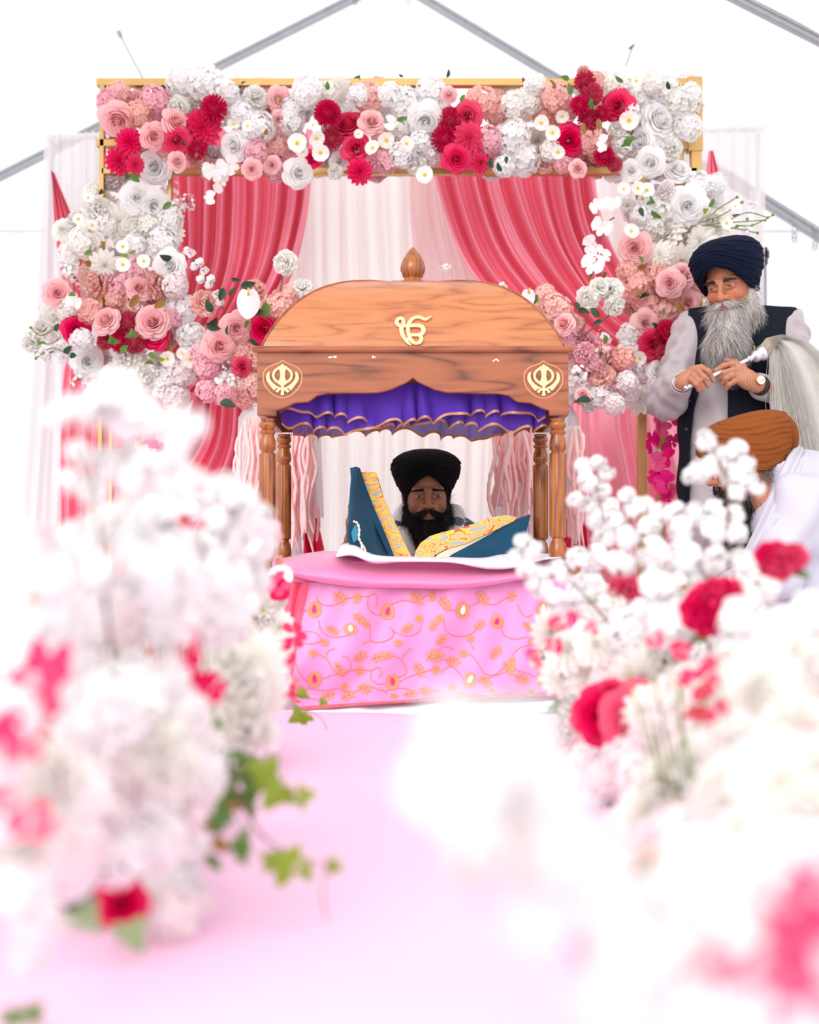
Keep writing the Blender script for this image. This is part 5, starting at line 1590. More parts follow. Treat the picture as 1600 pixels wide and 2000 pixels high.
def frame(loc, yaw=0, pitch=0, roll=0, s=1.0):
    """head frame; yaw turns the face toward +X when positive, pitch tips it down when positive."""
    R = Matrix.Rotation(yaw, 4, 'Z') @ Matrix.Rotation(pitch, 4, 'X') @ Matrix.Rotation(roll, 4, 'Y')
    return Matrix.Translation(Vector(loc)) @ R @ Matrix.Scale(s, 4)

M['skin'] = attr_mat('skin', .5, sss=.12, spec=.35, bump=.12, bscale=260)
M['eye_white'] = mat('eye_white', (.42, .36, .33), .5, spec=.2)
M['iris'] = mat('iris', (.025, .010, .006), .3)
M['pupil'] = mat('pupil', (.004, .003, .003), .3)
M['hair'] = attr_mat('hair', .6, spec=.25)
def soft_hair(name):
    m, nt, b, out = new_mat(name); nt.nodes.remove(b)
    a = nt.nodes.new('ShaderNodeAttribute'); a.attribute_name = 'Col'
    d = nt.nodes.new('ShaderNodeBsdfDiffuse'); t = nt.nodes.new('ShaderNodeBsdfTranslucent'); mx = nt.nodes.new('ShaderNodeMixShader'); mx.inputs[0].default_value = .6
    for q in (d, t): nt.links.new(a.outputs['Color'], q.inputs['Color'])
    nt.links.new(d.outputs[0], mx.inputs[1]); nt.links.new(t.outputs[0], mx.inputs[2]); nt.links.new(mx.outputs[0], out.inputs['Surface'])
    return m
M['white_hair'] = soft_hair('white_hair')
M['navy_turban'] = mat('navy_turban_cloth', (.003, .006, .021), .9, spec=.15, bump=.25, bscale=500)
M['black_turban'] = mat('black_turban_cloth', (.004, .0035, .0045), .9, spec=.12, bump=.2, bscale=500)
M['rust_turban'] = mat('rust_turban_cloth', (.23, .062, .012), .85, spec=.2, bump=.25, bscale=400)
M['vest'] = mat('navy_waistcoat', (.006, .008, .016), .9, spec=.2, bump=.2, bscale=700)
M['shirt'] = mat('pale_grey_shirt', (.42, .37, .395), .6, bump=.2, bscale=600, sheen=.2)
M['kurta'] = mat('white_kurta', (.52, .51, .60), .75, bump=.15, bscale=400)
M['scarf'] = mat('white_scarf', (.80, .78, .80), .85)
M['tweed'] = check_mat('navy_check', (.030, .040, .085), (.17, .19, .26), 150)

def main_piece(V, Q, frac=.9999):
    """drop loose crumbs left over after cutting."""
    n = len(V); par = np.arange(n)
    for _ in range(200):
        m_ = par[Q].min(1)
        new = par.copy()
        for i in range(4): np.minimum.at(new, Q[:, i], m_)
        new = new[new]
        if (new == par).all(): break
        par = new
    lab = par[Q[:, 0]]
    u, c = np.unique(lab, return_counts=True)
    keep = u[c >= c.max() * frac]
    return Q[np.isin(lab, keep)]

def compact(V, Q, C=None):
    u, inv = np.unique(Q, return_inverse=True)
    return V[u], inv.reshape(Q.shape), (C[u] if C is not None else None)

def union_body(parts, parent, name='body'):
    """fuse head, trunk and hands into one continuous skin."""
    obs = []
    for V, Q, C in parts:
        V, Q, C = compact(V, main_piece(V, Q, .15), C)
        mb = MB(); mb.add(V, Q.tolist(), 0, C)
        obs.append(mb.build(name, M['skin'], parent))
    base = obs[0]
    for o in obs[1:]:
        md = base.modifiers.new('u', 'BOOLEAN'); md.operation = 'UNION'; md.solver = 'EXACT'; md.object = o
    dg = bpy.context.evaluated_depsgraph_get(); dg.update()
    me = bpy.data.meshes.new_from_object(base.evaluated_get(dg), preserve_all_data_layers=True, depsgraph=dg)
    base.modifiers.clear()
    base.data = me
    for p_ in me.polygons: p_.use_smooth = True
    for o in obs[1:]: bpy.data.objects.remove(o)
    return base

def add_eyes(parent, Mx, look, ey=-.0893, h=.0046, nm='eye'):
    for s_ in (-1, 1):
        mb = MB()
        for V, f_, mi in eye_mesh(mb, (s_ * .031, ey, -.0012), look, h):
            V = V.copy(); V[:, 1] += 0
            mb.add(xf(V, Mx), f_, mi)
        mb.build(nm, [M['eye_white'], M['iris'], M['pupil']], parent)

def brows(parent, Mx, col, seed=0, thick=1.0, lift=0.0, arch_=.004):
    rr = random.Random(seed)
    for s_ in (-1, 1):
        ro = []; di = []; le = []; co = []
        for i in range(240):
            u = rr.random(); x = .012 + .038 * u
            z = .0175 + lift + arch_ * math.sin(u * 2.4) - .004 * u + rr.gauss(0, .0017 * thick * (1 - .5 * u))
            y = -.0985 + .55 * (x - .01) ** 1.0 * .30 + .004 * (u > .8)
            ro.append((s_ * x, y, z)); di.append((s_ * 1, -.05, .25 * (1 - 2 * u))); le.append(.009); co.append(tuple(c * rr.uniform(.6, 1.4) for c in col))
        mb = MB(); strands(mb, ro, di, le, .0005 * thick, co, 3, 0, 0, rr, wav=.0)
        mb.v = [xf(v, Mx) for v in mb.v]
        mb.build('eyebrow', M['hair'], parent)

def limb_cloth(f, a, b, ra, rb, k=.02): f.cap(a, b, ra, rb, k)

def wrinkle(V, Q, amp, fn):
    N = normals(V, Q)
    return V + N * (amp * fn(V))[:, None]
# ================================================================ man standing on the right
YS = 4.95
st = thing('person', at(1440, 1080, YS) * 1.0, 'standing bearded man in navy turban and dark waistcoat holding a white yak hair whisk', 'person')
st.location.z = GZ
SX = st.location.x
def W_(px, py, Y=YS): return np.array(at(px, py, Y))
hp = at(1426, 553, YS - .07)
HM = frame(hp, yaw=math.radians(-32), pitch=math.radians(17), roll=math.radians(-5), s=1.05)
skin_s = (.46, .185, .105)
V1, Q1, C1 = head_mesh(skin_s, nose=1.18, red=1.2, aged=1.0, lip=(.45, .12, .10), shade=(.42, .30, .26))
V1 = xf(V1, HM)
# trunk, arms and legs under the clothes
f = Field((SX - .34, YS - .34, GZ - .01), (SX + .36, YS + .22, 1.36), .007)
zc = lambda py: zat(py, YS)
chest = W_(1440, 700); belly = W_(1425, 830)
f.cap((SX - .06, YS + .02, .60), (SX + .06, YS + .02, .60), .10, .10, .03)
f.ell(belly, (.13, .095, .2), .04)
f.ell(chest, (.15, .085, .19), .04)
f.cap(W_(1425, 590), W_(1435, 650), .055, .07, .03)
shL, shR = W_(1352, 650), W_(1538, 640)
elL, elR = W_(1303, 783, YS - .05), W_(1568, 780, YS - .06)
wrL, wrR = W_(1331, 748, YS - .23), W_(1482, 752, YS - .24)
for a, b, c in ((shL, elL, wrL), (shR, elR, wrR)):
    f.cap(a, b, .05, .04, .03); f.cap(b, c, .040, .027, .02)
for sx in (-1, 1):
    f.cap((SX + sx * .075, YS + .02, .6), (SX + sx * .09, YS, .25), .07, .05, .03)
    f.cap((SX + sx * .09, YS, .25), (SX + sx * .10, YS + .02, GZ + .08), .05, .038, .02)
    f.cap((SX + sx * .10, YS + .03, GZ + .03), (SX + sx * .115, YS - .12, GZ + .025), .035, .028, .02)
Vb, Qb = f.mesh(); Vb = relax(Vb, Qb, 1)
Cb = np.tile(np.array(skin_s), (len(Vb), 1))
# hands, closed around the whisk handle
YH = 4.72
hf = Field(tuple(W_(1318, 775, YH) - (0, .07, 0)), tuple(W_(1500, 695, YH) + (.01, .09, .02)), .0019)
H = lambda px, py, dy=0: W_(px, py, YH + dy)
# left-hand-in-photo (his right)
hf.chain([wrL + (0, 0, 0), H(1334, 747, -.005), H(1344, 738, -.006)], [.027, .028, .027], .012)
hf.cap(H(1346, 741, -.004), H(1360, 726, -.010), .020, .017, .012)
hf.cap(H(1340, 746, -.004), H(1350, 742, -.006), .021, .017, .012)
fing = [[(1357, 719, -.016), (1370, 717, -.030), (1385, 726, -.036), (1393, 743, -.024)],
        [(1352, 724, -.018), (1363, 724, -.036), (1376, 737, -.042), (1383, 754, -.028)],
        [(1347, 731, -.020), (1355, 733, -.038), (1366, 744, -.045), (1373, 760, -.030)],
        [(1343, 738, -.020), (1350, 741, -.038), (1360, 751, -.045), (1365, 762, -.030)]]
for i, p in enumerate(fing):
    r = .0098 if i < 3 else .0088
    hf.chain([H(*q) for q in p], [r * 1.05, r * 1.0, r * .96, r * .84], .0045)
hf.chain([H(1338, 735, .0), H(1352, 722, .012), H(1368, 728, .014)], [.013, .011, .009], .006)
# right-hand-in-photo (his left)
hf.chain([wrR, H(1474, 748, -.012), H(1462, 741, -.016)], [.027, .029, .029], .012)
hf.cap(H(1458, 746, -.014), H(1440, 738, -.018), .024, .018, .012)
hf.cap(H(1460, 734, -.014), H(1442, 718, -.018), .022, .017, .012)
fing2 = [[(1443, 714, -.020), (1430, 710, -.026), (1414, 714, -.020), (1399, 723, -.014)],
         [(1441, 722, -.022), (1430, 723, -.033), (1415, 728, -.028), (1408, 737, -.012)],
         [(1441, 731, -.022), (1430, 733, -.034), (1418, 739, -.028), (1412, 749, -.012)],
         [(1443, 741, -.020), (1434, 745, -.031), (1424, 751, -.026), (1419, 759, -.012)]]
for i, p in enumerate(fing2):
    r = .0098 if i < 3 else .0088
    hf.chain([H(*q) for q in p], [r * 1.05, r, r * .96, r * .82], .0045)
hf.chain([H(1452, 716, .0), H(1436, 708, .006), H(1419, 703, .006)], [.013, .011, .009], .006)
Vh, Qh = hf.mesh(); Vh = relax(Vh, Qh, 1, .35)
Ch = np.tile(np.array((.36, .125, .070)), (len(Vh), 1))
def wpx(V):  # approximate photo pixel of a point
    return 800 + F * V[:, 0] / V[:, 1], 1080 - F * (V[:, 2] - CAMZ) / V[:, 1]
px_, py_ = wpx(Vh)
for L_ in (fing, fing2):
    for p in L_:
        q = p[-1]; w = np.exp(-(((px_ - q[0]) / 4.5) ** 2 + ((py_ - q[1]) / 4.0) ** 2)) * (Vh[:, 1] < YH + .0)
        Ch = mixc(Ch, np.clip(w * .7, 0, .7), (.78, .46, .38))
        for q in p[1:3]:
            w = np.exp(-(((px_ - q[0]) / 4) ** 2 + ((py_ - q[1]) / 4) ** 2)); Ch = mixc(Ch, w * .3, (.36, .115, .07))
body = union_body([(V1, Q1, C1), (Vb, Qb, Cb), (Vh, Qh, Ch)], st)
add_eyes(st, HM, (-.0025, -.0012), h=.0021)
brows(st, HM, (.035, .028, .028), 3, 1.7, .001, .004)
tprof = [(-.07, .072), (-.03, .083), (.0, .096), (.03, .108), (.06, .116), (.085, .118), (.105, .112), (.125, .096), (.140, .072), (.149, .042), (.152, .0)]
def ze_s(a):
    b = abs(a)
    return float(np.interp(b, [0, .35, .8, 1.2, 1.7, 2.4, PI], [.070, .052, .006, -.026, -.045, -.05, -.045]))
turban(tprof, ze_s, M['navy_turban'], st, HM, sx=1.0, sy=1.10, layer=.017, seed=3, asym=.006, nedge=.005)
# beard: soft core plus hair
def beard(parent, Mx, length, width, n, cols, core_col, seed=0, rad=.0006, forward=.0, sway=0.0, wav=.004, mouth=True, dens_low=1.0):
    rr = random.Random(seed)
    f = Field((-.11, -.16 - forward, -.07 - length - .03), (.11, .06, .02), .0032)
    f.ell((0, -.045, -.105), (.058 * width, .045, .040), .02)
    for s_ in (-1, 1):
        f.cap((s_ * .068, -.012, -.03), (s_ * .055 * width, -.045, -.085), .010, .024, .02)
    L = length
    f.cap((0, -.06, -.115), (sway, -.07 - forward, -.10 - L * .55), .045 * width, .040 * width, .03)
    f.cap((sway, -.07 - forward, -.10 - L * .45), (sway * 1.4, -.072 - forward, -.10 - L * .80), .036 * width, .020 * width, .03)
    if mouth: f.ell((0, -.11, -.069), (.021, .03, .0085), .006, sub=True)
    V, Q = f.mesh(); V = relax(V, Q, 3)
    keepv = ~((V[:, 2] > -.055) & (V[:, 1] < -.075) & (np.abs(V[:, 0]) < .05))
    N = normals(V, Q)
    C = np.tile(np.array(core_col, float), (len(V), 1))
    sel = [i for i in range(len(V)) if V[i, 1] < .01 and V[i, 2] > -.10 - L * .85]
    mb = MB(); mb.add(xf(V, Mx), Q.tolist(), 0, C)
    ro = []; di = []; le = []; co = []
    for _ in range(n):
        i = rr.choice(sel); p = V[i]; Nn = N[i]
        t = min(1, max(0, (-.03 - p[2]) / L))
        ro.append(p - Nn * .001)
        d = np.array((p[0] * 1.5 * (1 - t) + rr.gauss(0, .16), -.10 + rr.gauss(0, .08), -1.0))
        d = d - Nn * (d @ Nn) + Nn * rr.uniform(.10, .30)
        di.append(d); le.append(rr.uniform(.03, .065) * (1 + .5 * t)); co.append(cols(rr, p, t))
    tg = lambda p: np.array((-p[0] * 5 + sway * 8, -.1, -1.0))
    tg = lambda p: np.array((0, -.02, -1.0))
    strands(mb, ro, di, le, rad, co, 6, .10, rr=rr, target=tg, wav=wav)
    # moustache
    ro = []; di = []; le = []; co = []
    for _ in range(int(n * .22)):
        s_ = rr.choice((-1, 1)); u = rr.random() ** 1.2
        x = s_ * (.001 + .026 * u)
        ro.append((x, -.1035 + .016 * u - rr.uniform(0, .004), -.0485 - .006 * u + rr.gauss(0, .0022)))
        di.append((s_ * (1 - .25 * (1 - u)), -.15 + .42 * u + rr.gauss(0, .08), -.62 + .35 * u + rr.gauss(0, .14))); le.append(rr.uniform(.016, .034)); co.append(cols(rr, (x, 0, -.05), 0))
    k0 = len(mb.v)
    strands(mb, ro, di, le, rad * 1.1, co, 5, .08, rr=rr, target=(0, 0, -1), wav=.002)
    mb.v = [mb.v[0]] + [xf(v, Mx) for v in mb.v[1:]]
    return mb.build('beard', M['hair'], parent)
def cols_grey(rr, p, t):
    g = rr.uniform(.50, .92) if rr.random() < (.88 - .3 * t) else rr.uniform(.08, .28)
    return (g, g * .95, g * .91)
beard(st, HM, .165, 1.30, 9000, cols_grey, (.50, .46, .44), 5, rad=.00062, forward=.085, sway=.004, wav=.0065)
# shirt
def cloth_from(f, amp, fn, it=2):
    V, Q = f.mesh(); V, Q, _ = compact(V, main_piece(V, Q)); V = relax(V, Q, it); return wrinkle(V, Q, amp, fn), Q
f = Field((SX - .36, YS - .36, .30), (SX + .38, YS + .24, 1.34), .0050)
f.ell(chest, (.182, .118, .215), .05); f.ell(belly, (.168, .132, .21), .05)
f.ell(W_(1432, 950), (.17, .13, .2), .06); f.cap((SX - .05, YS, .5), (SX + .05, YS, .5), .16, .18, .06)
f.cap(W_(1360, 640), W_(1530, 632), .062, .062, .05)
f.cap(W_(1426, 600), W_(1432, 640), .066, .075, .03)
f.cap(shL, elL, .066, .064, .03); f.cap(elL, wrL + (0, .035, 0), .064, .046, .02)
f.cap(shR, elR, .066, .064, .03); f.cap(elR, wrR + (.02, .04, 0), .062, .045, .02)
f.cap(wrL + (0, .03, 0), wrL + (-.002, .052, -.002), .041, .041, .004)
def sleeve_folds(V):
    x, y, z = V[:, 0] - SX, V[:, 1] - YS, V[:, 2]
    arm = np.clip((np.abs(x) - .16) * 18, 0, 1)
    d = np.sin((z * 85 + x * 60 + 2.5 * np.sin(y * 22)) ) * .55 + np.sin(z * 47 - x * 90 + y * 50 + 1.0) * .6 + .35 * np.sin(z * 130 + y * 90)
    tr = np.sin(x * 55 + 1.5 * np.sin(z * 9)) * .35 + .25 * np.sin(x * 90 + z * 25)
    return arm * d + (1 - arm) * tr
Vs, Qs = cloth_from(f, .0068, sleeve_folds)
# leave the neck open at the top
keep = ~((Vs[Qs].mean(1)[:, 2] > zc(604)) )
Qs2 = Qs[keep]
sh = np_obj('shirt', [(Vs, Qs2, None, 0)], M['shirt'], st)
mb = MB()
q = W_(1410, 677, YS - .128); mb.ball(q, (.0055, .002, .0055), 5); mb.build('shirt_button', mat('shell_button', (.62, .58, .55), .3), sh)
# cuffs
mb = MB()
cuffd = Vector(wrL - elL).normalized()
for k_, (p, r) in enumerate(((wrL + np.array(cuffd) * -.004, .036),)):
    P = []
    x = cuffd.orthogonal().normalized(); y = cuffd.cross(x)
    for dd, r2 in ((-.05, .038), (-.03, .0385), (.0, .0375), (.004, .036), (.003, .033), (-.02, .031)):
        P.append([Vector(p) + cuffd * dd + (x * math.cos(a) + y * math.sin(a)) * r2 for a in np.linspace(0, 2 * PI, 24, endpoint=False)])
    mb.grid(P, cv=True)
mb.build('cuff', M['shirt'], sh)
# waistcoat
f = Field((SX - .26, YS - .26, .30), (SX + .28, YS + .22, 1.34), .0050)
f.ell(chest, (.198, .134, .225), .05); f.ell(belly, (.184, .146, .22), .05)
f.ell(W_(1428, 950), (.188, .146, .2), .06); f.cap((SX - .04, YS, .45), (SX + .05, YS, .45), .18, .19, .05)
f.cap(W_(1366, 634), W_(1524, 624), .070, .070, .05)
f.cap(W_(1428, 600), W_(1434, 640), .074, .085, .03)
YF = YS - .13
def vest_open(X, Y, Z):
    py = 1080 - F * (Z - CAMZ) / YF
    px = 800 + F * X / np.minimum(Y, YS)
    L = np.interp(py, [590, 640, 690, 720, 770, 800, 880, 1100], [1402, 1396, 1380, 1374, 1364, 1356, 1349, 1345])
    R = np.interp(py, [590, 640, 690, 720, 800, 880, 1100], [1448, 1440, 1428, 1424, 1422, 1424, 1430])
    return np.minimum(np.minimum(px - L, R - px) * YF / F, YS - .02 - Y)
f.cut(vest_open)
def arm_open(X, Y, Z):
    py = 1080 - F * (Z - CAMZ) / YS; px = 800 + F * X / YS
    a_ = np.interp(py, [600, 640, 700, 780, 860, 900], [1347, 1333, 1331, 1335, 1324, 1300]); b_ = np.interp(py, [590, 620, 700, 800, 860, 900], [1556, 1552, 1536, 1538, 1570, 1600])
    return np.maximum(a_ - px, px - b_) * YS / F
f.cut(arm_open)
f.cut(lambda X, Y, Z: Z - zc(604))
Vv, Qv = cloth_from(f, .0024, lambda V: np.sin((V[:, 0] - SX) * 40 + V[:, 2] * 14) * .5 + .5 * np.sin(V[:, 2] * 34 + (V[:, 0] - SX) * 18), 1)
Ctr = Vv[Qv].mean(1); cpx, cpy = wpx(Ctr)
front = Ctr[:, 1] < YS - .01
vest = np_obj('waistcoat', [(Vv, Qv, None, 0)], M['vest'], st)
for x, y in ((1348, 783), (1342, 838)):
    mb = MB()
    # place on the waistcoat surface
    d2 = (cpx - x) ** 2 + (cpy - y) ** 2 + 1e6 * (~front); q = Ctr[np.argmin(d2)]
    mb.ball(q + (0, -.004, 0), (.006, .003, .006), 5); mb.build('waistcoat_button', mat('dark_button', (.03, .03, .035), .25), vest)
d2 = (cpx - 1474) ** 2 + (cpy - 686) ** 2 + 1e6 * (~front); q = Vector(Ctr[np.argmin(d2)])
pen = thing('pen', q + Vector((0, -.008, 0)), 'yellow pen clip standing in the dark waistcoat pocket', 'pen')
mb = MB(); mb.tube([q + Vector((-.002, -.008, -.02)), q + Vector((.001, -.008, .014))], [.0028, .0022], 6); mb.ball(q + Vector((.001, -.008, .015)), .0034, 5); mb.build('clip', mat('yellow_plastic', (.85, .75, .02), .4), pen)
f = Field((SX - .24, YS - .24, GZ), (SX + .28, YS + .24, .62), .006)
f.cap((SX - .05, YS + .02, .5), (SX + .05, YS + .02, .5), .13, .13, .05)
for sx in (-1, 1):
    f.cap((SX + sx * .08, YS + .01, .5), (SX + sx * .10, YS + .02, GZ + .09), .095, .07, .03)
Vt, Qt = cloth_from(f, .004, lambda V: np.sin(V[:, 2] * 40 + V[:, 0] * 30) * .6 + np.sin(V[:, 0] * 80 + V[:, 2] * 9) * .4)
np_obj('trousers', [(Vt, Qt, None, 0)], M['shirt'], st)
for sx in (-1, 1):
    f = Field((SX + sx * .11 - .07, YS - .22, GZ), (SX + sx * .11 + .07, YS + .12, GZ + .12), .004)
    f.cap((SX + sx * .10, YS + .03, GZ + .042), (SX + sx * .118, YS - .13, GZ + .034), .042, .034, .02)
    Vt, Qt = f.mesh(); np_obj('shoe', [(relax(Vt, Qt, 2), Qt, None, 0)], mat('brown_leather', (.06, .03, .015), .4), st)
# watch
wt = thing('wristwatch', Vector(wrR), 'gold wristwatch with a black strap on the standing man\'s wrist', 'watch')
wd = Vector(elR - wrR).normalized(); c0 = Vector(wrR) + wd * .008
x = wd.orthogonal().normalized(); y = wd.cross(x)
mb = MB(); mb.grid([[c0 + wd * dd + (x * math.cos(a) + y * math.sin(a)) * r for a in np.linspace(0, 2 * PI, 32, endpoint=False)] for dd, r in ((-.010, .029), (-.010, .0325), (.010, .0335), (.010, .029))], cv=True)
mb.build('strap', mat('black_leather', (.012, .011, .012), .5), wt)
fd = (Vector((.35, -1, .35))).normalized(); fd = (fd - wd * fd.dot(wd)).normalized()
fc = at(1487, 742, YH - .055)
nrm = Vector((.25, -1, .1)).normalized(); ax = nrm.orthogonal().normalized(); ay = nrm.cross(ax)
def disc_stack(mb, c, rs):
    mb.grid([[c + nrm * h_ + (ax * math.cos(a) + ay * math.sin(a)) * r for a in np.linspace(0, 2 * PI, 32, endpoint=False)] for h_, r in rs], cv=True)
mb = MB(); disc_stack(mb, fc, ((-.012, .012), (-.006, .0165), (-.001, .0165), (.001, .0150), (.0006, .0138))); mb.build('case', M['gold'], wt)
mb = MB(); disc_stack(mb, fc, ((.0004, .0142), (.0006, .0005))); dial = mb.build('dial', mat('cream_dial', (.80, .72, .58), .3), wt)
mb = MB()
for a, L_ in ((.6, .008), (2.4, .011)): mb.tube([fc + nrm * .0012, fc + nrm * .0012 + (ax * math.cos(a) + ay * math.sin(a)) * L_], .0006, 4)
mb.build('watch_hand', mat('dark_hands', (.05, .04, .03), .3), wt)
kr = thing('bracelet', Vector(wrL), 'thin steel bangle on the standing man\'s wrist by his shirt cuff', 'bracelet')
cd = cuffd; x = cd.orthogonal().normalized(); y = cd.cross(x); c0 = Vector(wrL) + cd * .008
mb = MB(); mb.tube([c0 + (x * math.cos(a) + y * math.sin(a)) * .031 for a in np.linspace(0, 2 * PI, 30)], .0022, 6, cap=False); mb.build('bangle', mat('polished_steel', (.7, .7, .72), .15, metal=1), kr)

# whisk
M['silver'] = mat('hammered_silver', (.66, .65, .69), .18, metal=.9, bump=.8, bscale=220)
wk = thing('yak_hair_whisk', at(1400, 730, YH), 'long white yak hair ceremonial whisk with a silver handle held by the standing man', 'whisk')
hd0, hd1 = H(1337, 759, -.034), H(1462, 702, .0)
hv = Vector(hd1 - hd0); hl = hv.length; hz = hv.normalized(); hx = hz.orthogonal().normalized(); hy = hz.cross(hx)
def along(prof, mb, base=Vector(hd0)):
    mb.grid([[base + hz * a_ + (hx * math.cos(t) + hy * math.sin(t)) * r for t in np.linspace(0, 2 * PI, 20, endpoint=False)] for a_, r in prof], cv=True)
pr_ = [(-.004, .0005), (-.002, .006), (.004, .0092), (.010, .0088), (.014, .006), (.018, .0078)]
for k in range(24): pr_.append((.02 + (hl - .02) * k / 23, .0078 + .0007 * (k % 2)))
mb = MB(); along(pr_, mb); mb.build('handle', M['silver'], wk)
mb = MB(); along([(hl - .004, .008), (hl, .013), (hl + .006, .013), (hl + .010, .009), (hl + .016, .017), (hl + .026, .022), (hl + .036, .021), (hl + .044, .025), (hl + .056, .029), (hl + .062, .026), (hl + .064, .0)], mb)
mb.build('ferrule', M['silver'], wk)
tip = Vector(hd0) + hz * (hl + .055)
rr = random.Random(9)
ro = []; guides = []
mb = MB()
Vv_ = []; Ff_ = []; Cc_ = []; b = 0
NSTR = 6000
GU = lambda u: [(1492, 684), (1511 + 8 * u, 670 - 8 * u), (1510 + 70 * u, 700 - 22 * u), (1514 + 122 * u, 782 - 36 * u), (1528 + 146 * u, 870 - 10 * u), (1548 + 150 * u, 950)]
Pc = []
for w_ in range(28):
    aa = 2 * PI * w_ / 28; u = .5 + .46 * math.cos(aa); th = math.sin(aa)
    c = cr([tuple(at(x_, y_, YH + .01 + (.05 * math.sin(u * 9) * .4) * min(1, q / 3))) for q, (x_, y_) in enumerate(GU(u))], 24)
    Pc.append([(p_[0], p_[1] + th * (.012 + .012 * min(1, k_ / 8)) , p_[2]) for k_, p_ in enumerate(c)])
mb.grid(Pc, cu=True, col=(.93, .915, .88))  # pale solid core added inside the hair to bounce light and brighten it
for i in range(NSTR):
    u = rr.random()                        # 0 inner/left fall .. 1 outer/right fall
    a = rr.uniform(0, 6.28); r = .024 * math.sqrt(rr.random())
    start = tip + (hx * math.cos(a) + hy * math.sin(a)) * r
    k = rr.gauss(0, 1)
    clump = math.sin(u * 31) * .012
    pts = [(1492, 683), (1511 + 8 * u, 668 - 9 * u), (1510 + 70 * u, 697 - 22 * u), (1512 + 125 * u, 780 - 38 * u), (1524 + 150 * u, 870 - 10 * u), (1545 + 160 * u + k * 5, 960 + rr.uniform(-60, 50))]
    Y0 = YH + .005 + rr.uniform(-.02, .03); 
    P = [at(x_ , y_, YH + (.0 if q < 1 else rr.uniform(-.002, .002) + (.05 * math.sin(u * 9) * .4 + k * .006) * min(1, q / 3))) for q, (x_, y_) in enumerate(pts)]
    c = cr([tuple(p) for p in P], 9)
    off = np.array(start) - c[0]
    jx = rr.gauss(0, .007); jz = rr.gauss(0, .006); ph = rr.uniform(0, 6.28)
    sd = np.array((.8, .2, .5))
    g = rr.uniform(.90, .97); col = np.array((g, g * .985, g * .96)) if rr.random() < .85 else np.array((g * .97, g * .92, g * .84))
    for j in range(9):
        t = j / 8
        p = c[j] + off * max(0, 1 - t * 2.2) + np.array((jx * t * 2 + .003 * math.sin(t * 9 + ph), .002 * math.sin(t * 7 + ph), jz * min(1, t * 2) + .002 * math.cos(t * 8 + ph)))
        rw = .00085 * (1 - .6 * t)
        for kx in range(3):
            aa = 2.0944 * kx
            Vv_.append(p + np.array((math.cos(aa) * rw, math.sin(aa) * rw, 0)))
            cc = col * (1 - .12 * max(0, 1 - t * 4) * np.array((0, .5, 1.2)))
            Cc_.append(cc)
        if j:
            for kx in range(3):
                k2 = (kx + 1) % 3
                Ff_.append((b + (j - 1) * 3 + kx, b + (j - 1) * 3 + k2, b + j * 3 + k2, b + j * 3 + kx))
    b += 27
mb.add(Vv_, Ff_, 0, np.array(Cc_))
mb.build('whisk_hair', M['white_hair'], wk)

# ================================================================ reader behind the book
YR = 4.74
rd = thing('person', (xat(832, YR), YR + .02, 0), 'seated reader with black turban, full black beard and white scarf behind the open book', 'person')
RX = rd.location.x
RM = frame(at(833, 962, YR), yaw=math.radians(3), pitch=math.radians(9), roll=math.radians(-1.5), s=1.0)
skin_r = (.33, .15, .09)
V1, Q1, C1 = head_mesh(skin_r, red=.3, aged=.5, lip=(.36, .12, .10), shade=(.02, .012, .01))
V1 = xf(V1, RM)
R_ = lambda px, py, Y=YR: np.array(at(px, py, Y))
f = Field((RX - .36, YR - .35, -.01), (RX + .36, YR + .25, .60), .007)
f.cap((RX, YR + .03, .40), R_(832, 1020), .07, .055, .03)
f.ell((RX, YR + .04, .34), (.17, .10, .18), .04); f.ell((RX, YR + .04, .13), (.17, .13, .12), .05)
rsL, rsR = R_(768, 1052, YR + .02), R_(905, 1052, YR + .02)
reL, reR = np.array((xat(700, YR) - .03, YR - .08, .30)), np.array((xat(960, YR), YR - .08, .28))
rwL, rwR = R_(690, 1052, 4.45), np.array((xat(960, 4.5), 4.46, .37))
for a, b_, c in ((rsL, reL, rwL), (rsR, reR, rwR)):
    f.cap(a, b_, .05, .04, .03); f.cap(b_, c, .04, .028, .02)
for sx in (-1, 1):
    f.cap((RX + sx * .09, YR + .02, .09), (RX + sx * .30, YR - .16, .08), .08, .06, .03)
    f.cap((RX + sx * .30, YR - .16, .07), (RX - sx * .02, YR - .24, .055), .055, .04, .02)
Vb, Qb = f.mesh(); Vb = relax(Vb, Qb, 1); Cb = np.tile(np.array(skin_r), (len(Vb), 1))
hf = Field(tuple(R_(672, 1062, 4.30)), tuple(R_(702, 950, 4.56)), .002)
HR = lambda px, py, Y=4.42: R_(px, py, Y)
hf.chain([HR(688, 1056, 4.45), HR(688, 1038, 4.43)], [.026, .027], .012)
hf.ell(HR(688, 1020, 4.41), (.017, .035, .042), .012)
for i, (yy, top) in enumerate(((4.38, 972), (4.398, 965), (4.417, 969), (4.436, 984))):
    hf.chain([HR(687, 1008, yy), HR(686, 990 if i < 3 else 998, yy), HR(688.5, top + 8, yy), HR(691, top, yy - .004)], [.0098, .0093, .0088, .0078], .004)
hf.chain([HR(684, 1034, 4.40), HR(682, 1020, 4.372), HR(686, 1006, 4.36)], [.013, .011, .009], .006)
Vh, Qh = hf.mesh(); Vh = relax(Vh, Qh, 1, .35); Ch = np.tile(np.array(skin_r) * 1.15, (len(Vh), 1))
hf = Field(tuple(rwR - (.07, .12, .06)), tuple(rwR + (.07, .07, .07)), .0025)
hf.ell(rwR + (-.005, -.04, 0), (.038, .045, .016), .01)
hf.cap(rwR, rwR + (0, -.03, 0), .026, .026, .012)
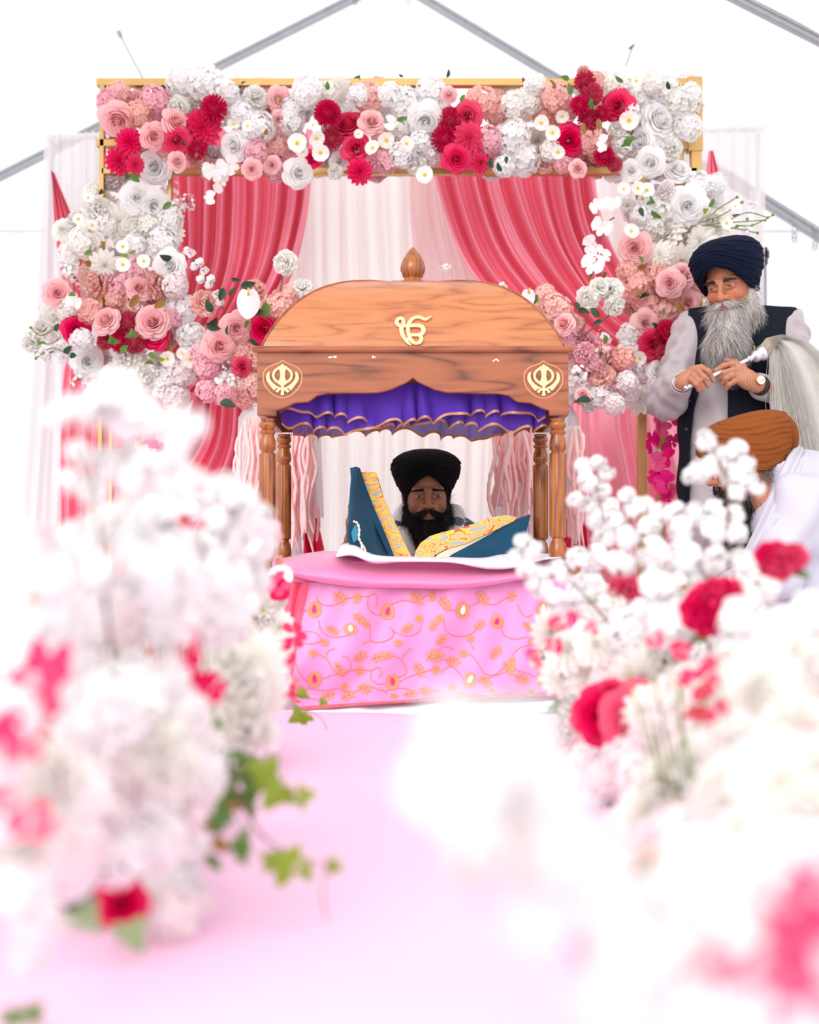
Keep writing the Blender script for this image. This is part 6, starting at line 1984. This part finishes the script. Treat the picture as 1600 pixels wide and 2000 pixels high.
for i in range(4): hf.chain([rwR + (-.032 + .02 * i, -.07, 0), rwR + (-.034 + .021 * i, -.10 + .004 * abs(i - 1.5), -.006)], [.0095, .0085], .004)
hf.chain([rwR + (-.035, -.03, 0), rwR + (-.055, -.055, .0)], [.012, .009], .006)
Vh2, Qh2 = hf.mesh(); Ch2 = np.tile(np.array(skin_r) * 1.1, (len(Vh2), 1))
union_body([(V1, Q1, C1), (Vb, Qb, Cb), (Vh, Qh, Ch), (Vh2, Qh2, Ch2)], rd)
add_eyes(rd, RM, (.0015, -.0008), h=.0040)
brows(rd, RM, (.012, .009, .008), 4, 1.25, .001, .002)
rprof = [(-.06, .066), (-.03, .072), (.0, .083), (.03, .098), (.055, .110), (.08, .1165), (.096, .115), (.110, .108), (.123, .094), (.134, .073), (.142, .045), (.146, .0)]
def ze_r(a):
    return float(np.interp(abs(a), [0, .12, .5, .9, 1.3, 1.8, 2.4, PI], [.070, .062, .035, -.005, -.040, -.052, -.05, -.045]))
turban(rprof, ze_r, M['black_turban'], rd, RM, sx=1.0, sy=1.02, layer=.014, seed=8, nedge=.0036)
def cols_black(rr, p, t):
    g = rr.uniform(.004, .018) if rr.random() < .93 else rr.uniform(.05, .13)
    return (g, g * .92, g * .9)
beard(rd, RM, .20, 1.0, 5500, cols_black, (.008, .007, .007), 6, rad=.0006, forward=.02, wav=.005)
f = Field((RX - .38, YR - .36, .02), (RX + .38, YR + .27, .60), .0055)
f.ell((RX, YR + .04, .33), (.20, .125, .20), .05); f.ell((RX, YR + .04, .13), (.19, .15, .13), .05)
f.cap(R_(778, 1040, YR + .02), R_(898, 1042, YR + .02), .055, .055, .04)
f.cap(rsL, reL, .066, .056, .03); f.cap(reL, rwL + (0, .03, -.03), .056, .04, .02)
f.cap(rsR, reR, .066, .056, .03); f.cap(reR, rwR + (0, .03, -.01), .056, .04, .02)
Vj, Qj = cloth_from(f, .004, lambda V: np.sin(V[:, 2] * 60 + V[:, 0] * 50) + .5 * np.sin(V[:, 0] * 90 - V[:, 1] * 40))
np_obj('jacket', [(Vj, Qj, None, 0)], M['tweed'], rd)
# scarf around the neck
mb = MB()
for sx in (-1, 1):
    P = []
    path = cr([(sx * .0, .075, -.085), (sx * .06, .05, -.075), (sx * .092, -.012, -.075), (sx * .092, -.06, -.115), (sx * .078, -.10, -.19), (sx * .066, -.125, -.30)], 30)
    for k, p in enumerate(path):
        row = []
        for j in range(14):
            a = 2 * PI * j / 14
            rw = (.028 + .012 * k / 29) * (1 + .12 * math.sin(3 * a + k * .3)); rt = .014
            row.append((p[0] + rw * math.cos(a) * (1 if k > 8 else .8), p[1] + rt * math.sin(a) + .003 * math.sin(a * 4 + k * .5), p[2] + (rw * .9 * math.sin(a + .6) if k < 16 else 0)))
        P.append(row)
    mb.grid(xf(np.array(P).reshape(-1, 3), RM).reshape(30, 14, 3), cv=True)
mb.build('scarf', M['scarf'], rd)

# ================================================================ man seated at the right edge
YT = 4.1
se = thing('person', (xat(1560, YT), YT, GZ), 'man in rust brown turban and white kurta seated at the right edge, seen from behind', 'person')
TX = se.location.x
T_ = lambda px, py, Y=YT: np.array(at(px, py, Y))
# his face points left and away and is bowed
TM = Matrix.Translation(at(1456, 902, YT)) @ Matrix.Rotation(math.radians(-106), 4, 'Z') @ Matrix.Rotation(math.radians(15), 4, 'X')
V1, Q1, C1 = head_mesh(skin_r if False else (.50, .21, .12), aged=.5)
V1 = xf(V1, TM)
f = Field((TX - .52, YT - .34, GZ - .01), (TX + .30, YT + .34, .78), .007)
f.cap(T_(1506, 905), T_(1545, 985), .062, .075, .04)
f.ell(T_(1575, 1040), (.15, .17, .20), .05); f.ell(T_(1590, 1200), (.17, .18, .16), .05)
f.cap(T_(1560, 990, YT - .16), T_(1500, 1120, YT - .22), .052, .042, .03); f.cap(T_(1500, 1120, YT - .22), T_(1400, 1165, YT - .10), .04, .03, .02)
f.cap(T_(1545, 990, YT + .16), T_(1490, 1120, YT + .20), .052, .042, .03); f.cap(T_(1490, 1120, YT + .20), T_(1390, 1165, YT + .06), .04, .03, .02)
f.chain([T_(1400, 1165, YT - .10), T_(1380, 1168, YT - .08)], [.03, .03], .02)
zg = GZ + .075
f.cap((TX + .02, YT - .10, zg), (TX - .36, YT - .24, zg + .02), .085, .065, .03); f.cap((TX - .36, YT - .24, zg), (TX - .28, YT + .08, GZ + .05), .06, .04, .02)
f.cap((TX + .02, YT + .10, zg), (TX - .36, YT + .24, zg + .02), .085, .065, .03); f.cap((TX - .36, YT + .24, zg), (TX - .22, YT - .06, GZ + .05), .06, .04, .02)
for s_, Yh in ((0, YT - .10), (1, YT + .06)):
    for i in range(4): f.chain([T_(1378, 1160 + i * 7, Yh), T_(1362, 1166 + i * 7, Yh)], [.011, .009], .004)
    f.cap(T_(1388, 1158, Yh), T_(1372, 1150, Yh), .012, .009, .006)
Vb, Qb = f.mesh(); Vb = relax(Vb, Qb, 1); Cb = np.tile(np.array((.50, .21, .12)), (len(Vb), 1))
union_body([(V1, Q1, C1), (Vb, Qb, Cb)], se)
add_eyes(se, TM, (0, -.002), h=.003)
brows(se, TM, (.02, .015, .012), 8, 1.2)
sprof = [(-.055, .073), (-.03, .083), (.0, .098), (.03, .110), (.06, .117), (.085, .118), (.105, .110), (.12, .090), (.13, .06), (.135, .0)]
def ze_t(a):
    return float(np.interp(abs(a), [0, .4, .9, 1.4, 2.0, 2.6, PI], [.055, .040, .005, -.030, -.045, -.035, -.02]))
turban(sprof, ze_t, M['rust_turban'], se, TM, sx=.98, sy=1.18, layer=.013, seed=12, nedge=.0045, cy=.014, asym=.010, front_crease=True)
# twisted tail tucked at the back
mb = MB()
path = cr([(.04, .118, .10), (.02, .138, .085), (-.005, .148, .05), (-.03, .138, .01), (-.04, .115, -.02)], 24)
mb.tube([Vector(xf(np.array([p]), TM)[0]) for p in path], [.010 + .009 * math.sin(PI * k / 23) for k in range(24)], 12)
mb.build('turban_tail', M['rust_turban'], se)
def cols_dark(rr, p, t):
    g = rr.uniform(.006, .03) if rr.random() < .8 else rr.uniform(.1, .3)
    return (g, g * .95, g * .92)
beard(se, TM, .13, 1.0, 3500, cols_dark, (.012, .011, .011), 7, rad=.0007, wav=.005)
# nape hair
ro = []; di = []; le = []; co = []; rr = random.Random(4)
for _ in range(500):
    a = rr.uniform(-1.5, 1.5); p = np.array((.066 * math.sin(a), .02 + .062 * math.cos(a), -.06 + rr.uniform(-.018, .02)))
    ro.append(p); di.append((rr.gauss(0, .6) + .3 * p[0] * 10, .3, rr.gauss(-.2, .6))); le.append(rr.uniform(.015, .04)); g = rr.uniform(.05, .35); co.append((g, g * .95, g * .9))
mb = MB(); strands(mb, ro, di, le, .0005, co, 5, .05, rr=rr, wav=.02); mb.v = [xf(v, TM) for v in mb.v]; mb.build('nape_hair', M['hair'], se)
f = Field((TX - .56, YT - .40, GZ), (TX + .34, YT + .40, .82), .0058)
f.cap(T_(1535, 925), T_(1556, 1000), .080, .11, .05)
f.ell(T_(1582, 1040), (.175, .20, .23), .05); f.ell(T_(1596, 1200), (.20, .21, .19), .05)
for sg in (-1, 1):
    f.cap(T_(1566, 975, YT + sg * .16), T_(1512, 1120, YT + sg * .22), .078, .068, .04)
    f.cap(T_(1512, 1120, YT + sg * .22), T_(1420, 1162, YT + sg * .12), .062, .05, .03)
    f.cap((TX + .02, YT + sg * .10, zg + .02), (TX - .38, YT + sg * .24, zg + .02), .11, .085, .04)
    f.cap((TX - .38, YT + sg * .24, zg), (TX - .28, YT - sg * .06, GZ + .06), .075, .055, .03)
f.ell((TX - .17, YT, GZ + .10), (.24, .26, .10), .05)
Vk, Qk = cloth_from(f, .011, lambda V: np.sin((V[:, 2] * 26 + (V[:, 0] - TX) * 34 + 1.6 * np.sin(V[:, 1] * 15))) * .6 + np.sin((V[:, 0] - TX) * 50 - V[:, 2] * 42 + V[:, 1] * 18) * .45, 3)
Ctr = Vk[Qk].mean(1)
nk = ((Ctr - np.array(T_(1516, 898))) ** 2 / np.array((.085, .085, .06)) ** 2).sum(1) < 1
Vk2 = Vk.copy()
ku = np_obj('kurta', [(Vk2, Qk[~nk], None, 0)], M['kurta'], se)
so = ku.modifiers.new('thick', 'SOLIDIFY'); so.thickness = .004
# collar and shawl edge down the back of the neck
mb = MB()
P = []
A = cr([tuple(T_(*q)) for q in ((1556, 866, YT + .02), (1538, 890, YT - .06), (1518, 935, YT - .12), (1494, 990, YT - .16), (1462, 1060, YT - .18), (1440, 1100, YT - .17))], 40)
B = cr([tuple(T_(*q)) for q in ((1572, 880, YT - .03), (1566, 910, YT - .10), (1546, 960, YT - .175), (1520, 1010, YT - .215), (1490, 1070, YT - .225), (1462, 1120, YT - .20))], 40)
for i in range(40):
    row = []
    for j in range(12):
        t = j / 11; p = A[i] * (1 - t) + B[i] * t
        row.append((p[0], p[1] - .012 * math.sin(PI * t) - .006 * math.sin(t * 12 + i * .12), p[2]))
    P.append(row)
mb.grid(P); o = mb.build('shawl', M['kurta'], se); so = o.modifiers.new('thick', 'SOLIDIFY'); so.thickness = .006
# ================================================================ flower rows in front, left and right of the aisle
def zfg(px, py, Y):
    side = 'left' if px < 760 else 'right'
    if Y < .95: return 'in the %s row nearest the camera' % side
    if Y < 1.75: return 'in the near %s flower row' % side
    if Y < 2.45: return 'in the middle %s flower row' % side
    return 'in the far %s flower row' % side
def fg(txt, **kw):
    for tok in txt.split(';'):
        t = tok.split()
        if not t: continue
        k = t[0]; px, py, r, Y = map(float, t[1:5])
        z_ = zfg(px, py, Y)
        if k in ('VH', 'RH', 'DH', 'KH') and Y > 1 and py < 1700: r *= 1.3; Y -= .10 * Y / 2
        flower(k, px, py, Y, r, z_, spread=.18 if k == 'RH' else kw.get('spread', .45))
fg("""BW 235 775 62 1.35;BW 180 800 46 1.35;BW 290 812 50 1.35;BW 130 800 34 1.4;BW 365 835 44 1.3;BW 350 870 36 1.3;BW 235 830 44 1.4;BW 110 815 28 1.45;BW 205 905 48 1.4;BW 270 925 55 1.4;BW 330 925 52 1.4;BW 375 945 40 1.4;BW 150 880 28 1.5;BW 140 940 30 1.5;BW 185 960 34 1.5;BW 440 960 48 1.8;BW 470 985 48 1.8;BW 430 1010 44 1.8;BW 500 1020 44 1.9;BW 455 1055 50 1.9;BW 510 1070 38 2.0;BW 380 990 34 2.0;BW 310 1000 46 1.7;BW 255 1000 44 1.6;BW 200 1030 50 1.6;BW 150 1060 50 1.5;BW 260 1060 55 1.6;BW 330 1060 50 1.7;BW 390 1070 48 1.8;BB 90 1075 50 1.4;BW 30 1050 46 1.3;BW 15 1000 30 1.2;BW 25 1110 50 1.2;
BW 110 1130 62 1.35;BW 200 1120 60 1.45;BW 290 1130 62 1.5;BW 370 1140 56 1.6;BW 440 1130 56 1.7;BW 500 1130 42 1.9;YW 60 1200 80 1.45;YW 160 1200 70 1.5;YB 240 1200 66 1.6;YW 330 1200 70 1.6;YW 420 1200 68 1.75;BW 480 1180 44 2.0;SW 250 1290 44 1.6;SW 200 1270 40 1.6;BB 420 1090 40 2.0;BW 350 1105 48 1.55;
DW 505 1180 46 3.0;KP 545 1095 12 3.1;RP 520 1048 34 2.5;PW 548 1128 26 3.1;KW 535 1168 34 3.1;DW 545 1225 38 3.0;KW 520 1205 36 3.0;DW 490 1290 72 2.1;KW 470 1340 74 2.0;DW 500 1360 64 2.1;KW 480 1420 66 2.0;KW 440 1290 60 2.0;YW 510 1440 40 2.2;YW 545 1330 24 2.8;DW 545 1270 34 2.9;YB 450 1230 44 2.1;
YW 60 1310 60 1.4;YW 150 1290 54 1.6;YW 240 1380 90 1.45;YW 170 1400 70 1.5;YW 310 1330 60 1.6;KW 300 1440 84 1.45;YW 360 1400 56 1.6;KW 340 1500 78 1.45;YB 260 1500 80 1.5;YW 390 1520 52 1.55;KW 100 1510 74 1.3;KW 80 1570 70 1.3;YW 150 1560 70 1.4;YB 190 1600 78 1.45;YW 280 1580 72 1.5;YB 350 1590 56 1.55;YB 120 1660 86 1.35;YW 220 1660 74 1.45;YW 300 1640 64 1.5;KW 40 1660 70 1.25;YB 30 1750 66 1.2;YB 70 1800 56 1.2;YB 60 1870 40 1.25;YW 130 1700 60 1.4;YW 340 1720 54 1.6;YB 330 1790 60 1.55;YB 370 1760 44 1.6;YW 300 1750 44 1.6;YW 370 1650 40 1.6;YW 20 1400 60 1.2;YB 10 1500 50 1.2;YW 10 1600 50 1.2;YW 390 1460 46 1.7;YW 430 1500 30 1.8;
RH 240 1766 52 1.5;IS 165 1785 52 1.45;IS 255 1830 50 1.45;IG 205 1705 36 1.6;IS 310 1660 30 1.6;LG 230 1690 40 1.6;
VH 75 1330 44 1.35;VH 65 1400 50 1.3;VH 95 1290 36 1.4;VH 45 1440 44 1.3;VH 15 1420 30 1.2;VH 350 1240 32 1.8;VH 352 1275 34 1.8;VH 400 1350 34 1.8;VH 330 1370 40 1.75;VH 350 1400 36 1.75;VH 365 1330 26 1.8;VH 415 1340 22 1.9;VH 60 1605 36 1.15;VH 10 1580 34 1.1;VH 5 1450 36 1.1;VH 460 1200 16 2.8;VH 440 1245 18 2.6;VH 525 1262 22 2.9;VH 550 1275 22 2.9;VH 545 1140 20 3.0;VH 560 1350 14 3.0;VH 310 1095 10 2.4;VH 575 1240 22 3.0;RH 547 1150 16 3.15;
IL 545 1540 56 1.7;IL 520 1510 46 1.7;IG 475 1520 50 1.75;IG 440 1490 44 1.8;IG 450 1570 52 1.75;IG 500 1500 44 1.75;IL 590 1555 32 1.65;IG 430 1530 44 1.8;IG 490 1570 36 1.75;IL 560 1690 52 1.6;IL 600 1700 28 1.6;IL 530 1680 30 1.6;IL 655 1690 26 1.6;IG 470 1640 34 1.6;LO 415 1640 40 1.6;LG 400 1670 36 1.6;IG 430 1600 34 1.65;LO 440 1570 30 1.7;IG 470 1670 28 1.6;LO 395 1620 34 1.65;
IG 405 1405 36 1.9;IL 410 1420 28 1.85;IG 400 1460 18 1.9;IL 585 1398 26 2.9;IL 600 1400 18 2.9;IL 590 1357 17 3.0;IL 632 1370 13 3.0;LO 505 1210 16 2.8;LL 520 1195 12 2.8;LO 80 1165 26 1.4;LL 95 1158 14 1.4;IG 60 1975 40 1.25;IG 20 1995 30 1.2;LG 30 1780 22 1.3;LL 432 1262 12 2.4;LG 240 1300 34 1.7;LG 200 1310 30 1.7;IG 225 1290 30 1.75;LG 260 1310 30 1.7;LL 550 1350 14 2.9""")
fg("""BW 1380 862 26 2.5;BW 1410 890 26 2.5;BW 1395 905 26 2.5;BW 1440 880 26 2.5;BW 1455 905 26 2.5;BW 1430 925 30 2.5;BW 1365 920 26 2.5;BW 1460 935 24 2.5;BW 1440 960 26 2.5;BW 1475 955 20 2.5;BW 1350 930 22 2.5;
BW 1140 912 22 2.7;BW 1168 905 20 2.7;BW 1185 925 20 2.7;BW 1150 940 24 2.7;BW 1175 958 24 2.7;BW 1125 975 20 2.7;BW 1150 985 24 2.7;BW 1190 990 24 2.7;BW 1165 1015 26 2.7;BW 1205 1020 26 2.6;BW 1225 968 22 2.6;BW 1240 995 24 2.6;BW 1260 985 22 2.6;BW 1290 1005 26 2.5;BW 1325 1000 26 2.5;BW 1360 1005 28 2.5;BW 1400 1000 28 2.5;BW 1435 1005 26 2.5;BW 1270 1030 28 2.5;BW 1330 1035 32 2.4;BW 1390 1035 32 2.4;BW 1440 1040 26 2.4;BW 1180 1050 28 2.6;BW 1225 1050 30 2.5;
BW 1022 1058 22 2.5;BW 1040 1075 24 2.5;BW 1008 1088 20 2.5;BW 1030 1110 24 2.5;BW 1060 1120 20 2.5;BW 1088 1108 20 2.5;BW 1098 1125 20 2.5;BW 1062 1150 26 2.5;BW 1085 1165 26 2.5;BW 1040 1140 18 2.5;BW 1130 1090 28 2.7;BW 1165 1090 30 2.6;BW 1215 1095 34 2.4;BW 1280 1085 38 2.4;BW 1340 1090 40 2.3;BW 1400 1095 38 2.3;BW 1450 1100 32 2.3;BW 1150 1135 30 2.6;BW 1100 1180 32 2.7;BW 1150 1180 34 2.6;BW 1280 1140 42 2.3;BW 1340 1140 42 2.3;BW 1460 1160 44 2.1;BW 1440 1215 56 2.0;BW 1500 1150 36 2.1;BW 1265 1190 34 2.4;
DW 1075 1230 46 2.8;DW 1110 1270 54 2.6;KW 1060 1285 34 2.8;DW 1150 1320 50 2.6;DW 1095 1320 46 2.7;KW 1120 1380 40 2.7;DW 1165 1260 46 2.5;DW 1250 1320 62 2.4;KW 1300 1290 56 2.4;DW 1230 1260 40 2.5;YB 1190 1330 40 2.5;YW 1300 1220 52 2.3;YW 1330 1200 44 2.3;KB 1105 1430 40 2.7;RP 1105 1440 34 2.7;YB 1150 1480 34 2.6;
KH 1222 1160 34 2.7;KH 1215 1222 28 2.75;KH 1218 1200 24 2.75;KH 1395 1170 46 2.2;KH 1380 1195 44 2.2;KH 1430 1165 32 2.2;KH 1520 1098 36 2.2;KH 1550 1088 26 2.2;KH 1500 1085 26 2.2;LG 1543 1115 32 2.1;LO 1345 1140 20 2.2;LG 1235 1200 18 2.6;LG 1385 1245 26 2.2;
RH 1180 1398 46 2.5;RH 1245 1412 58 2.4;RH 1195 1355 22 2.5;
VH 1088 1220 14 2.3;VH 1118 1208 14 2.3;VH 1155 1228 12 2.3;VH 1083 1260 15 2.3;VH 1042 1280 12 2.3;VH 1052 1295 10 2.3;VH 1360 1335 28 2.0;VH 1395 1310 24 2.0;VH 1408 1300 22 2.0;VH 1385 1375 34 2.0;VH 1350 1390 18 2.0;VH 1330 1270 18 2.1;VH 1280 1250 14 2.2;VH 1545 1230 20 2.0;VH 1430 1430 16 1.9;VH 1580 1440 20 1.5;VH 1355 1540 12 2.0;
IG 1083 1378 24 2.7;LL 1045 1348 14 2.8;IG 1130 1390 16 2.7;LG 1335 1405 14 2.1;LG 1140 1480 20 2.7;LG 1202 1575 18 2.3;LD 1200 1580 14 2.3;
KW 1440 1300 58 1.9;KW 1500 1370 92 1.6;DW 1490 1330 80 1.6;KW 1560 1290 70 1.7;YW 1530 1240 62 1.8;YW 1590 1200 50 1.8;KW 1560 1430 90 1.5;YW 1410 1400 52 2.0;YB 1360 1430 56 2.0;YW 1320 1440 40 2.1;KW 1295 1538 72 1.8;DW 1262 1592 66 1.8;KB 1330 1570 70 1.8;YB 1190 1520 44 2.3;YW 1170 1560 34 2.4;YB 1220 1480 40 2.2;KW 1380 1490 72 1.8;KW 1450 1470 90 1.5;KW 1440 1560 110 1.35;DW 1530 1530 110 1.3;KW 1590 1600 100 1.25;YB 1340 1640 76 1.5;KB 1290 1640 64 1.7;YB 1400 1640 80 1.4;KW 1480 1640 100 1.25;YW 1540 1700 100 1.1;YB 1230 1610 48 1.9;KW 1590 1500 80 1.3;YB 1280 1690 36 1.6;
LD 1245 1668 36 1.4;LD 1300 1690 44 1.4;RP 1270 1725 60 1.3;LD 1490 1715 36 1.2;
BW 1380 1740 120 .95;BW 1460 1780 130 .95;BW 1320 1790 110 .85;BW 1240 1830 110 .8;BW 1400 1850 130 .8;BW 1540 1800 110 .9;BW 1300 1900 120 .75;BW 1480 1900 130 .8;BW 1200 1930 110 .7;BW 1400 1970 130 .7;BW 1560 1950 120 .75;BW 1600 1680 90 1.0;
VH 1560 1800 80 .66;VH 1592 1760 80 .66;VH 1540 1852 60 .66;VH 1420 1895 56 .62;VH 1520 1915 54 .62;VH 1600 1960 60 .62;VH 1580 1850 60 .64;BB 930 1680 80 .60;BB 1080 1700 90 .62;LG 1245 1690 40 .9;LD 1295 1700 50 .9;
BW 900 1430 95 .62;BW 960 1490 110 .62;BW 860 1530 90 .62;BW 1010 1440 90 .62;BW 930 1590 100 .62;BW 1050 1540 100 .65;BW 1000 1650 110 .65;BW 1100 1640 100 .68;BW 920 1690 80 .62;BW 1130 1720 110 .7;BW 1060 1770 100 .68;BW 1180 1800 100 .72;BB 990 1560 80 .65""")
def branch(pts, Y0, Y1, r, label, twigs=()):
    t = thing('blossom_branch', at(*pts[0], Y0), label, 'branch')
    n = len(pts)
    P = cr([tuple(at(x, y, Y0 + (Y1 - Y0) * i / (n - 1))) for i, (x, y) in enumerate(pts)], 24)
    mb = MB(); mb.tube(P, [r * (1 - .6 * k / 23) for k in range(24)], 6); mb.build('branch_stem', M['stem'], t)
    for tw, Y in twigs:
        mb = MB(); mb.tube([at(x, y, Y) for x, y in cr(tw, 8)], r * .45, 5); mb.build('twig', M['stem'], t)
branch([(255, 1500), (215, 1250), (195, 1060), (185, 900), (235, 780)], 1.55, 1.36, .0028, 'tall brown blossom branch at the near end of the left row, reaching highest', [([(195, 1000), (150, 900), (130, 800)], 1.42), ([(200, 1050), (270, 960), (330, 920), (370, 840)], 1.36)])
branch([(420, 1500), (400, 1250), (430, 1080), (470, 980)], 1.9, 1.82, .0026, 'brown blossom branch leaning right in the middle of the left row', [([(415, 1120), (370, 1020), (320, 1000)], 1.75)])
branch([(300, 1420), (330, 1200), (360, 1140), (410, 1090)], 1.6, 1.6, .002, 'dark twig among the white hydrangeas of the left row', [([(250, 1380), (270, 1330), (320, 1290)], 1.55)])
branch([(1260, 1330), (1190, 1220), (1130, 1150), (1080, 1110), (1025, 1060)], 2.5, 2.5, .0026, 'brown blossom branch leaning left toward the canopy post', [([(1150, 1175), (1100, 1180), (1062, 1150)], 2.5)])
branch([(1290, 1330), (1220, 1150), (1185, 1040), (1160, 920)], 2.6, 2.7, .0026, 'upright brown blossom branch in the right row in front of the pink drape', [([(1200, 1080), (1240, 1000), (1260, 980)], 2.6)])
branch([(1420, 1400), (1380, 1250), (1340, 1150), (1310, 1080), (1290, 1000)], 2.2, 2.5, .0028, 'brown blossom branch in the middle of the right row', [([(1340, 1150), (1380, 1060), (1400, 1000)], 2.4)])
branch([(1440, 1420), (1440, 1200), (1425, 1050), (1418, 940), (1385, 860)], 2.3, 2.5, .0028, 'tall blossom branch in front of the rust turban', [([(1425, 1050), (1440, 970), (1455, 890)], 2.5)])
branch([(1250, 2050), (1120, 1850), (1040, 1640), (960, 1480), (900, 1430)], .75, .62, .003, 'very blurred blossom branch close to the camera over the aisle', [])
branch([(1500, 2080), (1440, 1900), (1400, 1780)], .85, .95, .004, 'blurred blossom branch in the bottom right corner', [])
branch([(445, 1480), (470, 1560), (520, 1640), (600, 1680), (655, 1690)], 1.72, 1.6, .0022, 'trailing ivy stem spilling onto the pink stage from the left row', [([(450, 1500), (500, 1530), (590, 1550)], 1.7), ([(640, 1680), (630, 1740), (640, 1800)], 1.6)])
branch([(545, 1340), (580, 1360), (610, 1365), (632, 1370)], 3.0, 3.0, .002, 'short ivy stem at the left foot of the pink brocade', [([(590, 1385), (625, 1400), (640, 1425)], 2.95)])
branch([(0, 1975), (30, 1970), (70, 1978)], 1.25, 1.25, .002, 'ivy stem at the bottom left corner of the stage', [])
# planters and dark filler foam under the flowers
def planter(px, Y, w, label):
    x = xat(px, Y)
    t = thing('planter_trough', (x, Y, 0), label, 'planter')
    mb = MB()
    n = 40; P = []
    for z, k in ((0, .92), (.004, .95), (.085, 1.0), (.09, 1.0), (.09, .92), (.05, .90)):
        row = []
        for i in range(n):
            a = 2 * PI * i / n; c, s_ = math.cos(a), math.sin(a)
            row.append((x + w * k * math.copysign(abs(c) ** .4, c), Y + .10 * k * math.copysign(abs(s_) ** .4, s_), z + .001))
        P.append(row)
    mb.grid(P, cv=True, flip=True); mb.add(P[-1], [tuple(range(n))])
    mb.build('trough', M['pot'], t)
    rr = random.Random(int(px)); mb = MB()
    for k in range(60):
        a = rr.uniform(-1, 1); mb.tube([(x + a * w * .8, Y + rr.uniform(-.08, .08), .05), (x + a * w * 1.0 + rr.uniform(-.03, .03), Y + rr.uniform(-.1, .1), rr.uniform(.12, .28))], .0015, 4)
    mb.build('flower_stem', M['stem_green'], t)
for px, Y, w, lab in ((150, 1.72, .11, 'dark planter under the flowers at the near end of the left row'), (240, 2.2, .13, 'dark planter hidden under the middle of the left flower row'), (340, 2.9, .16, 'dark planter under the far end of the left flower row'), (1480, 1.75, .13, 'dark planter under the near end of the right flower row'), (1400, 2.35, .12, 'dark planter hidden under the middle of the right flower row'), (1330, 2.9, .12, 'dark planter under the far end of the right flower row')):
    planter(px, Y, w, lab)
# more blooms inside the rows, so that they are full and reach down to the stage
def mass(side, n, seed):
    rr = random.Random(seed)
    for i in range(n):
        Y = rr.uniform(1.75, 3.25)
        if side < 0: x = -rr.uniform(.30, .80); 
        else: x = rr.uniform(.36, .80)
        z = rr.uniform(.08, .30 + .06 * math.sin(Y * 5))
        if side < 0 and x > -.36: z = rr.uniform(.06, .22)
        px = 800 + F * x / Y; py = 1080 - F * (z - CAMZ) / Y
        if px < -60 or px > 1660: continue
        k = rr.choice(['YW', 'YC', 'YB', 'KW', 'YW', 'DW', 'KB'])
        flower(k, px, py, Y, .05 * F / Y, zfg(px, py, Y), rr=rr)
mass(-1, 60, 31); mass(1, 60, 32)
# ---------------------------------------------------------------- one label per bloom: kind, place, order from the left
ORD = ['first', 'second', 'third', 'fourth', 'fifth', 'sixth', 'seventh', 'eighth', 'ninth', 'tenth', 'eleventh', 'twelfth', 'thirteenth', 'fourteenth', 'fifteenth', 'sixteenth', 'seventeenth', 'eighteenth', 'nineteenth', 'twentieth']
TENS = {20: 'twenty', 30: 'thirty', 40: 'forty', 50: 'fifty', 60: 'sixty'}
def ordw(n):
    if n <= 20: return ORD[n - 1]
    t = n // 10 * 10; r = n % 10
    return TENS[t] + ('-' + ORD[r - 1] if r else 'th') if r else {30: 'thirtieth', 40: 'fortieth', 50: 'fiftieth', 60: 'sixtieth'}[t]
by = {}
for rec in PLACED: by.setdefault((rec[1], rec[2]), []).append(rec)
for (look, zone), L in by.items():
    L.sort(key=lambda r: r[3])
    n = len(L)
    for i, r in enumerate(L):
        o = r[0]
        if n == 1: s_ = '%s %s' % (look, zone)
        elif i == 0: s_ = 'leftmost %s %s' % (look, zone)
        elif i == n - 1: s_ = 'rightmost %s %s' % (look, zone)
        else: s_ = '%s %s, %s from left' % (look, zone, ordw(i + 1))
        o['label'] = s_
        if n > 1: o['group'] = '%s blooms %s' % (r[1].split(' ')[0] + ' ' + o.name.split('.')[0].replace('_', ' '), zone)
